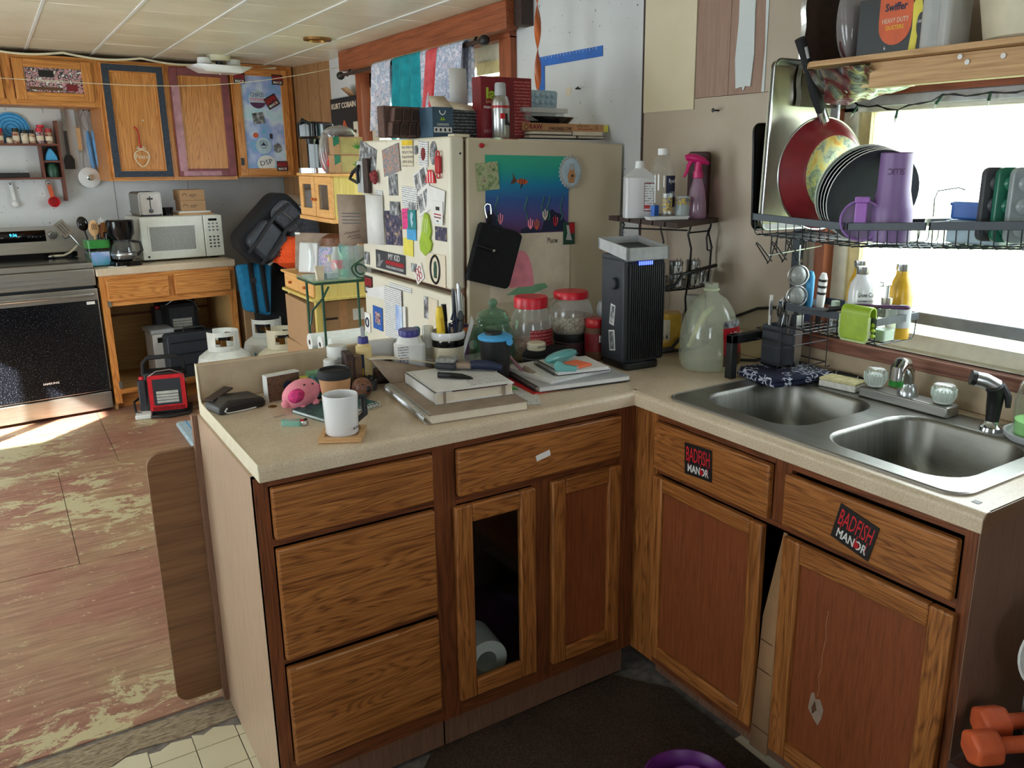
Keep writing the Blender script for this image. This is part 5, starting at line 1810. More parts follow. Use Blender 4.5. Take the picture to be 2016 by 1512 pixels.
ut('rubber_spatula', 'dark blue rubber spatula standing in the green jar', 'spatula',.01,.01,(-2,3),[('handle', M().rod((0,0,0),(0,0,.17),.006,8), 'black'),('blade', M().prism(rrect(-.018,.165,.018,.225,.01),-.004,.004, 'y'), 'navy')])
S('spoon_rest', 'small white spoon rest at the front of the back worktop', 'spoon rest', M().lathe([(0,0),(.05,0),(.055,.006),(.05,.006),(.045,.002),(0,.002)],20, sx=1.0, sy=.5), 'white', BW(-.375,.015, BZ))
t = BT('dish_wand', 'white brush lying across the back of the cooktop', 'brush',-.60,.36,.948, rz=0)
O('handle', M().tube([(-.06,0,.012),(.0,0,.012),(.04,.0,.03),(.09,.0,.075)],[.008,.007,.006,.006],8), 'cream', t)
O('head', M().ell((-.07,0,.01),.02,.012,.01,12,8), 'silver', t)

# ---- under the back worktop and on the floor
def heater(label, loc, rz, scale=1.0, black=False):
    t = T('portable_heater', label, 'heater', loc, rz=rz, group='portable gas heaters')
    t.scale = (scale,)*3
    red = 'black_matte' if black else 'red_bright'
    O('body', M().prism([(-.10,.0),(.11,.0),(.10,.22),(.04,.27),(-.06,.26)],-.13,.10, 'x'), 'black', t, bevel=.01)
    g = O('grille_frame', M().prism(rrect(-.105,.03,.105,.255,.012),-.118,-.098, 'y'), red, t)
    O('dark_mouth', M().box(-.08,-.1195,.065,.08,-.117,.232), 'charcoal', g)
    O('burner_tile', M().box(-.062,-.122,.08,.062,-.118,.155), 'brick_ceramic', g)
    for z in (.098,.117,.136):
        O('wire', M().rod((-.075,-.124, z),(.075,-.124, z),.0015,5), 'black', g)
    for k in range(12):
        O('fin', M().box(-.088+.0155*k,-.124,.036,-.081+.0155*k,-.117,.056), 'maroon' if not black else 'black', g)
    O('control_side', M().box(-.165,-.09,.0,-.118,.09,.225), 'charcoal', t, bevel=.008)
    O('knob', M().lathe([(0,0),(.018,0),(.016,.016),(0,.018)],16,(-.14,-.05,.225)), 'red_bright', t)
    O('handle', M().tube([(-.135,.03,.22),(-.13,.02,.31),(-.10,.01,.345),(.06,.01,.345),(.10,.02,.31),(.105,.03,.22)],.014,10), 'black_matte', t)
    O('guard_wire', M().tube([(-.10,-.11,.25),(-.05,-.125,.285),(.03,-.125,.29),(.09,-.12,.26),(.115,-.11,.20)],.0035,6), 'silver', t)
    O('base', M().box(-.15,-.14,.0,.13,.09,.012), 'black', t, bevel=.004)
    return t


h = heater('red and black portable gas heater standing on the floor',(-.63,3.86,.0),-12)
O('foot_cover', M().box(-.19,-.18,.0,-.10,-.06,.03), 'white', h, bevel=.008)
O('hose', M().tube([(-.16,.0,.1),(-.20,-.04,.08),(-.19,-.10,.03),(-.10,-.17,.012),(.0,-.20,.01),(.12,-.17,.012)],.008,8), 'black', h)
heater('black portable heater stored inside the open cabinet', BW(.06,.42,.33), RB - 6,1.0, True)
S('storage_bin', 'low white storage bin inside the open cabinet under the heater', 'bin', M().prism(rrect(-.17,-.12,.19,.12,.02),0,.205).box(-.18,-.13,.205,.2,.13,.212), 'light_grey', BW(.06,.42,.118), rz=RB)
t = BT('white_crate', 'white lidded box leaning inside the open cabinet', 'box',-.16,.30,.119, rz=0)
O('box', M().box(-.03,-.13,0,.10,.06,.30), 'paper', t, bevel=.006)
O('lid', M().box(-.04,-.14,.30,.11,.07,.33), 'light_grey', t, bevel=.006)
O('handle_slot', M().box(.0,-.1315,.24,.06,-.13,.275), 'black', t)
t = T('tool_case', 'black plastic tool case standing in front of the open cabinet', 'tool case', BW(.06,.13,.119), rz=RB + 4)
O('shell', M().prism(rrect(-.19,0,.20,.30,.025),-.05,.05, 'y'), 'charcoal', t, bevel=.005)
O('handle', M().tube([(-.07,0,.295),(-.06,0,.325),(.07,0,.325),(.08,0,.295)],.010,8), 'black', t)
for z in (.08,.16,.24):
    O('rib', M().box(-.17,-.054, z,.18,-.049, z + .008), 'black', t)


def tank(label, loc, body, rz=0, blue=None, pict=False):
    t = T('propane_tank', label, 'gas tank', loc, rz=rz, group='propane tanks by the open cabinet')
    t.scale = (1.08,1.08,1.1)
    O('foot_ring', M().lathe([(.10,0),(.105,0),(.105,.03),(.10,.03)],28), body, t)
    O('cylinder', M().lathe([(0,.02),(.09,.025),(.135,.055),(.15,.10),(.15,.27),(.14,.31),(.10,.34),(.05,.352),(0,.355)],36), body, t)
    O('seam', M().lathe([(.151,.185),(.1525,.188),(.1525,.192),(.151,.195)],36), body, t)
    # collar with an opening
    cm = M()
    seq = [k for k in range(25)]
    for a, b, z0, z1 in ((35,325,.43,.455),(35,325,.345,.375),(35,80,.37,.435),(150,215,.37,.435),(280,325,.37,.435)):
        n = max(3, int((b - a)/12))
        for i in range(n):
            p = [R(a + (b - a)*(i + q)/n) for q in (0,1)]
            v = []
            for r in (.086,.09):
                for z in (z0, z1):
                    for q in p:
                        v.append((r * math.cos(q), r * math.sin(q), z))
            cm.add(v,[(0,1,3,2),(4,6,7,5),(0,4,5,1),(2,3,7,6),(0,2,6,4),(1,5,7,3)])
    O('collar', cm, body, t)
    O('valve', M().cyl((0,0,.35),.018,.05,12).rod((0,0,.385),(.05,.0,.385),.014,10), 'brass', t)
    O('valve_knob', M().lathe([(0,.40),(.026,.40),(.026,.42),(0,.422)],14), 'dark_steel', t)
    if blue:
        m = M()
        n = 14
        for i in range(n):
            p = [R(blue[0] + (blue[1] - blue[0])*(i + q)/n) for q in (0,1)]
            m.add([(.1508*math.cos(p[0]),.1508*math.sin(p[0]),.10),(.1508*math.cos(p[1]),.1508*math.sin(p[1]),.10),(.1508*math.cos(p[1]),.1508*math.sin(p[1]),.265),(.1508*math.cos(p[0]),.1508*math.sin(p[0]),.265)],[(0,1,2,3)])
        O('sleeve', m, 'tank_blue', t)
    if pict:
        m = M()
        a0 = R(250)
        q = []
        for du, z in ((0,.225),(.025,.25),(0,.275),(-.025,.25)):
            q.append((.1512*math.cos(a0+du / .15),.1512*math.sin(a0+du / .15), z))
        O('hazard_diamond', M().add(q,[(0,1,2,3)]), 'red_bright', t)
    return t


tank('white propane tank with a red hazard diamond and blue sleeve',(-.30,3.72,.0), 'tank_white',150,(140,250), True)
tank('cream propane tank nearest the peninsula upstand',(.03,3.58,.0), 'tank_cream',150)
tank('blue-sleeved propane tank standing behind the other two',(.05,4.0,.0), 'tank_white',120,(0,360))
# light blue mat end
t = T('blue_mat', 'light blue padded mat lying behind the peninsula', 'mat',(-.58,3.17,.0), rz=0)
O('pad', M().box(-.09,-.28,.001,.25,.28,.03), 'frost_blue', t, bevel=.01)
O('seam', M().box(-.04,-.281,.03,-.034,.281,.032), 'sky_blue', t)
# ================================================================ the heap in the far corner
def blob(name, label, cat, loc, r, mat, seed=0, amp=.14, rz=0, group=None, flat=.0, nu=28, nv=18, parent=None, rot=None):
    """soft lumpy body"""
    rr = random.Random(seed)
    w = [(rr.uniform(1,4), rr.uniform(1,4), rr.uniform(0,6), rr.uniform(.4,1)) for _ in range(5)]
    m = M()

    def fn(u, v):
        a, b = 2*PI * u, PI * v
        d = 1+amp * sum(q[3] * math.sin(q[0] * a // 1*0+round(q[0])*a + q[2])*math.sin(round(q[1])*b) for q in w)/2.2
        z = -math.cos(b)*r[2] * d
        if z < -r[2] * (1-flat):
            z = -r[2] * (1-flat)
        return (math.sin(b)*math.cos(a)*r[0] * d, math.sin(b)*math.sin(a)*r[1] * d, z + r[2] * (1-flat))
    m.sheet(fn, nu, nv)
    if parent:
        return O(name, m, mat, parent, loc=loc)
    return S(name, label, cat, m, mat, loc, rz=rz, group=group, rot=rot)


t = T('coat_heap', 'heap of black coats and bags filling the far corner', 'clothes',(.22,4.22,.0))
blob('lower_coats', None, None,(.02,.0,.0),(.26,.22,.46), 'black_fabric',3,.10, parent=t, flat=.05)
blob('upper_coat', None, None,(.12,.02,.66),(.16,.18,.30), 'black_fabric',5,.12, parent=t)
blob('sleeve', None, None,(-.02,-.10,.80),(.08,.08,.20), 'black_fabric',8,.16, parent=t)
t = T('backpack', 'black and grey backpack lying slanted on the heap', 'backpack',(-.06,3.93,.93), rot=(0,46,8))
t.scale = (1.15,1.15,1.15)
O('main_bag', M().prism(rrect(-.13,0,.11,.42,.08,6),-.09,.09, 'y'), 'black_fabric', t, bevel=.03, seg=3)
O('front_pocket', M().prism(rrect(-.105,.03,.085,.22,.045,5),-.14,-.08, 'y'), 'charcoal', t, bevel=.02, seg=3)
O('top_pocket', M().prism(rrect(-.10,.24,.08,.38,.05,5),-.125,-.08, 'y'), 'grey_fabric', t, bevel=.018, seg=3)
O('grey_panel', M().tube([(.10,-.06,.04),(.115,-.07,.2),(.09,-.07,.36),(.02,-.07,.42)],.016,8), 'light_grey', t)
for x in (-.06,.04):
    O('strap', M().tube([(x,-.135,.36),(x - .02,-.15,.25),(x,-.15,.1),(x + .01,-.13,.0)],.010,6), 'black_matte', t)
O('zip', M().tube([(-.09,-.127,.30),(.0,-.13,.31),(.075,-.127,.30)],.004,5), 'silver', t)
t = T('grey_jacket', 'dark grey jacket bunched under the brown cap', 'jacket',(.33,3.96,.90), rot=(0,0,0))
blob('body', None, None,(.0,.0,.0),(.12,.10,.19), 'grey_fabric',12,.14, parent=t)
blob('sleeve', None, None,(-.08,-.06,-.02),(.05,.06,.16), 'charcoal',15,.14, parent=t)
t = T('baseball_cap', 'tan and black baseball cap hung above the grey jacket', 'cap',(.27,4.0,1.20), rot=(0,0,-10))
O('crown', M().lathe([(.095,0),(.10,.03),(.085,.085),(.05,.115),(0,.125)],24), 'taupe', t)
O('brim', M().prism([(.09*math.cos(R(a)),.09*math.sin(R(a))-.005) for a in range(0,-181,-20)] + [(-.07,-.11),(.0,-.16),(.07,-.11)][::-1][0:0] + [(-.075,-.11),(-.03,-.155),(.03,-.155),(.075,-.11)],.0,.008), 'black_fabric', t)
O('patch', M().cb((-.01,-.098,.05),(.09,.008,.035),(12,0,0)), 'dark_brown', t)
O('patch_print', M().cb((-.01,-.1035,.051),(.07,.002,.018),(12,0,0)), 'paper_cream', t)
t = T('orange_beanie', 'bright orange knitted ball of a beanie with black lettering', 'hat',(.21,3.86,.84))
_ob = M()


def _bn_(u, v):
    a, b = 2*PI * u, PI * v
    d = 1+.018*math.sin(28*a)*math.sin(b)
    return (.115*d * math.sin(b)*math.cos(a),.105*d * math.sin(b)*math.sin(a),.108-.108*math.cos(b))


_ob.sheet(_bn_,112,16)
O('knit', _ob, 'orange', t)
O('cuff', M().lathe([(.100,.045),(.118,.05),(.120,.085),(.112,.09)],40, sy=.93), 'orange', t)
for x, z in ((-.085,.12),(-.078,.14),(-.092,.10)):
    O('letter', M().cb((x,-.066, z),(.016,.008,.009),(0,30,-50)), 'black', t)
t = T('blue_tote', 'teal blue tote bag with black straps leaning on the heap', 'bag',(.0,4.0,.52), rot=(0,0,5))
O('bag', M().add([(-.12,-.05,.36),(.11,-.05,.37),(.07,-.06,.0),(-.10,-.06,.05),(-.11,.05,.35),(.10,.05,.36),(.06,.05,.0),(-.09,.05,.05)],[(0,3,2,1),(4,5,6,7),(0,1,5,4),(1,2,6,5),(2,3,7,6),(3,0,4,7)]), 'blue_bag', t, bevel=.02, seg=3)
for x in (-.06,.015):
    O('strap', M().add([(x,-.058,.37),(x + .035,-.058,.37),(x + .045,-.066,.03),(x + .02,-.066,.03)],[(0,3,2,1)]), 'black_fabric', t, solid=.004)
O('buckle', M().cb((-.035,-.064,.25),(.04,.012,.03)), 'black', t)
t = T('folded_carton', 'flattened brown cardboard leaning behind the backpack', 'cardboard',(.20,3.98,.90), rot=(0,35,0))
O('panel', M().box(-.05,-.004,0,.06,.004,.24), 'cardboard', t)
O('flap', M().box(-.03,-.010,.16,.05,-.006,.24), 'cardboard', t)
S('tall_carton', 'tall narrow cardboard carton between the cabinet and the tanks', 'carton', M().box(-.06,-.09,0,.06,.09,.66), 'cardboard', BW(.42,.08,0), rz=RB + 4, bevel=.004)
t = T('bicycle_wheel', 'thin black wheel rim leaning in the far corner', 'wheel',(.30,3.80,.36), rot=(4,0,70))
O('tyre', M().tube([(.32*math.cos(k * PI / 24),0,.34*math.sin(k * PI / 24)) for k in range(48)],.014,8, True), 'black_matte', t)
O('rim', M().tube([(.298*math.cos(k * PI / 24),0,.318*math.sin(k * PI / 24)) for k in range(48)],.008,6, True), 'grey', t)
O('hub', M().rod((0,-.04,0),(0,.04,0),.02,12), 'dark_steel', t)
sp = M()
for k in range(16):
    a = k * PI / 8
    sp.rod((.015*math.cos(a),.01*(-1) ** k,.015*math.sin(a)),(.30*math.cos(a),0,.32*math.sin(a)),.0012,4)
O('spokes', sp, 'silver', t)

# ---- pine hutch against the window wall
t = T('pine_hutch', 'small pine hutch with glazed doors above and drawers below', 'hutch',(.0,2.34,.0))
for a, b in ((-.12,.02),(.28,.02),(-.12,.46),(.28,.46)):
    O('leg', M().box(a, b,0, a + .03, b + .03,.87), 'pine_yellow', t)
O('lower_case', M().box(-.12,.005,.87,.32,.495,.955), 'pine_yellow', t)
O('lower_top', M().box(-.145,-.005,.955,.33,.51,.968), 'pine', t, bevel=.003)
O('lower_moulding', M().box(-.145,-.01,.855,.33,.51,.87), 'pine_yellow', t, bevel=.003)
for y0, y1 in ((.01,.245),(.25,.49)):
    d = O('drawer', M().box(-.132, y0,.875,-.12, y1,.95), 'pine', t, bevel=.003)
    O('knob', M().ell((-.14,(y0+y1)/2,.912),.010,.012,.008,12,8), 'amber', d)
O('back_board', M().box(.30,.01,.968,.315,.49,1.26), 'pine', t)
O('upper_top', M().box(-.015,-.015,1.462,.33,.515,1.476), 'pine', t, bevel=.003)
O('upper_bottom', M().box(-.015,-.015,1.235,.33,.515,1.256), 'pine', t, bevel=.004)
O('side_panel', M().box(.005,.0,1.256,.315,.014,1.462), 'pine_yellow', t)
O('side_panel', M().box(.005,.486,1.256,.315,.5,1.462), 'pine', t)
O('upper_back', M().box(.30,.014,1.256,.315,.486,1.462), 'dark_brown', t)
for y0, y1 in ((.0,.245),(.255,.5)):
    st = .05
    d = O('door', M().box(-.01, y0,1.258,.004, y0+st,1.46), 'pine', t, bevel=.002)
    O('stile', M().box(-.01, y1-st,1.258,.004, y1,1.46), 'pine', d, bevel=.002)
    O('rail', M().box(-.01, y0+st,1.258,.004, y1-st,1.298), 'pine', d, bevel=.002)
    O('rail', M().box(-.01, y0+st,1.42,.004, y1-st,1.46), 'pine', d, bevel=.002)
    O('pane', M().box(-.005, y0+st,1.298,-.003, y1-st,1.42), 'pane', d)
    O('knob', M().ell((-.018,(y1-.02) if y0 < .1 else (y0+.02),1.345),.008,.008,.008,10,6), 'amber', d)
t.location = (.0,2.34,0)
for k,(y, mt, lb, h) in enumerate(((2.43, 'frost_blue', 'pale blue glass inside the hutch',.15),(2.50, 'black', 'black bottle inside the hutch behind the near door',.12),(2.68, 'navy', 'dark blue bottle inside the hutch',.16),(2.74, 'white', 'white tube inside the hutch',.07))):
    S('hutch_bottle', lb, 'bottle', M().lathe([(0,0),(.025,0),(.027, h * .5),(.012, h * .75),(.012, h),(0, h)],14), mt,(.08+.03*k, y,1.2565))
# on the hutch
for k, lb in enumerate(('green bamboo-print tissue carton on the pine hutch', 'green bamboo-print tissue carton stacked on the other')):
    t = T('tissue_carton', lb, 'carton',(.09+.006*k,2.415,1.4765+.088*k), rz=4-6*k, group='bamboo tissue cartons')
    O('carton', M().box(-.07,-.055,0,.08,.06,.0875), 'cardboard', t, bevel=.002)
    O('print_panel', M().box(-.035,-.0562,.006,.075,-.055,.082), 'olive', t)
    lm = M()
    for j in range(5):
        a = R(30+30*j)
        lm.tube([(.052,-.0566,.03),(.052+.018*math.cos(a),-.0566,.03+.018*math.sin(a)),(.052+.032*math.cos(a),-.0566,.03+.034*math.sin(a))],[.0012,.0032,.0008],4)
    O('bamboo_leaf', lm, 'green', t)
    O('teal_corner', M().prism([(-.07,.04),(-.04,.055),(-.04,.0875),(-.07,.0875)],-.0566,-.055, 'y'), 'green_plastic', t)
t = T('pod_coffee_machine', 'black pod coffee machine standing on the pine hutch', 'coffee machine',(.06,2.70,1.4765), rz=-50)
O('column', M().prism(rrect(-.05,-.04,.05,.08,.02),0,.22), 'black_gloss', t)
O('head', M().prism(rrect(-.06,-.11,.06,.09,.03),.17,.255), 'black_gloss', t, bevel=.012)
O('lever', M().tube([(-.03,-.10,.24),(.0,-.13,.262),(.03,-.10,.24)],.009,8), 'black_matte', t)
O('drip_base', M().prism(rrect(-.06,-.12,.06,.09,.03),0,.025), 'silver', t)
O('spout', M().cyl((0,-.06,.145),.022,.03,14,.03), 'dark_steel', t)
t = T('clear_bag', 'crumpled clear bag with red contents beside the tissue cartons', 'bag',(.02,2.46,1.4765))
blob('film', None, None,(.0,.0,.0),(.035,.035,.10), 'smoke_bag',21,.2, parent=t, flat=.03)
blob('contents', None, None,(.0,.0,.01),(.03,.035,.05), 'red_bright',22,.15, parent=t, flat=.05)
blob('loose_top', None, None,(.07,-.03,.18),(.075,.04,.025), 'smoke_bag',23,.3, parent=t)
t = T('band_poster', 'black band portrait board with white capitals on the wall', 'poster',(W - .012,3.68,1.80), rz=-90)
O('board', M().box(-.25,-.012,-.145,.25,0,.135), 'black', t)
TX(t, 'KURT COBAIN',.034, 'paper_cream',(-.01,-.0125,.085), w=.44, bold=.02)
O('red_flash', M().tube([(-.03,-.0128,-.09),(-.015,-.0128,-.03),(.0,-.0128,-.01),(.02,-.0128,-.03),(.035,-.0128,-.075)],[.006,.008,.007,.007,.003],5), 'orange_rubber', t)
TX(t, 'Grove Co.',.02, 'grey',(.10,-.0125,-.11), w=.11)
t = T('light_switch', 'cream wall switch plate beside the black poster board', 'switch',(W - .028,3.47,1.72), rz=-90)
O('plate', M().box(-.035,-.006,-.058,.035,0,.058), 'vinyl_frame', t, bevel=.002)
for x in (-.012,.012):
    O('toggle', M().box(x - .004,-.014,-.01, x + .004,-.006,.01), 'brown', t)
S('card_tent', 'folded kraft card perched on top of the poster board', 'card', M().add([(0,-.06,0),(0,.05,.0),(-.05,.06,.045),(-.05,-.05,.045)],[(0,1,2,3)]), 'cardboard',(W - .02,3.53,1.936), solid=.002)

# on the drawer top of the hutch
HZ = .968
t = T('mailing_pouch', 'pale grey padded envelope standing on the hutch top', 'envelope',(-.005,2.66, HZ), rot=(-8,0,-50))
O('envelope', M().prism(rrect(-.13,0,.13,.20,.01),-.008,.008, 'y'), 'taupe', t, bevel=.004)
O('flap_edge', M().box(-.13,-.0095,.19,-.10,-.008,.20), 'white', t)
t = T('plastic_parcel', 'clear plastic wrapped parcel leaning on the grey envelope', 'parcel',(-.07,2.58, HZ), rot=(-10,0,-55))
O('wrap', M().prism(rrect(-.06,0,.06,.16,.012),-.02,.014, 'y'), 'milky_plastic', t, bevel=.006)
O('fold', M().tube([(.02,-.022,.01),(.03,-.03,.08),(.01,-.024,.15)],.012,6), 'clear_plastic', t)
t = T('quilted_bag', 'round quilted cosmetic bag with brown leopard lining', 'bag',(.05,2.46, HZ), rot=(0,0,-45))
O('shell', M().lathe([(0,0),(.09,0),(.105,.05),(.10,.12),(.09,.15)],28), 'quilt', t)
O('lining', M().lathe([(.088,.15),(.08,.19),(.05,.205),(0,.20)],28), 'leopard', t)
O('zip', M().tube([(.092*math.cos(k * PI / 14),.092*math.sin(k * PI / 14),.15) for k in range(28)],.004,5, True), 'silver', t)

# ---- green metal rack with glass shelves in front of the hutch
t = T('glass_shelf_rack', 'green metal rack with glass shelves and a scroll bracket', 'rack',(-.12,1.86,.0))
for a, b in ((-.125,.0),(-.125,.22),(.12,.0),(.12,.22)):
    O('post', M().rod((a, b,0),(a, b,1.02),.006,8), 'dark_green', t)
for z in (.38,.66,1.015):
    O('shelf_rail', M().tube([(-.16,-.01, z),(.13,-.01, z),(.13,.23, z),(-.16,.23, z)],.006,6, True), 'dark_green', t)
    O('glass_shelf', M().box(-.165,-.015, z + .006,.135,.235, z + .014), 'shelf_glass', t)
_scp = [(.05+.035*(1-k / 26)*math.cos(R(220-k * 24)),-.012,1.065+.035*(1-k / 26)*math.sin(R(220-k * 24))) for k in range(22)]
O('scroll', M().tube([(.14,-.012,1.17),(.08,-.012,1.12),(.02,-.012,1.085)] + [(.052-.042*math.cos(R(k * 20))*(1-k / 40),-.012,1.062+.042*math.sin(-R(k * 20)+.3)*(1-k / 40)) for k in range(26)],.0045,6), 'dark_green', t)
O('brace', M().tube([(-.10,-.012,1.0),(-.13,-.012,.95),(-.18,-.012,.90),(-.19,-.012,.84)],.005,6), 'dark_green', t)
GZ = 1.0295
t = T('hand_gel', 'squat clear bottle of blue gel on the glass shelf', 'bottle',(-.19,1.90, GZ))
O('bottle', M().lathe([(0,0),(.034,0),(.036,.04),(.026,.065),(.012,.075),(0,.075)],20), 'clear_plastic', t)
O('gel', M().lathe([(0,.002),(.032,.002),(.033,.025),(0,.025)],20), 'frost_blue', t)
O('pump', M().cyl((0,0,.075),.009,.022,12).box(-.022,-.006,.095,.008,.006,.103), 'paper_cream', t)
S('pink_tube', 'short pale pink cosmetic tube on the glass shelf', 'tube', M().add([(-.02,-.006,.06),(.02,-.006,.06),(.02,.006,.06),(-.02,.006,.06),(-.014,-.013,0),(.014,-.013,0),(.014,.013,0),(-.014,.013,0)],[(0,4,5,1),(1,5,6,2),(2,6,7,3),(3,7,4,0),(0,1,2,3),(4,7,6,5)]), 'paper_cream',(-.245,1.88, GZ))
t = T('lotion_bottle', 'tall frosted lotion bottle with pink label on the rack', 'bottle',(-.13,1.98, GZ))
O('bottle', M().lathe([(0,0),(.024,0),(.025,.09),(.014,.105),(.014,.13),(0,.13)],18), 'milky_plastic', t)
O('label_band', M().lathe([(.0255,.03),(.0255,.07)],18), 'pink', t)
t = T('acrylic_box', 'clear acrylic file box standing on the glass shelf', 'box',(-.055,1.92, GZ))
O('front', M().box(-.055,-.04,0,.05,-.037,.14), 'grey_clear', t)
O('side', M().box(-.055,-.037,0,-.052,.08,.14), 'shelf_glass', t)
for x in (-.03,-.008,.015,.035):
    O('rib', M().box(x,-.043,0, x + .004,-.04,.14), 'clear_plastic', t)
t = T('lime_tube', 'yellow-green tube inside the acrylic box', 'tube',(-.075,1.915, GZ))
O('tube', M().lathe([(0,0),(.016,0),(.017,.08),(.006,.10),(0,.10)],14), 'lime_rim', t)
O('cap', M().cyl((0,0,.1),.008,.016,12), 'lime', t)
# paper towel rolls on the middle shelf
for k,(x, z, lb) in enumerate(((-.235,.0, 'plastic-wrapped paper roll at the outer end of the rack shelf'),(-.15,-.0, 'plastic-wrapped paper roll between the two others'),(-.065,.0, 'plastic-wrapped paper roll nearest the green bottle'))):
    t = T('paper_roll', lb, 'paper roll',(-.262+.022*k,2.045-.082*k,.68+.04), group='paper rolls on the rack')
    O('roll', M().lathe([(.012,0),(.04,0),(.04,.25),(.012,.25)],24).xf(Matrix.Rotation(R(90),4, 'Y')), 'white', t)
    O('core', M().lathe([(.012,-.001),(.012,.249),(.009,.249),(.009,-.001)],16).xf(Matrix.Rotation(R(90),4, 'Y')), 'taupe', t)
t = T('green_bottle', 'round pale green bottle with a white cap on the lower rack shelf', 'bottle',(-.02,1.82,.6745))
O('bottle', M().ell((0,0,.066),.065,.05,.065,24,14), 'pale_green', t)
O('cap', M().lathe([(0,0),(.02,0),(.02,.018),(0,.018)],16).xf(Matrix.Translation((-.06,-.01,.07)) @ Matrix.Rotation(R(-90),4, 'Y')), 'white', t)
t = T('labelled_carton', 'white carton with dark print on the lowest rack shelf', 'carton',(-.10,1.95,.3945))
O('carton', M().box(-.11,-.08,0,.10,.08,.20), 'print_page', t)
O('tape', M().box(-.005,-.081,0,.03,.081,.2005), 'taupe', t)
for k,(z0, z1, lb) in enumerate(((.0,.60, 'large brown shipping carton under the pine hutch'),(.601,.84, 'smaller brown shipping carton stacked under the hutch drawers'))):
    t = T('shipping_carton', lb, 'carton',(.04,2.60, z0), rz=2-4*k, group='shipping cartons under the hutch')
    O('carton', M().box(-.19,-.20,0,.16,.20, z1-z0), 'cardboard', t, bevel=.003)
    O('tape', M().box(-.02,-.2006,0,.02,.2006, z1-z0+.0006), 'cup_paper', t)
    O('shipping_label', M().box(.05,-.2012,(z1-z0)*.55,.11,-.2,(z1-z0)*.8), 'paper', t)
    O('print_line', M().box(-.14,-.2008,(z1-z0)*.6,-.03,-.2,(z1-z0)*.6+.012), 'dark_brown', t)
# ================================================================ on the peninsula worktop
CZ = .9145
t = T('wallet', 'black leather bifold wallet with a white folded slip', 'wallet',(-.945,.47, CZ), rz=12)
O('leather', M().prism([(-.065,.0),(.055,.0),(.06,.012),(.052,.026),(-.04,.034),(-.066,.018)],-.045,.04, 'y'), 'leather', t, bevel=.005)
O('slip', M().tube([(-.045,-.046,.016),(-.052,-.046,.009),(-.045,-.046,.003),(.0,-.046,.002),(.03,-.046,.003)],.002,5), 'white', t)
O('gap', M().prism([(-.046,.004),(.05,.004),(.05,.018),(-.044,.016)],-.0462,-.044, 'y'), 'black', t)
O('tab', M().cb((-.03,.03,.036),(.07,.03,.004),(0,-14,20)), 'dark_brown', t)
t = T('card_deck', 'brown deck box with white edge standing against the upstand', 'box',(-.822,.485, CZ), rz=10)
O('box', M().box(-.045,-.012,0,.045,.012,.068), 'box_print', t)
O('white_top', M().box(-.046,-.0125,.068,.046,.0125,.071).box(-.0465,-.0125,0,-.045,.0125,.071), 'white', t)
O('emblem', M().prism([(.012+.014*math.cos(k * PI / 8),.036+.014*math.sin(k * PI / 8)) for k in range(16)],-.0126,-.012, 'y'), 'navy', t)
t = T('pig_plush', 'small pink pig plush lying on its side', 'plush toy',(-.795,.375, CZ), rot=(0,-16,12))
O('body', M().ell((0,0,.038),.052,.036,.037,24,16), 'pink', t)
O('patch', M().ell((-.022,-.022,.048),.024,.017,.018,16,10), 'hot_pink', t)
for x, z in ((.028,.058),(.006,.066)):
    O('eye', M().ell((x,-.024, z),.003,.003,.0025,8,6), 'black', t)
for a in ((-.050,-.008,.036),(.052,-.008,.03)):
    O('ear', M().ell(a,.013,.010,.011,12,8), 'pink' if a[0] < 0 else 'hot_pink', t)
for x in (-.02,.018):
    O('foot', M().ell((x,-.026,.01),.010,.009,.009,10,8), 'pink', t)
t = T('glass_paperweight', 'dark teal glass marble behind the pig plush', 'paperweight',(-.742,.44, CZ))
O('ball', M().ell((0,0,.032),.033,.033,.032,20,14), 'swirl_box', t)
O('flat_foot', M().cyl((0,0,0),.016,.004,16), 'black_gloss', t)
t = T('lighter', 'translucent green cigarette lighter lying on the worktop', 'lighter',(-.866,.235, CZ), rz=-38)
O('body', M().prism(rrect(-.032,-.011,.018,.011,.008,5),.0,.013), 'green_lighter', t)
O('hood', M().box(.018,-.0095,.001,.032,.0095,.013), 'silver', t, bevel=.003)
O('button', M().box(.017,-.008,.012,.025,.0,.0155), 'red', t)
O('wheel', M().rod((.026,-.004,.0125),(.026,.006,.0125),.004,10), 'dark_steel', t)
S('clear_strip', 'small clear plastic strip lying by the pig plush', 'strip', M().box(-.03,-.005,0,.03,.005,.0006), 'clear_plastic',(-.862,.33, CZ), rz=14)
for k,(x, y, lb) in enumerate(((-.885,.46, 'dull coin next to the wallet'),(-.868,.49, 'dull coin between wallet and deck box'),(-.868,.42, 'dull coin in front of the deck box'))):
    S('coin', lb, 'coin', M().cyl((0,0,0),.011,.0018,18), 'brass',(x, y, CZ), group='loose coins')
t = T('coaster', 'square bamboo coaster with a raised rim under the mug', 'coaster',(-.800,.085, CZ), rz=-28)
O('plate', M().box(-.048,-.048,0,.048,.048,.008), 'bamboo', t, bevel=.002)
for q in ((-.048,-.048,.048,-.038),(-.048,.038,.048,.048),(-.048,-.038,-.038,.038),(.038,-.038,.048,.038)):
    O('rim', M().box(q[0], q[1],.008, q[2], q[3],.012), 'bamboo', t)
t = T('mug', 'white ceramic mug with small black lettering on a coaster', 'mug',(-.800,.088, CZ + .0085))
O('cup', M().lathe([(0,0),(.034,0),(.037,.004),(.040,.092),(.038,.094),(.0355,.092),(.034,.008),(0,.006)],36), 'white_gloss', t)
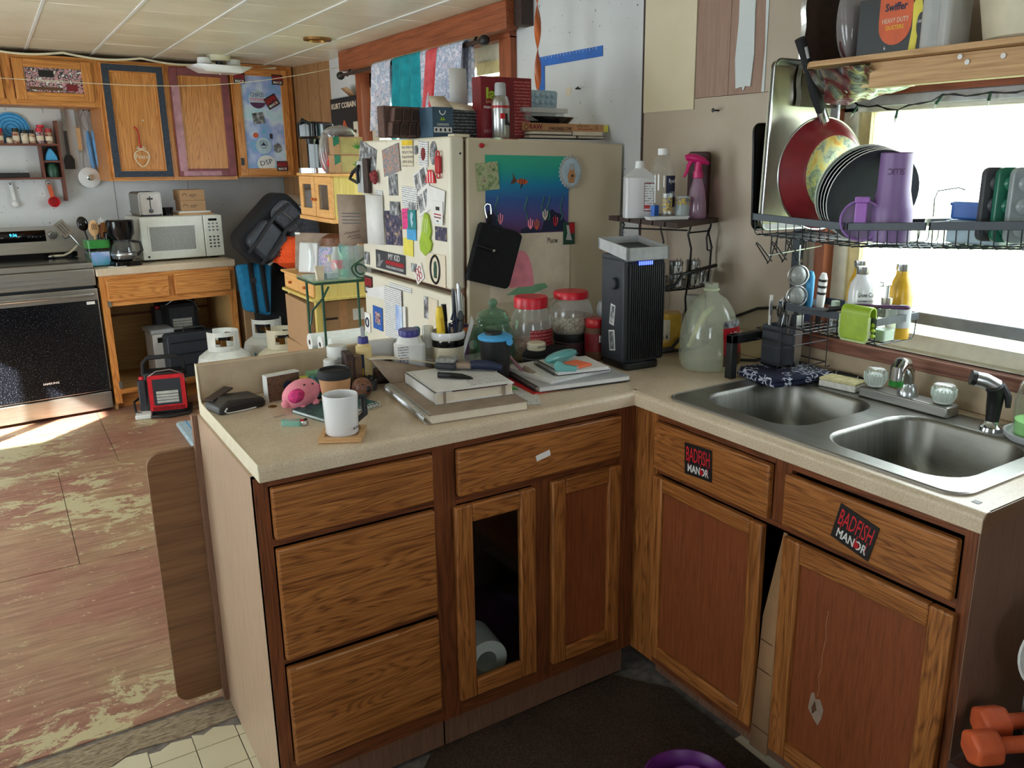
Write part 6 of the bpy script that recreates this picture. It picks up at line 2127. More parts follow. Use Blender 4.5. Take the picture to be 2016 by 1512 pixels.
O('handle', M().tube([(.038*math.cos(R(-12)),.038*math.sin(R(-12)),.078),(.066,-.004,.074),(.068,-.004,.03),(.036,-.006,.018)],[.007,.008,.008,.006],10).xf(Matrix.Rotation(R(22),4, 'Z')), 'black', t)
TX(t, 'BLOOM',.006, 'black',(.023,-.0335,.018), face=Euler((R(90),0, R(34))), w=.024)
t = T('paper_cup', 'kraft takeaway coffee cup with a black lid', 'cup',(-.748,.27, CZ + .0105))
O('cup', M().lathe([(0,0),(.028,0),(.040,.088),(.038,.088),(.027,.004),(0,.004)],28), 'cup_paper', t)
O('lid', M().lathe([(.0415,.084),(.043,.088),(.041,.098),(.039,.104),(.035,.106),(.034,.10),(0,.10)],32), 'black_matte', t)
t = T('small_notebook', 'black covered spiral notebook under the takeaway cup', 'notebook',(-.735,.30, CZ), rz=18)
O('cover', M().box(-.09,-.06,0,.085,.07,.0015).box(-.09,-.06,.008,.085,.07,.010), 'swirl_box', t)
O('pages', M().box(-.088,-.058,.0015,.083,.068,.008), 'paper', t)
for k in range(18):
    x = -.085+.0098*k
    O('coil', M().tube([(x,-.062+.007*math.cos(a),.0065+.0062*math.sin(a)) for a in [j * PI / 4 for j in range(8)]],.001,4, True), 'white', t)
for k,(mt, w, h, z, lb, rz) in enumerate((('yellow_paper',.075,.05,.02, 'pad of yellow sticky notes by the upstand',4),('green_paper',.05,.04,.0405, 'small green sticky pad on the yellow pad',2))):
    t = T('sticky_pad', lb, 'sticky notes',(-.722+.006*k,.515, CZ + z), rz=rz)
    O('pad', M().box(-w / 2,-h / 2,0, w / 2, h / 2,.0195 if k == 0 else .012), mt, t)
    O('top_sheet', M().box(-w / 2,-h / 2,.0196 if k == 0 else .0121, w / 2, h / 2,.0202 if k == 0 else .0127), mt, t)
S('dark_booklet', 'dark booklet under the sticky pads', 'booklet', M().box(-.055,-.035,0,.05,.035,.0195), 'navy',(-.715,.51, CZ), rz=3)
t = T('metal_trinket', 'small dark metal trinket beside the sticky pads', 'trinket',(-.797,.54, CZ))
for k in range(6):
    O('bead', M().ell((-.025+.010*k,.006*(-1) ** k,.032+.006*(k % 2)),.008,.008,.008,8,6), 'dark_steel', t)
O('stand', M().box(-.03,-.012,0,.03,.012,.028), 'dark_brown', t, bevel=.003)


def pill(label, x, y, r, h, body, cap='white', ch=.02):
    t = T('pill_bottle', label, 'bottle',(x, y, CZ))
    O('bottle', M().lathe([(0,0),(r * .9,0),(r * .92, h - ch),(r * .8, h - ch),(0, h - ch)],20), body, t)
    c = O('cap', M().lathe([(r * .98, h - ch),(r, h - ch + .002),(r, h - .002),(r * .95, h),(0, h)],24), cap, t)
    O('cap_ring', M().lathe([(r * 1.02, h - ch),(r * 1.03, h - ch + .003),(r, h - ch + .004)],24), cap, c)


pill('amber pill bottle with a white cap behind the takeaway cup',-.675,.45,.020,.075, 'amber')
pill('second amber pill bottle with a white cap beside the upstand',-.678,.505,.020,.085, 'amber')
pill('wide white pill bottle behind the amber ones',-.648,.535,.028,.115, 'white', 'white',.03)
for k,(x, lb, mt) in enumerate(((-.640, 'dark brown card box standing beside the glue bottle', 'dark_brown'),(-.617, 'slim dark box standing next to the other card box', 'box_print'))):
    t = T('card_box', lb, 'box',(x,.475, CZ), rz=-8)
    O('box', M().box(-.010,-.03,0,.011,.03,.105-.008*k), mt, t, bevel=.001)
    O('gold_lines', M().box(-.004,-.0306,.02,-.003,-.03,.09).box(.004,-.0306,.02,.005,-.03,.09), 'brass', t)
t = T('glue_bottle', 'cream glue bottle with a blue cap and grey nozzle', 'bottle',(-.590,.48, CZ), rz=-20)
O('bottle', M().prism(rrect(-.022,-.016,.022,.016,.010,4),0,.118), 'glue', t, bevel=.004)
O('shoulder', M().lathe([(.019,.116),(.014,.126),(0,.126)],18), 'glue', t)
O('collar', M().lathe([(0,.124),(.015,.124),(.014,.142),(0,.142)],18), 'violet_cap', t)
O('nozzle', M().box(-.006,-.006,.142,.006,.006,.172), 'light_grey', t, bevel=.002)
O('label', M().box(-.023,-.0168,.02,.0,-.016,.095), 'navy', t)
O('label_print', M().box(-.022,-.0172,.035,-.002,-.0168,.055), 'honey', t)
t = T('wood_bead', 'brown mottled wooden bead with a dark hole', 'bead',(-.640,.375, CZ))
O('bead', M().ell((0,0,.027),.028,.028,.027,20,14), 'leopard', t)
O('hole', M().ell((.008,-.025,.026),.008,.005,.009,12,8), 'black', t)
t = T('tealight_jar', 'small dark jar of wick ends behind the wooden bead', 'jar',(-.597,.435, CZ))
O('jar', M().lathe([(0,0),(.02,0),(.023,.015),(.022,.028),(0,.028)],20), 'dark_grey', t)
for k in range(6):
    O('wick', M().ell((.012*math.cos(k),.012*math.sin(k),.032),.006,.006,.008,8,6), 'black', t)
S('white_box', 'plain white card box leaning against the upstand', 'box', M().box(-.055,-.012,0,.055,.012,.112), 'paper',(-.522,.548, CZ), rz=-3)
t = T('pinecone_garland', 'brown pinecone scales heaped in front of the white box', 'garland',(-.535,.50, CZ))
rr = random.Random(4)
for k in range(22):
    O('scale', M().ell((rr.uniform(-.055,.075), rr.uniform(-.03,.02), rr.uniform(.015,.06)),.013,.011,.012,8,6), 'dark_brown' if k % 3 else 'brown', t)
O('base', M().ell((.01,.0,.015),.065,.03,.025,16,8), 'dark_brown', t)
t = T('cardboard_sleeve', 'bent grey cardboard sleeve lying open behind the notebooks', 'cardboard',(-.475,.375, CZ), rz=0)
O('upper_leaf', M().sheet(lambda u, v: (-.115+.24*u,.06-.06*v * 0-.05*u + .05*v,.085-.05*u ** 1.3+.006*math.sin(3*u)),10,3), 'paper_cream', t, solid=.001)
O('lower_leaf', M().sheet(lambda u, v: (-.115+.05*v + .20*u,.058-.05*u - .05*v,.085-.05*u ** 1.3-(.083-.05*u)*v),10,4), 'taupe', t, solid=.001)
t = T('supplement_bottle', 'large white supplement bottle with a violet lid', 'bottle',(-.462,.455, CZ), rz=-8)
O('bottle', M().prism(rrect(-.042,-.032,.042,.032,.018,5),0,.115), 'white', t, bevel=.006)
O('shoulder', M().lathe([(.040,.112),(.033,.132),(.028,.138),(0,.138)],24, sy=.85), 'white', t)
O('lid', M().lathe([(0,.134),(.029,.134),(.030,.15),(.028,.154),(0,.154)],28), 'violet_cap', t)
O('label', M().box(-.0428,-.0325,.035,-.012,-.032,.11), 'print_page', t)
O('label_foot', M().box(-.0430,-.0327,.005,-.012,-.032,.034), 'purple_dark', t)
TX(t, 'JUICE',.012, 'violet_cap',(-.026,-.033,.068), w=.026)
t = T('teal_dropper', 'teal capped dropper bottle behind the supplement bottle', 'bottle',(-.405,.53, CZ))
O('bottle', M().lathe([(0,0),(.016,0),(.016,.075),(.008,.085),(0,.085)],16), 'clear_plastic', t)
O('cap', M().lathe([(.012,.08),(.014,.09),(.010,.11),(.012,.135),(.008,.142),(0,.142)],16), 'teal', t)
t = T('perfume_spray', 'slim clear spray bottle with a silver cap', 'bottle',(-.398,.465, CZ))
O('bottle', M().lathe([(0,0),(.0165,0),(.0165,.09),(0,.092)],18), 'clear_plastic', t)
O('cap', M().lathe([(.015,.092),(.0165,.094),(.0165,.15),(.014,.154),(0,.154)],18), 'milky_plastic', t)
O('label', M().lathe([(.0168,.03),(.0168,.06)],18), 'paper', t)
t = T('pen_mug', 'plain cream mug packed with pens and scissors', 'mug',(-.345,.445, CZ))
O('cup', M().lathe([(0,0),(.042,0),(.046,.01),(.048,.118),(.050,.135),(.047,.138),(.044,.13),(.042,.012),(0,.01)],36), 'cream', t)
O('rim_band', M().lathe([(.0495,.118),(.0515,.122),(.0515,.134),(.0495,.138)],36), 'white_gloss', t)
O('dark_band', M().lathe([(.0478,.095),(.0487,.10),(.0487,.112),(.048,.115)],36), 'black_gloss', t)


def pen(name, label, cat, dx_, dy, ang, parts):
    t = T(name, label, cat,(-.345+dx_,.445+dy, CZ + .014), group='pens and tools in the cream mug')
    t.rotation_euler = (R(ang[0]), R(ang[1]), R(ang[2]) if len(ang) > 2 else 0)
    for nm, m, mt in parts:
        O(nm, m, mt, t)


pen('highlighter', 'fat yellow highlighter in the cream mug', 'pen',-.02,-.012,(2,-4),[('barrel', M().tube([(0,0,0),(0,0,.12),(0,0,.17),(.002,0,.20)],[.010,.0125,.012,.008],12), 'yellow'),('clip', M().box(-.003,-.014,.13,.003,-.012,.17), 'honey')])
pen('scissors', 'blue-handled scissors standing in the cream mug', 'scissors',.0,-.022,(3,2),[('blade', M().box(-.005,-.001,0,.005,.001,.12), 'silver'),('left_grip', M().tube([(-.004,0,.11),(-.012,0,.125),(-.012,0,.15),(.0,0,.155),(.006,0,.13)],.0045,6), 'navy'),('right_grip', M().tube([(.004,0,.12),(.01,0,.16),(.0,0,.185),(-.006,0,.16)],.0045,6), 'navy')])
pen('marker_pen', 'black marker pen in the cream mug', 'pen',.005,.008,(-2,-2),[('barrel', M().rod((0,0,0),(0,0,.19),.007,10), 'black'),('cap', M().rod((0,0,.15),(0,0,.2),.008,10), 'black_gloss')])
pen('grey_pen', 'thick grey pen in the cream mug', 'pen',.012,-.018,(3,6),[('barrel', M().tube([(0,0,0),(0,0,.13),(0,0,.175),(0,0,.185)],[.007,.0095,.009,.004],10), 'dark_grey'),('tip_ring', M().rod((0,0,.155),(0,0,.16),.0098,10), 'black')])
pen('orange_pen', 'orange capped paint pen in the cream mug', 'pen',.032,.008,(-3,8),[('barrel', M().rod((0,0,0),(0,0,.15),.009,10), 'amber'),('cap', M().rod((0,0,.12),(0,0,.165),.0105,10), 'brown')])
pen('folded_slip', 'folded white paper slip standing in the cream mug', 'paper',.026,-.01,(2,12),[('leaf', M().add([(.0,0,.04),(.012,0,.17),(.024,.0,.15),(.012,.002,.05)],[(0,3,2,1)]), 'white'),('back_leaf', M().add([(.0,.002,.04),(.012,.004,.17),(.02,.012,.15),(.01,.01,.05)],[(0,3,2,1)]), 'paper_cream')])
pen('green_pencil', 'short green pencil in the cream mug', 'pencil',.03,.0,(0,4),[('barrel', M().rod((0,0,0),(0,0,.145),.004,6), 'green'),('point', M().rod((0,0,.145),(0,0,.158),.004,6,.0005), 'spoon_wood')])
for k,(x, y, h, mt, lb) in enumerate(((-.292,.485,.25, 'black_gloss', 'tall black pen standing behind the cream mug'),(-.282,.478,.265, 'silver', 'steel folding tool standing behind the cream mug'),(-.274,.486,.235, 'aluminium', 'speckled metal pen standing behind the cream mug'),(-.298,.495,.235, 'dark_grey', 'grey brush standing behind the cream mug'))):
    t = T('standing_tool', lb, 'pen',(x, y, CZ + .001), rot=(-3,-1+k,0), group='tall pens behind the cream mug')
    O('barrel', M().tube([(0,0,0),(0,0, h * .9),(0,0, h)],[.0055,.0055,.004],10), mt, t)
    O('clip', M().box(.005,-.002, h * .7,.008,.002, h * .97), 'chrome', t)
t = T('pen_cup', 'dark purple cup holding the tall pens behind the mug', 'cup',(-.284,.488, CZ))
O('cup', M().lathe([(0,0),(.026,0),(.030,.14),(.028,.14),(.024,.001),(0,.001)],20), 'purple_dark', t)
O('band', M().lathe([(.0295,.12),(.0312,.122),(.0312,.136)],20), 'amber', t)
t = T('foil_packet', 'silver-grey earbud packet standing by the green jar', 'packet',(-.232,.505, CZ), rot=(-4,0,-4))
O('packet', M().box(-.042,-.006,.0,.042,.006,.13), 'aluminium', t, bevel=.003)
O('badge', M().lathe([(0,0),(.014,0),(.014,.002),(0,.002)],20).xf(Matrix.Translation((.002,-.006,.07)) @ Matrix.Rotation(R(90),4, 'X')), 'paper', t)
O('shape', M().prism([(-.034,.09),(-.015,.115),(-.005,.07),(-.02,.06)],-.0068,-.006, 'y').prism([(.01,.12),(.036,.115),(.036,.09),(.02,.085)],-.0068,-.006, 'y'), 'light_grey', t)
TX(t, 'EACH',.012, 'black',(.012,-.0066,.03), w=.045, bold=.02)
t = T('clear_tub', 'clear plastic tub of pink odds and ends beside the mug', 'tub',(-.272,.415, CZ))
O('tub', M().prism(rrect(-.045,-.035,.05,.04,.014),.0,.055), 'clear_plastic', t)
O('contents', M().prism(rrect(-.042,-.032,.047,.037,.013),.002,.026), 'snack', t)
t = T('black_gadget', 'small black boxy gadget next to the tumbler', 'gadget',(-.318,.345, CZ), rz=-10)
O('case', M().box(-.03,-.025,0,.04,.025,.048), 'black_gloss', t, bevel=.004)
O('lens', M().lathe([(0,0),(.009,0),(.009,.002),(0,.002)],14).xf(Matrix.Translation((-.012,-.025,.03)) @ Matrix.Rotation(R(90),4, 'X')), 'dark_steel', t)
O('foot_strip', M().box(-.028,-.0258,.003,.038,-.025,.008), 'maroon', t)
t = T('tumbler', 'tall black tumbler with a sky blue lid', 'tumbler',(-.272,.292, CZ))
O('cup', M().lathe([(0,0),(.034,0),(.037,.005),(.0375,.03),(.039,.034),(.0455,.132),(0,.132)],36), 'black', t)
O('lid', M().lathe([(.0455,.130),(.049,.133),(.049,.139),(.043,.143),(.038,.146),(0,.146)],36), 'sky_blue', t)
O('lid_tab', M().lathe([(0,0),(.010,0),(.010,.004),(0,.004)],16).xf(Matrix.Translation((.018,-.046,.128)) @ Matrix.Rotation(R(90),4, 'X')), 'sky_blue', t)
O('slider', M().lathe([(0,.146),(.024,.146),(.024,.152),(0,.152)],24,(-.006,.0,0)), 'black', t)
O('brand_dot', M().box(-.028,-.0392,.045,-.02,-.036,.048), 'white', t)

# ---- the notebook pile
def spiral(t, x0, x1, y, r, z, n, mat='silver', nm='coil'):
    for k in range(n):
        x = x0+(x1-x0)*k / (n - 1)
        O(nm, M().tube([(x, y + r * math.cos(a), z + r * math.sin(a)) for a in [j * PI / 4 for j in range(8)]],.0011,4, True), mat, t)


# local +x runs away from the viewer along the spiral edge
t = T('large_notebook', 'large spiral notebook with cream pages under the book', 'notebook',(-.585,.215, CZ), rz=84)
O('cover', M().box(-.165,-.27,0,.165,-.005,.002).box(-.165,-.27,.022,.165,-.005,.024), 'taupe', t)
O('pages', M().box(-.163,-.268,.002,.163,-.012,.022), 'paper_cream', t)
O('insert', M().box(-.16,-.262,.0135,.158,-.27,.0155), 'black', t)
spiral(t,-.16,.16,-.004,.0135,.0135,44)
t = T('planner_book', 'thick white planner with an elastic band on the notebook', 'book',(-.475,.235, CZ + .0245), rz=84)
O('pages', M().box(-.118,-.155,.003,.12,.055,.027), 'paper_cream', t)
O('cover', M().box(-.12,-.158,0,.122,.058,.003).box(-.12,-.158,.027,.122,.058,.030).box(-.12,.055,0,.122,.058,.030), 'paper', t)
O('elastic', M().box(-.1215,.03,-.022,-.1200,.036,.031).box(-.1215,.03,.030,.1235,.036,.0312), 'taupe', t)
O('clip_band', M().box(-.1218,-.135,.0,-.12,-.125,.0305), 'taupe', t)
t = T('printed_forms', 'loose printed forms on top of the planner', 'paper',(-.465,.225, CZ + .0562), rz=82)
O('sheet', M().box(-.115,-.15,0,.12,.06,.0012), 'paper', t)
O('form', M().box(-.09,-.145,.0013,.10,-.04,.0022), 'print_page_x', t)
O('dark_edge', M().box(-.116,-.13,-.003,-.112,.02,-.0002), 'dark_maroon', t)
t = T('ballpoint_pen', 'black and silver ballpoint pen lying on the forms', 'pen',(-.452,.218, CZ + .0585), rz=-46)
O('barrel', M().tube([(-.035,0,.008),(-.01,0,.0085),(.0,0,.008)],[.0085,.0085,.008],12), 'black', t)
O('grip', M().tube([(.0,0,.008),(.03,0,.007),(.055,0,.004),(.062,0,.0025)],[.008,.0075,.004,.001],12), 'black_gloss', t)
O('clip', M().box(-.03,-.003,.0165,.004,.003,.0185), 'silver', t)
t = T('foot_brush', 'pumice brush with a dark blue handle lying on the forms', 'brush',(-.375,.275, CZ + .0585), rz=-42)
O('handle', M().tube([(.012,0,.014),(.035,0,.017),(.07,0,.015),(.10,0,.010)],[.012,.014,.013,.008],12), 'navy', t)
O('neck', M().box(-.03,-.015,.006,.016,.015,.022), 'taupe', t, bevel=.005)
O('head', M().box(-.085,-.024,.004,-.025,.024,.022), 'charcoal', t, bevel=.006)
O('pumice', M().box(-.083,-.022,.022,-.028,.022,.034), 'skin_pumice', t, bevel=.004)
S('loose_sheet', 'loose printed sheet between the two notebook piles', 'paper', M().box(-.10,-.07,0,.10,.07,.0012), 'print_page_x',(-.295,.165, CZ), rz=62)
t = T('green_pen', 'slim translucent green pen lying on the loose sheet', 'pen',(-.325,.165, CZ + .0265), rot=(0,12,-52))
O('barrel', M().rod((-.045,0,.006),(.03,0,.006),.0045,10), 'lime', t)
O('cap', M().rod((-.055,0,.006),(-.03,0,.006),.006,10), 'lime_rim', t)
O('tip', M().rod((.03,0,.006),(.045,0,.006),.0045,10,.001), 'green', t)
# second pile
t = T('red_folder', 'bright red folder at the bottom of the second pile', 'folder',(-.115,.238, CZ), rz=-2)
O('back_leaf', M().prism([(-.13,-.11),(.115,-.11),(.12,.12),(-.12,.12)],0,.0015), 'orange_rubber', t)
O('front_leaf', M().prism([(-.125,-.112),(.11,-.105),(.118,.12),(-.12,.12)],.002,.004), 'red_bright', t)
t = T('grey_notebook', 'grey wire-bound notebook on the red folder', 'notebook',(-.125,.245, CZ + .0045), rz=82)
O('pages', M().box(-.125,-.20,0,.125,.085,.012), 'paper', t)
O('cover', M().box(-.127,-.202,.012,.127,.087,.014), 'light_grey', t)
O('black_board', M().box(-.127,-.202,-.0015,.127,.087,.0005), 'black', t)
spiral(t,-.12,.12,.09,.0085,.0065,36, 'black')
t = T('paper_pad', 'thick pad of loose white paper on the grey notebook', 'paper',(-.085,.25, CZ + .019), rz=6)
O('block', M().box(-.11,-.10,0,.115,.11,.010), 'paper', t)
O('top_sheet', M().prism([(-.10,-.11),(.12,-.09),(.14,.10),(-.09,.115)],.0102,.0112), 'white', t)
t = T('pocket_notebook', 'black-spined pocket spiral notebook with white pages', 'notebook',(-.10,.235, CZ + .0305), rz=80)
O('pages', M().box(-.075,-.13,.0018,.075,.03,.011), 'paper', t)
O('cover', M().box(-.077,-.132,0,.077,.032,.0018), 'black', t)
spiral(t,-.072,.072,.034,.0085,.0065,18, 'black')
t = T('orange_sticky_pad', 'bright orange sticky note pad on the pocket notebook', 'sticky notes',(-.062,.20, CZ + .042), rz=8)
O('pad', M().box(-.038,-.032,0,.038,.032,.006), 'orange_paper', t)
O('top_sheet', M().box(-.038,-.032,.0061,.038,.033,.0068), 'orange_paper', t)
t = T('stapler', 'translucent teal case lying across the pocket notebook', 'case',(-.075,.25, CZ + .046), rz=20)
O('case', M().ell((0,0,.017),.078,.02,.017,28,12), 'teal_clear', t)
O('hinge_line', M().tube([(-.07,-.012,.014),(0,-.0205,.015),(.07,-.012,.014)],.0015,5), 'teal', t)
t = T('tape_dispenser', 'small translucent teal tape dispenser on the pocket notebook', 'dispenser',(-.118,.165, CZ + .042), rz=-30)
O('shell', M().prism([(-.03,.0),(.03,.0),(.034,.012),(.0,.018),(-.02,.03),(-.034,.02)],-.012,.012, 'y'), 'teal_clear', t, bevel=.004)
O('cutter', M().box(.030,-.012,.006,.036,.012,.014), 'clear_plastic', t)
t = T('glasses_case', 'black soft eyeglass case behind the notebooks', 'case',(-.03,.40, CZ))
O('case', M().prism(rrect(-.075,-.035,.075,.035,.03,5),.0,.055), 'black_fabric', t, bevel=.014, seg=3)
O('piping', M().tube([(x, y,.03) for x, y in rrect(-.077,-.037,.077,.037,.031,5)],.0028,5, True), 'dark_grey', t)
t = T('key_lanyard', 'pink key lanyard trailing beside the tumbler', 'lanyard',(-.205,.30, CZ + .001))
O('strap', M().tube([(-.01,.06,.06),(.0,.03,.065),(.005,.0,.045),(.012,-.02,.03),(.02,-.03,.028)],[.004,.005,.005,.006,.005],6), 'pink_paint', t)
O('fob', M().cb((.022,-.045,.032),(.014,.045,.012),(18,0,14)), 'taupe', t, bevel=.003)
O('pouch', M().cb((-.02,.045,.03),(.05,.03,.058)), 'maroon', t, bevel=.008)

# ---- jars
t = T('green_glass_jar', 'green glass cookie jar with a ball-topped lid', 'jar',(-.165,.49, CZ))
O('jar', M().lathe([(0,.004),(.05,.002),(.06,.012),(.067,.05),(.064,.095),(.052,.125),(.049,.135)],36), 'green_glass', t)
l = O('lid', M().lathe([(.05,.136),(.055,.14),(.055,.148),(.05,.152),(.051,.16),(.038,.172),(.014,.180),(.010,.186)],36), 'green_glass', t)
O('knob', M().ell((0,0,.197),.015,.015,.013,16,10), 'green_glass', l)


def big_jar(label, x, y, z, r, h, fill, fh, lab=False):
    t = T('plastic_jar', label, 'jar',(x, y, z))
    O('jar', M().lathe([(0,.001),(r * .78,0),(r * .9,.01),(r, h * .3),(r, h * .5),(r * .88, h * .72),(r * .74, h * .80),(r * .74, h * .84)],36), 'clear_plastic', t)
    O('contents', M().lathe([(0,.003),(r * .75,.003),(r * .87,.012),(r * .97, h * .3),(r * .97, fh * .9),(r * .6, fh),(0, fh * 1.02)],32), fill, t)
    O('lid', M().lathe([(r * .77, h * .83),(r * .79, h * .835),(r * .79, h * .965),(r * .74, h),(0, h)],36), 'red_cap', t)
    if lab:
        m = M()
        for i in range(14):
            p = [R(235+110*(i + q)/14) for q in (0,1)]
            m.add([(1.01*r * math.cos(p[0]),1.01*r * math.sin(p[0]), h * .14),(1.01*r * math.cos(p[1]),1.01*r * math.sin(p[1]), h * .14),(1.01*r * math.cos(p[1]),1.01*r * math.sin(p[1]), h * .52),(1.01*r * math.cos(p[0]),1.01*r * math.sin(p[0]), h * .52)],[(0,1,2,3)])
        O('label', m, 'print_red', t)


big_jar('big clear jar with a red screw lid and red label',-.028,.488, CZ,.068,.205, 'snack',.07, True)
big_jar('clear jar of speckled seed with a red lid on a round tin',.118,.475, CZ + .076,.072,.135, 'kibble',.062)
t = T('round_tin', 'dark round tin under the seed jar', 'tin',(.118,.475, CZ))
O('tin', M().lathe([(0,0),(.055,0),(.056,.05),(0,.05)],30), 'dark_maroon', t)
O('lid', M().lathe([(.0565,.048),(.058,.05),(.058,.073),(.055,.0755),(0,.0755)],30), 'black', t)
O('lid_edge', M().lathe([(.0575,.0475),(.059,.0485),(.0575,.0495)],30), 'silver', t)
t = T('peanut_butter_jar', 'peanut butter jar with a red lid and red label', 'jar',(.142,.375, CZ))
O('jar', M().lathe([(0,0),(.030,0),(.033,.006),(.033,.10),(.028,.108),(0,.108)],28), 'brown', t)
O('label', M().lathe([(.0335,.03),(.0335,.088)],28), 'maroon', t)
O('label_patch', M().cb((.004,-.0335,.072),(.024,.003,.022)), 'paper', t)
TX(t, 'Creamy',.007, 'navy',(.004,-.0352,.068), w=.02)
O('lid', M().lathe([(.030,.106),(.031,.108),(.031,.130),(.028,.134),(0,.134)],28), 'red', t)
t = T('white_cap_jar', 'low jar with a white printed cap before the big jar', 'jar',(-.065,.40, CZ))
O('jar', M().lathe([(0,0),(.027,0),(.027,.055),(0,.055)],22), 'dark_maroon', t)
O('cap', M().lathe([(.028,.054),(.029,.056),(.029,.074),(.026,.077),(0,.077)],24), 'cream', t)
TX(t, 'NEW MOON',.005, 'brown',(.0,-.029,.066), w=.026)

# ---- tower heater in the corner
t = T('tower_heater', 'black and grey tower air purifier with a slatted front', 'heater',(.190,.255, CZ), rz=-4)
t.scale = (.84,.80,1.0)
O('foot', M().prism(rrect(-.075,-.085,.075,.09,.02),0,.022), 'black', t, bevel=.004)
O('side_shell', M().prism([(-.082,-.07),(-.02,-.088),(.082,-.07),(.082,.08),(-.082,.08)],.022,.335), 'charcoal', t, bevel=.006)
for k in range(17):
    x = -.072+.0092*k
    O('slat', M().box(x,-.097+.00*k,.035, x + .0048,-.078,.322), 'black', t)
O('slat_back', M().box(-.078,-.09,.028,.080,-.07,.328), 'black_matte', t)
hd = O('top_rim', M().prism([(-.09,.335),(.09,.335),(.09,.372),(-.09,.372)],-.104,-.094, 'y').prism([(-.104,.335),(.092,.36),(.092,.392),(-.104,.372)],-.09,-.082, 'x').prism([(-.104,.335),(.092,.36),(.092,.392),(-.104,.372)],.082,.09, 'x').prism([(-.09,.36),(.09,.36),(.09,.392),(-.09,.392)],.084,.092, 'y'), 'light_grey', t)
O('top_plate', M().add([(-.083,-.095,.350),(.083,-.095,.350),(.083,.085,.370),(-.083,.085,.370)],[(0,1,2,3)]), 'charcoal', t, solid=.004)
O('inner_body', M().box(-.08,-.09,.33,.08,.08,.345), 'charcoal', t)
for k in range(7):
    O('led', M().box(-.036+.009*k,-.0985,.320,-.031+.009*k,-.0968,.331), 'led_blue', t)
O('side_knob', M().lathe([(0,0),(.018,0),(.018,.014),(.014,.018),(0,.018)],24).xf(Matrix.Translation((-.082,-.02,.262)) @ Matrix.Rotation(R(-90),4, 'Y')), 'charcoal', t)
for z, w, h, a in ((.165,.022,.055,8),(.085,.030,.055,-8)):
    s_ = O('tag', M().cb((-.0828,.0, z),(.0015, w + .008, h + .008),(a,0,0)), 'white', t)
    O('tag_print', M().cb((-.0838,.0, z),(.001, w, h),(a,0,0)), 'photo_bw', s_)
t = T('white_canister', 'plain white canister half hidden behind the tower heater', 'canister',(.235,.43, CZ))
O('canister', M().lathe([(0,0),(.035,0),(.037,.01),(.037,.15),(.03,.172),(0,.175)],24), 'light_grey', t)
O('cap', M().cyl((0,0,.172),.02,.02,18), 'white', t)
# ---- juice jug
t = T('juice_jug', 'empty ribbed gallon tea jug with a red label', 'jug',(.375,.10, CZ), rz=-30)


def jug(u, v):
    a = 2*PI * u
    prof = [(.0,.0),(.082,.002),(.088,.02),(.088,.07),(.086,.11),(.078,.15),(.064,.185),(.046,.212),(.026,.226),(.021,.232),(.021,.258),(.019,.26)]
    k = v * (len(prof)-1)
    i = min(int(k), len(prof)-2)
    f = k - i
    r = prof[i][0] * (1-f)+prof[i + 1][0] * f
    z = prof[i][1] * (1-f)+prof[i + 1][1] * f
    sq = 1+.07*abs(math.sin(2*a))*(1 if r > .03 else 0)
    off = .012*(1-max(0,1-abs(z - .23)/.23))*0
    return (r * sq * math.cos(a), r * sq * math.sin(a), z)


O('jug', M().sheet(jug,40,33), 'jug_plastic', t)
O('handle_hollow', M().tube([(-.075,-.045,.075),(-.055,-.062,.13),(-.03,-.052,.175),(.0,-.045,.195)],[.006,.010,.010,.005],8), 'jug_body', t)
O('neck_ring', M().lathe([(.0215,.236),(.024,.238),(.024,.243),(.0215,.245)],20), 'jug_body', t)
m, m2, m3 = M(), M(), M()
for i in range(10):
    p = [R(282+62*(i + q)/10) for q in (0,1)]
    for mm, z0, z1 in ((m,.055,.135),(m2,.02,.055),(m3,.135,.155)):
        v = []
        for z, q in ((z0, p[0]),(z0, p[1]),(z1, p[1]),(z1, p[0])):
            r = .0965-max(0, z - .09)*.16
            v.append((r * math.cos(q), r * math.sin(q), z))
        mm.add(v,[(0,1,2,3)])
lb = O('label', m, 'red', t)
O('label_foot', m2, 'box_print', lb)
O('label_lattice', m3, 'photo_bw', lb)
_f = Euler((R(90),0, R(38)))
TX(lb, 'AriZona',.016, 'white',(.059,-.0785,.117), face=_f, w=.06, bold=.02)
TX(lb, 'Watermelon',.009, 'white',(.060,-.0795,.096), face=_f, w=.05)
# ================================================================ corner shelf behind the heater
t = T('corner_shelf', 'black wire corner shelf with a dark slatted wooden top', 'shelf',(.43,.38, CZ))
tp = [(-.13,-.20),(.155,-.085),(.15,.20),(-.07,.22)]
for k in range(6):
    a, b = k / 6,(k + .9)/6
    L0, L1 = Vector(tp[0]), Vector(tp[3])
    R0, R1 = Vector(tp[1]), Vector(tp[2])
    q = [L0.lerp(L1, a), R0.lerp(R1, a), R0.lerp(R1, b), L0.lerp(L1, b)]
    O('slat', M().prism([tuple(p) for p in q],.420,.436), 'dark_brown', t)
for k,(x, y) in enumerate(((.025,-.085),(.14,-.06),(-.085,.12),(.13,.17))):
    O('leg', M().tube([(x, y,.0),(x + .006, y,.08),(x - .004, y,.18),(x + .01, y,.26),(x + .014, y,.34),(x - .002, y,.385),(x + .008, y,.412),(x, y,.42)],.0035,6), 'black', t)
O('cross_wire', M().tube([(.02,-.085,.392),(.14,-.06,.392)],.0028,5).tube([(-.085,.12,.40),(.02,-.085,.40)],.0028,5), 'black', t)
O('side_hook', M().tube([(.14,-.06,.40),(.125,-.065,.37),(.13,-.066,.33),(.148,-.066,.325),(.152,-.066,.34)],.003,6), 'black', t)


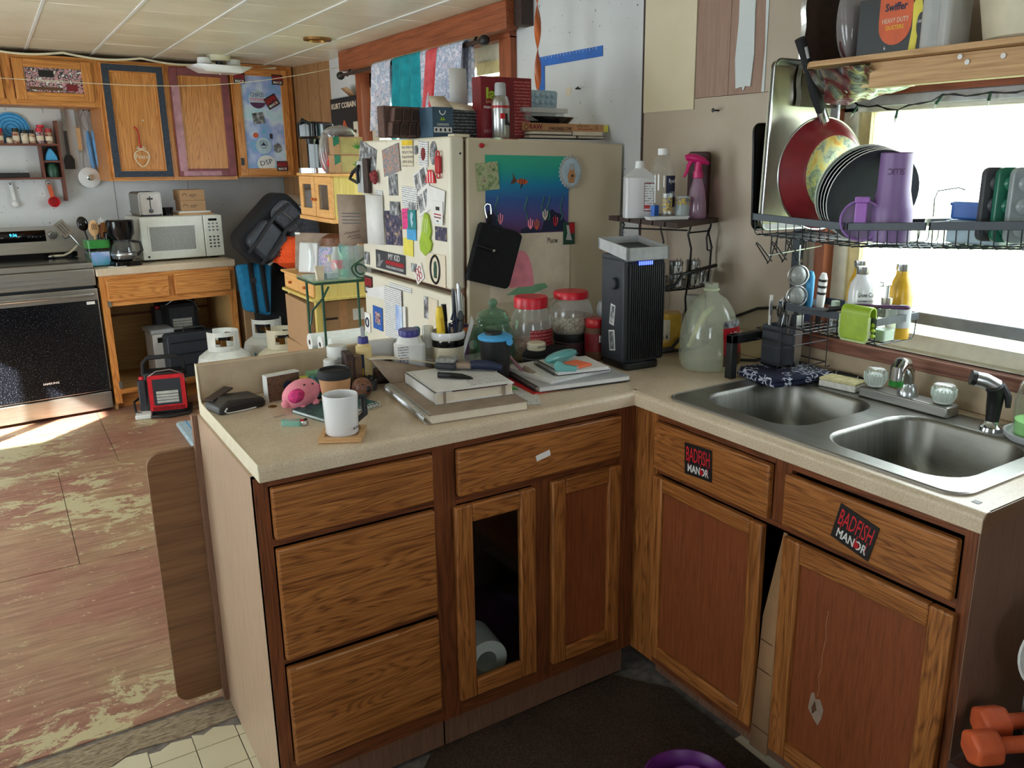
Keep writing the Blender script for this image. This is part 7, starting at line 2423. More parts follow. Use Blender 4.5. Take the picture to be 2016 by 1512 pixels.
def wire_basket(t, z, front=.05):
    pts = [(-.09,-.10),(.03,-.115),(.15,-.08),(.15,.17),(-.08,.17)]
    O('basket_floor', M().tube([(x, y, z) for x, y in pts],.003,5, True), 'black', t)
    O('front_rail', M().tube([(-.10,-.08, z + .005),(-.05,-.105, z + .012),(-.02,-.115, z + front),(.03,-.12, z + front + .008),(.155,-.085, z + front + .014)],.006,6), 'black', t)
    w = M()
    for k in range(11):
        x = -.08+.022*k
        y = -.102-.012*(1 if x < .03 else 0)+(x - .03)*(.28 if x > .03 else 0)
        w.tube([(x,.17, z),(x, y, z),(x + .003, y - .006, z + (front if x > -.02 else .012))],.0016,4)
    O('wires', w, 'black', t)


wire_basket(t,.215)
wire_basket(t,.012,.045)
SZ = CZ + .2185


def tin(label, x, y, z):
    t = T('balm_tin', label, 'tin',(x, y, z), group='silver tins in the corner shelf basket')
    O('tin', M().lathe([(0,0),(.022,0),(.023,.003),(.023,.03),(0,.03)],22), 'tin', t)
    O('lid', M().lathe([(.0235,.028),(.0243,.029),(.0243,.040),(.022,.042),(0,.042)],24), 'silver', t)
    m = M()
    for i in range(6):
        p = [R(215+75*(i + q)/6) for q in (0,1)]
        m.add([(.0234*math.cos(p[0]),.0234*math.sin(p[0]),.003),(.0234*math.cos(p[1]),.0234*math.sin(p[1]),.003),(.0234*math.cos(p[1]),.0234*math.sin(p[1]),.026),(.0234*math.cos(p[0]),.0234*math.sin(p[0]),.026)],[(0,1,2,3)])
    l = O('label', m, 'paper', t)
    a = R(252)
    O('anchor', M().tube([(.0238*math.cos(a),.0238*math.sin(a),.022),(.0238*math.cos(a),.0238*math.sin(a),.008)],.0012,4).tube([(.0238*math.cos(a + d),.0238*math.sin(a + d),.008+8*d * d * .06) for d in (-.3,-.15,0,.15,.3)],.0011,4), 'black', l)


for k,(x, y) in enumerate(((.365,.345),(.425,.318),(.487,.302),(.545,.325))):
    w = ('beside the heater', 'second from the heater', 'third from the heater', 'at the wall end')[k]
    tin('lower silver balm tin ' + w, x, y, SZ)
    if k != 3:
        tin('upper silver balm tin ' + w, x + .002, y + .002, SZ + .0425)
t = T('yellow_carton', 'yellow carton with flame print in the lower wire basket', 'carton',(.415,.33, CZ + .0165), rz=-35)
O('carton', M().box(-.035,-.035,0,.035,.035,.115), 'honey', t)
O('label', M().box(-.032,-.0356,.03,.0,-.035,.095), 'paper_cream', t)
for x in (-.024,-.010):
    O('flame', M().prism([(x - .004,.034),(x + .004,.034),(x,.05)],-.0361,-.0355, 'y'), 'black', t)
t = T('steel_bottle', 'steel bottle with a ribbed white cap behind the jug', 'bottle',(.50,.31, CZ + .0165))
O('bottle', M().lathe([(0,0),(.032,0),(.034,.01),(.034,.10),(.026,.125),(0,.125)],24), 'tin', t)
O('cap', M().lathe([(.027,.122),(.028,.124),(.026,.165),(.023,.168),(0,.168)],20), 'white', t)
# things on its top
TS = CZ + .4368
t = T('rubbing_alcohol_bottle', 'frosted square-shouldered bottle with a red bordered label', 'bottle',(.365,.44, TS), rz=-28)
O('bottle', M().prism(rrect(-.05,-.03,.05,.03,.012,4),0,.128), 'bottle_white', t)
O('shoulder', M().add([(-.05,-.028,.128),(.05,-.028,.128),(.05,.028,.128),(-.05,.028,.128),(-.015,-.012,.158),(.015,-.012,.158),(.015,.012,.158),(-.015,.012,.158)],[(0,1,5,4),(1,2,6,5),(2,3,7,6),(3,0,4,7)]), 'bottle_white', t)
O('cap', M().lathe([(.014,.156),(.016,.158),(.014,.18),(0,.182)],18), 'white', t)
O('liquid', M().prism(rrect(-.047,-.027,.047,.027,.011,4),.003,.085), 'bottle_white', t)
l = O('label', M().box(.012,-.0308,.025,.042,-.0302,.112), 'print_page', t)
O('label_border', M().box(.0105,-.0312,.110,.0435,-.0302,.113).box(.0105,-.0312,.022,.0435,-.0302,.025).box(.0105,-.0312,.022,.012,-.0302,.113).box(.042,-.0312,.022,.0435,-.0302,.113), 'maroon', l)
O('red_block', M().box(.012,-.0313,.03,.03,-.0308,.042), 'red', l)
t = T('water_bottle', 'tall clear bottle with a white cap and navy label', 'bottle',(.425,.395, TS))
O('bottle', M().lathe([(0,.001),(.036,0),(.040,.006),(.040,.15),(.034,.178),(.02,.195),(.016,.20)],30), 'glass', t)
O('cap', M().lathe([(.017,.199),(.018,.20),(.018,.219),(0,.22)],20), 'white', t)
m = M()
for i in range(8):
    p = [R(245+80*(i + q)/8) for q in (0,1)]
    m.add([(.0406*math.cos(p[0]),.0406*math.sin(p[0]),.035),(.0406*math.cos(p[1]),.0406*math.sin(p[1]),.035),(.0406*math.cos(p[1]),.0406*math.sin(p[1]),.135),(.0406*math.cos(p[0]),.0406*math.sin(p[0]),.135)],[(0,1,2,3)])
l = O('label', m, 'navy', t)
TX(l, 'Ryoch',.014, 'white',(.006,-.0412,.118), face=Euler((R(90),0, R(10))), w=.034)
TX(l, 'LONE',.02, 'light_grey',(.010,-.0412,.075), face=Euler((R(90),0, R(14))), w=.032)
t = T('shot_glass', 'tall printed shot glass in front of the clear bottle', 'glass',(.395,.335, TS + .0125))
O('glass', M().lathe([(0,.006),(.014,.0),(.017,.068),(.0155,.068),(.013,.008),(0,.008)],20), 'glass', t)
O('print', M().lathe([(.0152,.012),(.0165,.055)],20), 'shot_print', t)
t = T('souvenir_glass', 'short printed frosted glass beside the shot glass', 'glass',(.445,.318, TS))
O('glass', M().lathe([(0,.003),(.022,0),(.026,.07),(.0245,.07),(.021,.005),(0,.005)],24), 'grey_clear', t)
O('print_band', M().lathe([(.0255,.045),(.0265,.066)],24), 'shot_print', t)
S('blue_stick', 'small dark blue box behind the shot glass', 'box', M().box(-.009,-.009,0,.009,.009,.042), 'blue',(.378,.375, TS))
S('white_dish', 'narrow white rolling tray on the corner shelf top', 'tray', M().prism([(-.065,.0),(.065,.0),(.072,.01),(-.072,.01)],-.018,.018, 'y'), 'white',(.378,.315, TS), rz=-14)
t = T('pink_spray_bottle', 'translucent pink spray bottle with a magenta trigger', 'spray bottle',(.50,.31, TS), rz=-30)
O('bottle', M().lathe([(0,.002),(.030,0),(.032,.006),(.030,.045),(.024,.09),(.016,.118),(.013,.128)],28), 'pink_plastic', t)
O('collar', M().lathe([(.014,.126),(.0165,.128),(.016,.148),(0,.15)],20), 'magenta', t)
O('head', M().tube([(.035,0,.172),(.015,0,.180),(-.01,0,.188),(-.034,0,.192),(-.042,0,.190)],[.004,.012,.014,.011,.009],12), 'magenta', t)
O('neck', M().tube([(0,0,.146),(0,0,.182)],[.013,.011],14), 'magenta', t)
O('trigger', M().tube([(-.022,0,.182),(-.032,0,.165),(-.036,0,.148),(-.046,0,.130)],[.008,.006,.006,.004],8), 'magenta', t)
S('maroon_case', 'tall dark maroon case leaning on the wall behind the spray bottle', 'case', M().prism(rrect(-.035,0,.035,.21,.01),-.018,.018, 'y'), 'dark_maroon',(.562,.37, TS), rz=-55, bevel=.004)
S('power_cord', 'black power cord looped along the wall behind the jug', 'cord', M().tube([(.0,.0,.0),(.012,-.10,.045),(.008,-.18,.06),(.0,-.23,.03),(-.01,-.25,-.04),(-.02,-.22,-.09),(-.05,-.16,-.105),(-.10,-.10,-.108)],.005,8), 'black',(.57,.20,1.03))

# ================================================================ over-sink drying rack
RM = 'rack_metal'
t = T('drying_rack', 'black two-tier dish drying rack standing over the sink', 'drying rack',(.45,-.06, CZ))
lx, ly = -.45,.06          # local = world - origin


def P_(x, y, z):
    return (x + lx, y + ly, z - CZ)


m = M()
m.box(*P_(.313,-.055, CZ), *P_(.338,-.03,1.045))
O('front_leg', m, 'black', t, bevel=.003)
O('side_bar', M().box(*P_(.313,-.055,1.018), *P_(.57,-.03,1.045)), 'black', t, bevel=.003)
O('rear_post', M().box(*P_(.548,-.075, CZ), *P_(.572,-.05,1.375)), RM, t, bevel=.002)
O('rear_post', M().box(*P_(.548,-1.16, CZ + .002), *P_(.572,-1.13,1.41)), RM, t, bevel=.002)
O('post_bolt', M().lathe([(0,0),(.006,0),(.006,.002),(0,.002)],10).xf(Matrix.Translation(P_(.560,-.0755,1.245)) @ Matrix.Rotation(R(90),4, 'X')), 'silver', t)


def rail(y0, z0, y1, z1, x=.30, h=.018, w=.005):
    return M().add([P_(x, y0, z0-h), P_(x + w, y0, z0-h), P_(x + w, y0, z0), P_(x, y0, z0), P_(x, y1, z1-h), P_(x + w, y1, z1-h), P_(x + w, y1, z1), P_(x, y1, z1)],[(0,1,2,3),(7,6,5,4),(0,4,5,1),(1,5,6,2),(2,6,7,3),(3,7,4,0)])


segs = [(-.115,1.395,-.41,1.386),(-.418,1.386,-.622,1.399),(-.63,1.40,-1.15,1.435)]
for y0, z0, y1, z1 in segs:
    tr = O('front_rail', rail(y0, z0, y1, z1), RM, t, bevel=.001)
    O('back_rail', rail(y0, z0, y1, z1,.55), RM, tr)
    O('end_rail', M().box(*P_(.30, y0-.004, z0-.018), *P_(.555, y0, z0)), RM, tr)
    w = M()
    n = int(abs(y1-y0)/.028)
    for k in range(n + 1):
        y = y0+(y1-y0)*(k + .3)/(n + 1)
        z = z0+(z1-z0)*(k + .3)/(n + 1)-.018
        w.tube([P_(.303, y, z), P_(.305, y, z - .032), P_(.315, y, z - .04), P_(.54, y, z - .04), P_(.55, y, z - .03), P_(.552, y, z)],.0016,4)
    for x in (.33,.40,.47,.53):
        w.tube([P_(x, y0, z0-.0575), P_(x, y1, z1-.0575)],.0018,4)
    O('tray_wires', w, RM, tr)
# wire hooks under the first tray
hk = M()
for k,(x, a) in enumerate(((.36,0),(.42,.0),(.48,.0))):
    for y in (-.135,-.155):
        hk.tube([P_(x, y,1.335), P_(x, y,1.29)],.0018,4)
    hk.tube([P_(x,-.135,1.335), P_(x,-.135,1.27), P_(x - .01,-.15,1.265), P_(x - .06,-.15,1.31), P_(x - .066,-.142,1.318), P_(x - .06,-.135,1.315), P_(x - .005,-.13,1.262), P_(x,-.125,1.255), P_(x + .004,-.13,1.265), P_(x + .004,-.155,1.335)],.0018,5)
O('hook_rack', hk, 'black', t)
O('hook_bar', M().tube([P_(.345,-.145,1.282), P_(.56,-.145,1.295)],.0022,5), 'silver', t)
# lower basket
lb = O('lower_basket', M().box(*P_(.395,-.455,1.128), *P_(.40,-.165,1.147)).box(*P_(.395,-.17,1.128), *P_(.575,-.165,1.147)).box(*P_(.395,-.46,1.128), *P_(.575,-.455,1.147)).box(*P_(.57,-.455,1.128), *P_(.575,-.165,1.147)), RM, t)
w = M()
for k in range(11):
    y = -.17-.0285*k
    w.tube([P_(.398, y,1.13), P_(.40, y,1.085), P_(.41, y,1.078), P_(.56, y,1.078), P_(.57, y,1.09), P_(.572, y,1.13)],.0018,4)
for x in (.41,.45,.49,.53,.56):
    w.tube([P_(x,-.17,1.0775), P_(x,-.455,1.0775)],.0018,4)
O('basket_wires', w, 'black', lb)
# cutlery frame wires
w = M()
for z in (.965,1.03,1.06):
    w.tube([P_(.40,-.065, z), P_(.55,-.065, z), P_(.55,-.20, z), P_(.40,-.20, z)],.0017,4, True)
for x, y in ((.40,-.20),(.475,-.20),(.55,-.20),(.40,-.15)):
    w.tube([P_(x, y,1.14), P_(x, y,.95), P_(x + .02, y,.95)],.0017,4)
O('cutlery_frame', w, 'black', t)

t = T('cutlery_holder', 'square black cutlery caddy hooked on the drying rack', 'holder',(.455,-.105,.952), rz=0)
m = M()
for q in ((-.035,-.035,.035,-.032),(-.035,.032,.035,.035),(-.035,-.032,-.032,.032),(.032,-.032,.035,.032)):
    m.box(q[0], q[1],0, q[2], q[3],.118)
m.box(-.035,-.035,0,.035,.035,.003)
O('caddy', m, 'charcoal', t)
O('ridge', M().box(-.0358,-.0358,.055,.0358,-.035,.058).box(-.0358,-.0358,.055,-.035,.0358,.058), 'dark_grey', t)
rr = random.Random(3)
for k in range(9):
    kind = ('spoon', 'fork', 'spoon')[k % 3]
    x, y = rr.uniform(-.022,.022), rr.uniform(-.022,.022)
    t = T('table_' + kind, 'steel table %s standing in the black cutlery caddy' % kind, kind,(.455+x,-.105+y,.956), rot=(rr.uniform(-4,10), rr.uniform(-6,8), rr.uniform(-60,20)), group='steel %ss in the cutlery caddy' % kind)
    h = rr.uniform(.135,.155)
    O('stem', M().box(-.003,-.001,0,.003,.001, h), 'silver', t)
    if kind == 'spoon':
        O('bowl', M().ell((0,0, h + .02),.014,.005,.024,14,8), 'chrome', t)
    else:
        O('tines', M().box(-.010,-.001, h,.010,.001, h + .012).box(-.010,-.001, h + .012,-.007,.001, h + .04).box(-.0045,-.001, h + .012,-.0015,.001, h + .042).box(.0015,-.001, h + .012,.0045,.001, h + .042).box(.007,-.001, h + .012,.010,.001, h + .04), 'silver', t)
S('beaded_stick', 'pale beaded grill thermometer standing in the cutlery caddy', 'stick', M().tube([(0,0,.0),(0,0,.20)],.005,8), 'sponge_white',(.432,-.085,.956))
t = T('carving_knife', 'steel kitchen knife hanging point down in the rack frame', 'knife',(.45,-.178,.955))
O('blade', M().prism([(-.014,.025),(.0,-.003),(.014,.03),(.014,.155),(-.014,.155)],-.001,.001, 'y'), 'silver', t)
O('bolster', M().box(-.012,-.004,.155,.012,.004,.17), 'dark_steel', t)
for k,(x, y, mt, lb, tilt) in enumerate(((.492,-.168, 'sky_blue', 'blue-handled knife standing at the rack post',4),(.50,-.20, 'white', 'black and white striped knife handle leaning at the rack post',12))):
    t = T('kitchen_knife', lb, 'knife',(x, y,1.085), rot=(tilt * .6,0,-30))
    O('handle', M().tube([(0,0,.03),(0,0,.07),(0,0,.13),(0,0,.145)],[.009,.012,.012,.007],12), mt, t)
    O('blade', M().box(-.008,-.001,0,.008,.001,.035), 'navy' if k == 0 else 'black', t)
    if k:
        for z in (.085,.104,.122):
            O('stripe', M().tube([(0,0, z),(0,0, z + .007)],.0124,12), 'black', t)
t = T('tea_infuser', 'open mesh tea ball hanging from the wire hooks', 'tea infuser',(.445,-.165,1.275))
O('chain', M().tube([(0,0,.03),(.0,0,-.01),(.003,0,-.026)],.0015,5), 'silver', t)
for z in (-.055,-.113):
    O('ring', M().tube([(.028*math.cos(k * PI / 12)*.83,-.028*math.cos(k * PI / 12)*.55, z + .028*math.sin(k * PI / 12)) for k in range(24)],.003,6, True), 'silver', t)
    O('mesh_bowl', M().ell((0,0, z),.022,.018,.0265,16,10).rot((0,0, z),(0,0,-33)), 'micro_glass', t)
O('clasp', M().ell((0,0,-.084),.004,.004,.004,8,6), 'silver', t)

# ---- dishes on the top tray
t = T('baking_sheet', 'large aluminium baking sheet standing on edge in the rack', 'baking sheet',(.305,-.128,1.352), rot=(2,0,-4))
O('pan_floor', M().prism(rrect(.004,.004,.246,.428,.018,5),-.001,.001, 'y'), 'aluminium', t)
o_, i_ = rrect(0,0,.25,.432,.022,5), rrect(.014,.014,.236,.418,.014,5)
n = len(o_)
O('raised_rim', M().add([(x,-.018, z) for x, z in o_] + [(x,.0, z) for x, z in i_],[(i,(i + 1) % n, n + (i + 1) % n, n + i) for i in range(n)]), 'silver', t)
O('rolled_edge', M().tube([(x,-.018, z) for x, z in o_],.003,6, True), 'silver', t)
t = T('dark_oven_tray', 'dark nonstick oven tray standing behind the baking sheet', 'baking tray',(.318,-.098,1.352), rot=(-1,-2,-2))
O('pan_floor', M().prism(rrect(.0,.0,.225,.27,.018,5),-.001,.001, 'y'), 'black', t)
O('rim', M().tube([(x,-.006, z) for x, z in rrect(-.003,-.003,.228,.273,.02,5)],.004,6, True), 'black_gloss', t)
t = T('frying_pan', 'red frying pan with a scorched base standing in the rack', 'frying pan',(.440,-.222,1.497), rz=-9)
pm = M().lathe([(0,.05),(.098,.05),(.104,.046),(.135,.008),(.143,.0),(.145,.0),(.145,-.003),(.134,.002),(.10,.042),(0,.044)],48).xf(Matrix.Rotation(R(90),4, 'X'))
O('pan', pm, 'maroon', t)
O('scorched_base', M().lathe([(0,.0512),(.096,.0512),(.0985,.0495)],48).xf(Matrix.Rotation(R(90),4, 'X')), 'sunburst_pan', t)
O('rim_band', M().tube([(.145*math.cos(k * PI / 24),.001,.145*math.sin(k * PI / 24)) for k in range(48)],.0025,5, True), 'silver', t)
O('ferrule', M().tube([(-.014,-.008,.134),(-.031,-.013,.165)],[.015,.012],12), 'chrome', t)
O('handle', M().tube([(-.028,-.011,.158),(-.056,-.018,.20),(-.088,-.024,.25),(-.104,-.026,.285),(-.128,-.028,.325)],[.013,.016,.012,.014,.014],10), 'black_matte', t)
O('hang_slot', M().tube([(-.108,-.040,.28),(-.12,-.042,.305)],.004,6), 'light_grey', t)


def plate(label, x, y, z, r, face, rim):
    t = T('dinner_plate', label, 'plate',(x, y, z), group='plates standing in the drying rack')
    t.rotation_euler = Vector((-.42,-.84,-.30)).to_track_quat('Z', 'Y').to_euler()
    O('plate', M().lathe([(0,.0),(r * .55,.0),(r * .7,.006),(r * .98,.012),(r,.014),(r * .985,.016),(r * .7,.010),(r * .55,.004),(0,.004)],40), face, t)
    O('rim_line', M().tube([(r * .995*math.cos(k * PI / 20), r * .995*math.sin(k * PI / 20),.015) for k in range(40)],.0014,4, True), rim, t)


for k,(lb, f, rm) in enumerate((('pale green glass plate nearest the frying pan', 'pale_green', 'white'),('black plate with a white rim beside the pale green plate', 'black_gloss', 'light_grey'),('second black plate in the drying rack', 'black_gloss', 'light_grey'),('third black plate in the drying rack', 'black_gloss', 'white'),('outermost grey and white plate behind the purple tumbler', 'charcoal', 'white'))):
    plate(lb,.43-.006*k,-.345-.0135*k,1.462-.003*k,.118, f, rm)
t = T('purple_tumbler', 'upside-down purple tumbler in the drying rack', 'tumbler',(.385,-.478,1.342))
O('cup', M().lathe([(.046,0),(.048,.002),(.0485,.075),(.046,.085),(.038,.12),(.0365,.205),(.034,.207),(0,.206)],36), 'purple', t)
TX(t, 'SLLIC',.014, 'purple_dark',(-.030,-.0225,.165), face=Euler((R(90),0, R(-53))), w=.036, roll=180)
O('base_ring', M().lathe([(.035,.2065),(.0355,.208),(.03,.208)],30), 'purple_dark', t)
t = T('flip_spout_top', 'clear tumbler top with a purple flip spout on edge', 'cup top',(.335,-.432,1.392), rz=-55)
O('disc', M().lathe([(0,.0),(.046,.0),(.05,.006),(.05,.02),(.046,.02),(.046,.008),(0,.006)],36).xf(Matrix.Rotation(R(90),4, 'X')), 'lilac_clear', t)
O('seal_ring', M().tube([(.047*math.cos(k * PI / 16),-.012,.047*math.sin(k * PI / 16)) for k in range(32)],.0025,5, True), 'purple_bright', t)
O('flip_spout', M().box(-.016,-.024,-.012,.012,-.018,.042).box(-.018,-.026,.042,.016,-.012,.056), 'purple_bright', t, bevel=.004)
t = T('swing_top_jar', 'clear jar with a loose wire bail in the drying rack', 'jar',(.43,-.575,1.345))
O('jar', M().lathe([(0,.001),(.028,0),(.031,.008),(.031,.05),(.026,.06),(.026,.066)],26), 'glass', t)
O('bail', M().tube([(-.028,0,.06),(-.03,0,.10),(-.02,.0,.118),(.03,-.02,.125),(.04,-.03,.12)],.0014,5), 'dark_steel', t)
for k,(y, z0, hh, w_, mt, lb) in enumerate(((-.655,.052,.038,.05, 'blue', 'blue food container stacked in the drying rack'),(-.665,.0,.05,.075, 'frost_blue', 'pale grey-blue container under the blue one'))):
    t = T('food_container', lb, 'container',(.43, y,1.352+z0))
    O('box', M().prism(rrect(-.05,-w_,.05, w_ * .6,.012),0, hh), mt, t, bevel=.004)
    O('lip', M().prism(rrect(-.053,-w_ - .003,.053, w_ * .6+.003,.014), hh - .008, hh - .002), mt, t)
for k,(y, mt, lb) in enumerate(((-.735, 'dark_grey', 'dark grey ice tray standing next to the blue container'),(-.765, 'green_plastic', 'greenish ice tray between the two grey ones'),(-.795, 'grey_clear', 'clear smoky ice tray at the outer end'))):
    t = T('ice_cube_tray', lb, 'ice tray',(.40, y,1.362), rz=-30, group='ice trays standing in the drying rack')
    O('tray', M().prism(rrect(-.055,0,.055,.155,.015),-.010,.006, 'y'), mt, t, bevel=.003)
    for i in range(2):
        for j in range(3):
            O('cell', M().ell((-.025+.05*i,-.012,.03+.046*j),.019,.010,.018,14,8), mt, t)

# ---- in the lower basket
BB = 1.0796
t = T('soap_bottle', 'white aluminium soap bottle with black print in the lower basket', 'bottle',(.455,-.365, BB))
O('bottle', M().lathe([(0,0),(.030,0),(.032,.004),(.032,.12),(.028,.142),(.017,.16),(.0145,.168),(0,.17)],30), 'white_gloss', t)
O('cap', M().lathe([(.0155,.166),(.0165,.168),(.0165,.186),(0,.187)],20), 'silver', t)
_f = Euler((R(90),0, R(-32)))
for tx, z, w, h in (('Grove Co.',.115,.044,.012),('NEW BARN HOUSE',.099,.042,.005),('Hydrating',.084,.032,.008),('Hand Soap',.073,.034,.008),('Pear & Rosemary',.058,.038,.005)):
    TX(t, tx, h, 'charcoal',(-.0175,-.0275, z), face=_f, w=w)
for k,(x, y, lb) in enumerate(((.50,-.325, 'amber yellow bottle behind the white soap bottle'),(.53,-.43, 'second amber yellow bottle by the window'))):
    t = T('amber_bottle', lb, 'bottle',(x, y, BB))
    O('bottle', M().lathe([(0,0),(.030,0),(.031,.11),(.026,.14),(.016,.165),(.015,.178),(0,.178)],26), 'honey', t)
    O('cap', M().lathe([(.016,.176),(.017,.178),(.017,.194),(0,.195)],18), 'silver', t)
    O('label', M().lathe([(.0318,.03),(.0318,.085)],26), 'light_grey', t)
t = T('small_clear_bottle', 'little clear bottle with a cork-pale top in the lower basket', 'bottle',(.46,-.285, BB))
O('bottle', M().lathe([(0,0),(.017,0),(.018,.045),(.010,.062),(.010,.068),(0,.068)],20), 'glass', t)
O('top', M().lathe([(.011,.066),(.012,.068),(.011,.084),(0,.085)],16), 'pale_green', t)
t = T('soap_pump', 'clear soap dispenser with a steel pump in the lower basket', 'dispenser',(.505,-.435-.02+.04, BB))
t.location = (.47,-.432, BB)
O('bottle', M().prism(rrect(-.026,-.02,.026,.02,.008),0,.085), 'glass', t)
O('soap', M().prism(rrect(-.024,-.018,.024,.018,.007),.002,.03), 'pale_green', t)
O('collar', M().lathe([(0,.085),(.012,.085),(.014,.10),(.014,.112),(0,.112)],18), 'aluminium', t)
O('stem', M().cyl((0,0,.112),.005,.035,10), 'silver', t)
O('nozzle', M().box(-.03,-.006,.142,.008,.006,.154), 'silver', t, bevel=.002)
t = T('teal_scrubber', 'green plastic scrubber lying in the lower basket', 'scrubber',(.425,-.385, BB))
O('body', M().box(-.015,-.02,0,.015,.02,.04), 'green_plastic', t, bevel=.005)
O('bristle_pad', M().box(-.0165,-.018,.008,-.015,.018,.034), 'lime', t)
t = T('purple_spatula', 'black spatula with a purple handle lying across the basket', 'spatula',(.415,-.36,1.150), rot=(0,-4,-74))
O('handle', M().prism(rrect(.02,-.011,.155,.011,.010,4),.012,.021), 'purple_dark', t, bevel=.003)
O('hang_hole', M().prism([(.138+.010*math.cos(k * PI / 6),.0055*math.sin(k * PI / 6)) for k in range(12)],.0105,.0222), 'light_grey', t)
O('neck', M().tube([(.03,0,.014),(-.02,0,.008),(-.05,0,.002)],[.008,.006,.009],8), 'black', t)
O('blade', M().prism(rrect(-.12,-.025,-.045,.025,.01),.0,.004), 'black', t)
t = T('lime_sink_caddy', 'lime green folded dish brush hooked over the basket rail', 'dish brush',(.393,-.405,1.150), rz=-90)


def flap(u, v):
    x = -.042+.084*u
    s = .155*v
    if s < .07:
        return (x,-.010,-.062+s)
    if s < .105:
        a = PI * (s - .07)/.035
        return (x,.004-.014*math.cos(a),.008+.014*math.sin(a))
    return (x,.018,.008-(s - .105))


O('flap', M().sheet(flap,6,26), 'lime', t, solid=.005, bevel=.0015)
O('pale_edge', M().tube([(-.043,-.011,.0),(-.043,-.011,-.05),(-.035,-.011,-.066),(.035,-.011,-.066),(.043,-.011,-.05),(.043,-.011,.0)],.0035,6), 'lime_rim', t)
for z in (-.02,-.034,-.048):
    O('bristle_tuft', M().ell((.046,.004, z),.006,.008,.006,10,6), 'lime', t)
S('towel', 'folded navy dish towel with white printed circles under the rack', 'towel', M().prism(rrect(-.115,-.09,.11,.09,.02),0,.014).prism(rrect(-.112,-.094,.105,.084,.02),.0135,.026), 'towel',(.455,-.135, CZ + .0045), rz=-8, bevel=.006)
t = T('sponge', 'pale yellow and white sponge on the sink ledge', 'sponge',(.497,-.302,.919), rz=-82)
O('scrub_layer', M().box(-.055,-.032,.018,.055,.032,.026), 'sponge_yellow', t, bevel=.003)
O('foam', M().box(-.055,-.032,0,.055,.032,.018), 'sponge_white', t, bevel=.003)
t = T('paring_knife', 'black-handled knife lying behind the sponge', 'knife',(.555,-.27,.919), rz=-84)
O('handle', M().tube([(-.06,0,.012),(-.03,.002,.018),(.03,.0,.017),(.058,0,.012)],[.008,.0095,.0095,.009],10), 'black', t)
for x in (-.03,.038):
    O('ring', M().tube([(x,.0015,.0178),(x + .003,.0015,.0178)],.0102,12), 'silver', t)
O('end_cap', M().tube([(.056,0,.0125),(.064,0,.012)],.0092,10), 'silver', t)
O('blade', M().box(-.13,-.008,.008,-.055,.008,.010), 'silver', t)

# ================================================================ shelf above the window
t = T('window_shelf', 'rough plywood shelf on studs above the sink window', 'shelf',(.30,-.26,1.70))
O('board', M().prism([(0,-1.05),(.298,-1.05),(.298,.09),(.10,.09),(0,-.012)],.052,.064), 'stud_y', t)
O('front_stud', M().box(.035,-1.05,-.005,.073,-.158,.051), 'stud_y', t, bevel=.002)
O('short_block', M().box(.075,-.16,.0,.16,-.07,.051), 'wood_trim_pale', t, bevel=.002)
for y, z in ((-.395,.030),(-.378,.042),(-.47,.035)):
    O('screw', M().lathe([(0,0),(.0055,0),(.0055,.002),(0,.002)],12).xf(Matrix.Translation((.034, y, z)) @ Matrix.Rotation(R(-90),4, 'Y')), 'white', t)
O('foil_wrap', M().sheet(lambda u, v: (.01+.16*v + .006*math.sin(17*u + 9*v),-.002-.17*u - .05*v * u + .006*math.sin(13*v + 7*u),.045-.075*min(1,2.2*v)*(1-.55*u)+.006*math.sin(23*u)*math.sin(19*v)),20,14), 'foil', t)
O('end_board', M().box(.10,.092,-.03,.29,.104,.40), 'dark_brown', t)
O('end_foil', M().sheet(lambda u, v: (.097+.003*math.sin(31*v),.106-.016*u,-.03+.43*v),2,40), 'foil', t)
SH = 1.7645
t = T('duster_box', 'black and orange duster refill box on the window shelf', 'box',(.345,-.445, SH), rz=-90)
O('carton', M().box(-.075,.0,0,.095,.075,.125), 'black_box', t)
O('orange_shield', M().prism([(-.02,.124),(-.02,.07)] + [(.022+.042*math.cos(R(a)),.065+.045*math.sin(R(a))) for a in range(195,346,15)] + [(.064,.07),(.064,.124)],-.0008,.0, 'y'), 'orange_rubber', t)
TX(t, 'Swiffer',.016, 'navy',(.022,-.001,.10), w=.056, bold=.03)
TX(t, 'HEAVY DUTY',.011, 'paper_cream',(.022,-.001,.072), w=.066)
TX(t, 'DUSTERS',.009, 'yellow',(.022,-.001,.057), w=.045)
O('duster_picture', M().prism([(.06,.0),(.078,.0),(.082,.05),(.088,.09),(.084,.11),(.072,.115),(.064,.10),(.066,.05)],-.0008,0, 'y'), 'yellow_paper', t)
O('size_badge', M().prism([(.086+.010*math.cos(k * PI / 8),.055+.026*math.sin(k * PI / 8)) for k in range(16)],-.0012,-.0007, 'y'), 'charcoal', t)
TX(t, '2-SIDED',.006, 'white',(.086,-.0014,.062), w=.016)
TX(t, '6',.008, 'white',(.0,-.0003,.015))
O('side_print', M().box(-.0755,.004,.004,-.075,.07,.12), 'print_dark', t)
t = T('tool_bag', 'clear bag with a dark red hot water bottle on the shelf', 'bag',(.40,-.315, SH))
blob('film', None, None,(0,0,0),(.05,.038,.10), 'smoke_bag',31,.12, parent=t, flat=.04)
blob('contents', None, None,(.0,.0,.003),(.04,.028,.065), 'dark_maroon',33,.06, parent=t, flat=.04)
t = T('cereal_container', 'tall clear plastic container on the window shelf', 'container',(.37,-.575, SH))
O('box', M().prism(rrect(-.045,-.035,.045,.035,.012),0,.22), 'milky_plastic', t)
O('rib', M().box(-.0465,-.01,.01,-.045,.01,.21), 'clear_plastic', t)
t = T('mixing_tub', 'large translucent yellowish tub at the end of the window shelf', 'tub',(.41,-.76, SH))
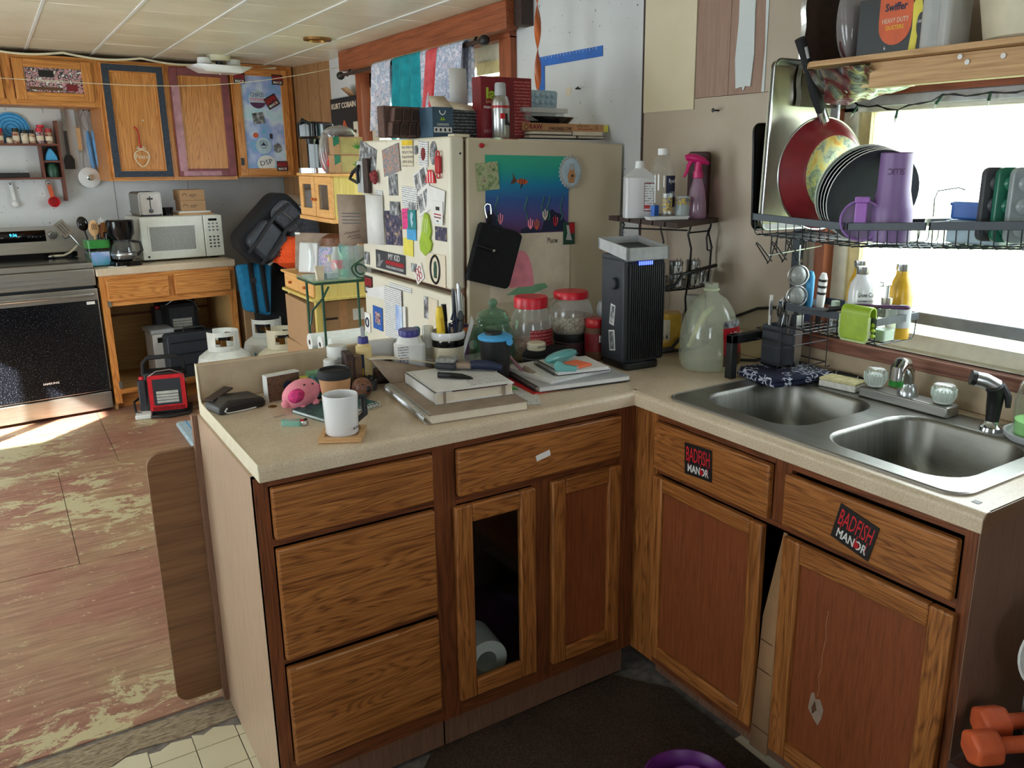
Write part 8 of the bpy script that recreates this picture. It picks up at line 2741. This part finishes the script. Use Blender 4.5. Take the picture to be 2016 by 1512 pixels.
O('tub', M().lathe([(0,0),(.095,0),(.105,.006),(.14,.20),(.145,.20),(.145,.206),(.135,.206)],36), 'tank_cream', t)
O('red_dot', M().ell((-.108,-.02,.11),.006,.008,.010,10,6), 'orange_rubber', t)

# string lights along the window head
pts = [(.572,-.16-.03*k,1.70-.035*math.sin(PI * min(1, k / 10))-.018*math.sin(PI * max(0, k - 4)/20)+.004*math.sin(k * 1.9)) for k in range(34)]
t = T('string_lights', 'green wired string lights drooping along the window head', 'string lights', pts[0])
q = [(x - pts[0][0], y - pts[0][1], z - pts[0][2]) for x, y, z in pts]
O('wire', M().tube(q,.0018,5).tube([(x + .002*math.cos(i * 2.1), y, z + .003*math.sin(i * 2.1)) for i,(x, y, z) in enumerate(q)],.0014,5), 'black', t)
for i in range(2,33,4):
    x, y, z = q[i]
    d = (-1) ** i * .006+(.008 if i % 8 == 2 else -.004)
    s_ = O('lamp_socket', M().tube([(x, y, z),(x - .002, y + d, z - .02)],[.003,.0042],8), 'dark_green', t)
    O('lamp_bulb', M().tube([(x - .002, y + d, z - .02),(x - .003, y + d * 1.5, z - .033)],[.0032,.0008],8), 'bulb', s_)

# ================================================================ floor things near the sink cabinet
t = T('feeding_bowl', 'purple slow-feeder pet bowl with raised ridges on the carpet', 'pet bowl',(-.185,-.46,.0065))
O('bowl', M().lathe([(0,.004),(.10,.0),(.125,.0),(.128,.004),(.112,.058),(.106,.060),(.098,.050),(.09,.012),(0,.010)],40), 'bowl_purple', t)
for a0 in (20,140,260):
    O('ridge', M().tube([(.062*math.cos(R(a0+a))*(1-a / 400),.062*math.sin(R(a0+a))*(1-a / 400),.042) for a in range(0,110,12)],.010,8), 'bowl_purple_light', t)
O('centre_ridge', M().tube([(.02*math.cos(k * PI / 8),.02*math.sin(k * PI / 8),.042) for k in range(16)],.008,8, True), 'bowl_purple_light', t)
t = T('side_stand', 'dark low stand beside the sink cabinet end', 'stand',(.10,-1.20,.0))
O('top', M().box(-.16,-.20,.42,.40,.19,.44), 'dark_brown', t)
for x, y in ((-.15,-.19),(-.15,.16),(.37,-.19),(.37,.16)):
    O('leg', M().box(x, y,0, x + .025, y + .025,.42), 'dark_brown', t)


def dumbbell(label, x, y, z, rz):
    t = T('dumbbell', label, 'dumbbell',(x, y, z), rz=rz, group='orange dumbbells')
    hx = [(.036*math.cos(R(30+60*k)),.036+.036*math.sin(R(30+60*k))*.95) for k in range(6)]
    for x0, x1 in ((-.085,-.03),(.05,.105)):
        O('head', M().prism(hx, x0, x1, 'x'), 'orange_rubber', t, bevel=.008, seg=3)
    O('grip', M().rod((-.035,0,.036),(.055,0,.036),.015,14), 'orange_rubber', t)


dumbbell('orange hex dumbbell lying at the front of the stand',.035,-1.075,.4405,-28)
dumbbell('orange hex dumbbell lying behind the front one',.115,-1.062+.015,.4405,-28)
t = T('white_round_tray', 'white round plastic tray standing beside the cabinet end', 'tray',(.165,-1.09,.625), rot=(90,0,-40))
O('disc', M().lathe([(0,0),(.085,0),(.092,.008),(.088,.01),(.08,.004),(0,.004)],36), 'white', t)
O('ring', M().tube([(.074*math.cos(k * PI / 16),.074*math.sin(k * PI / 16),.006) for k in range(32)],.003,5, True), 'light_grey', t)
O('stand_foot', M().box(-.05,-.185,-.03,.05,-.08,.02), 'light_grey', t)
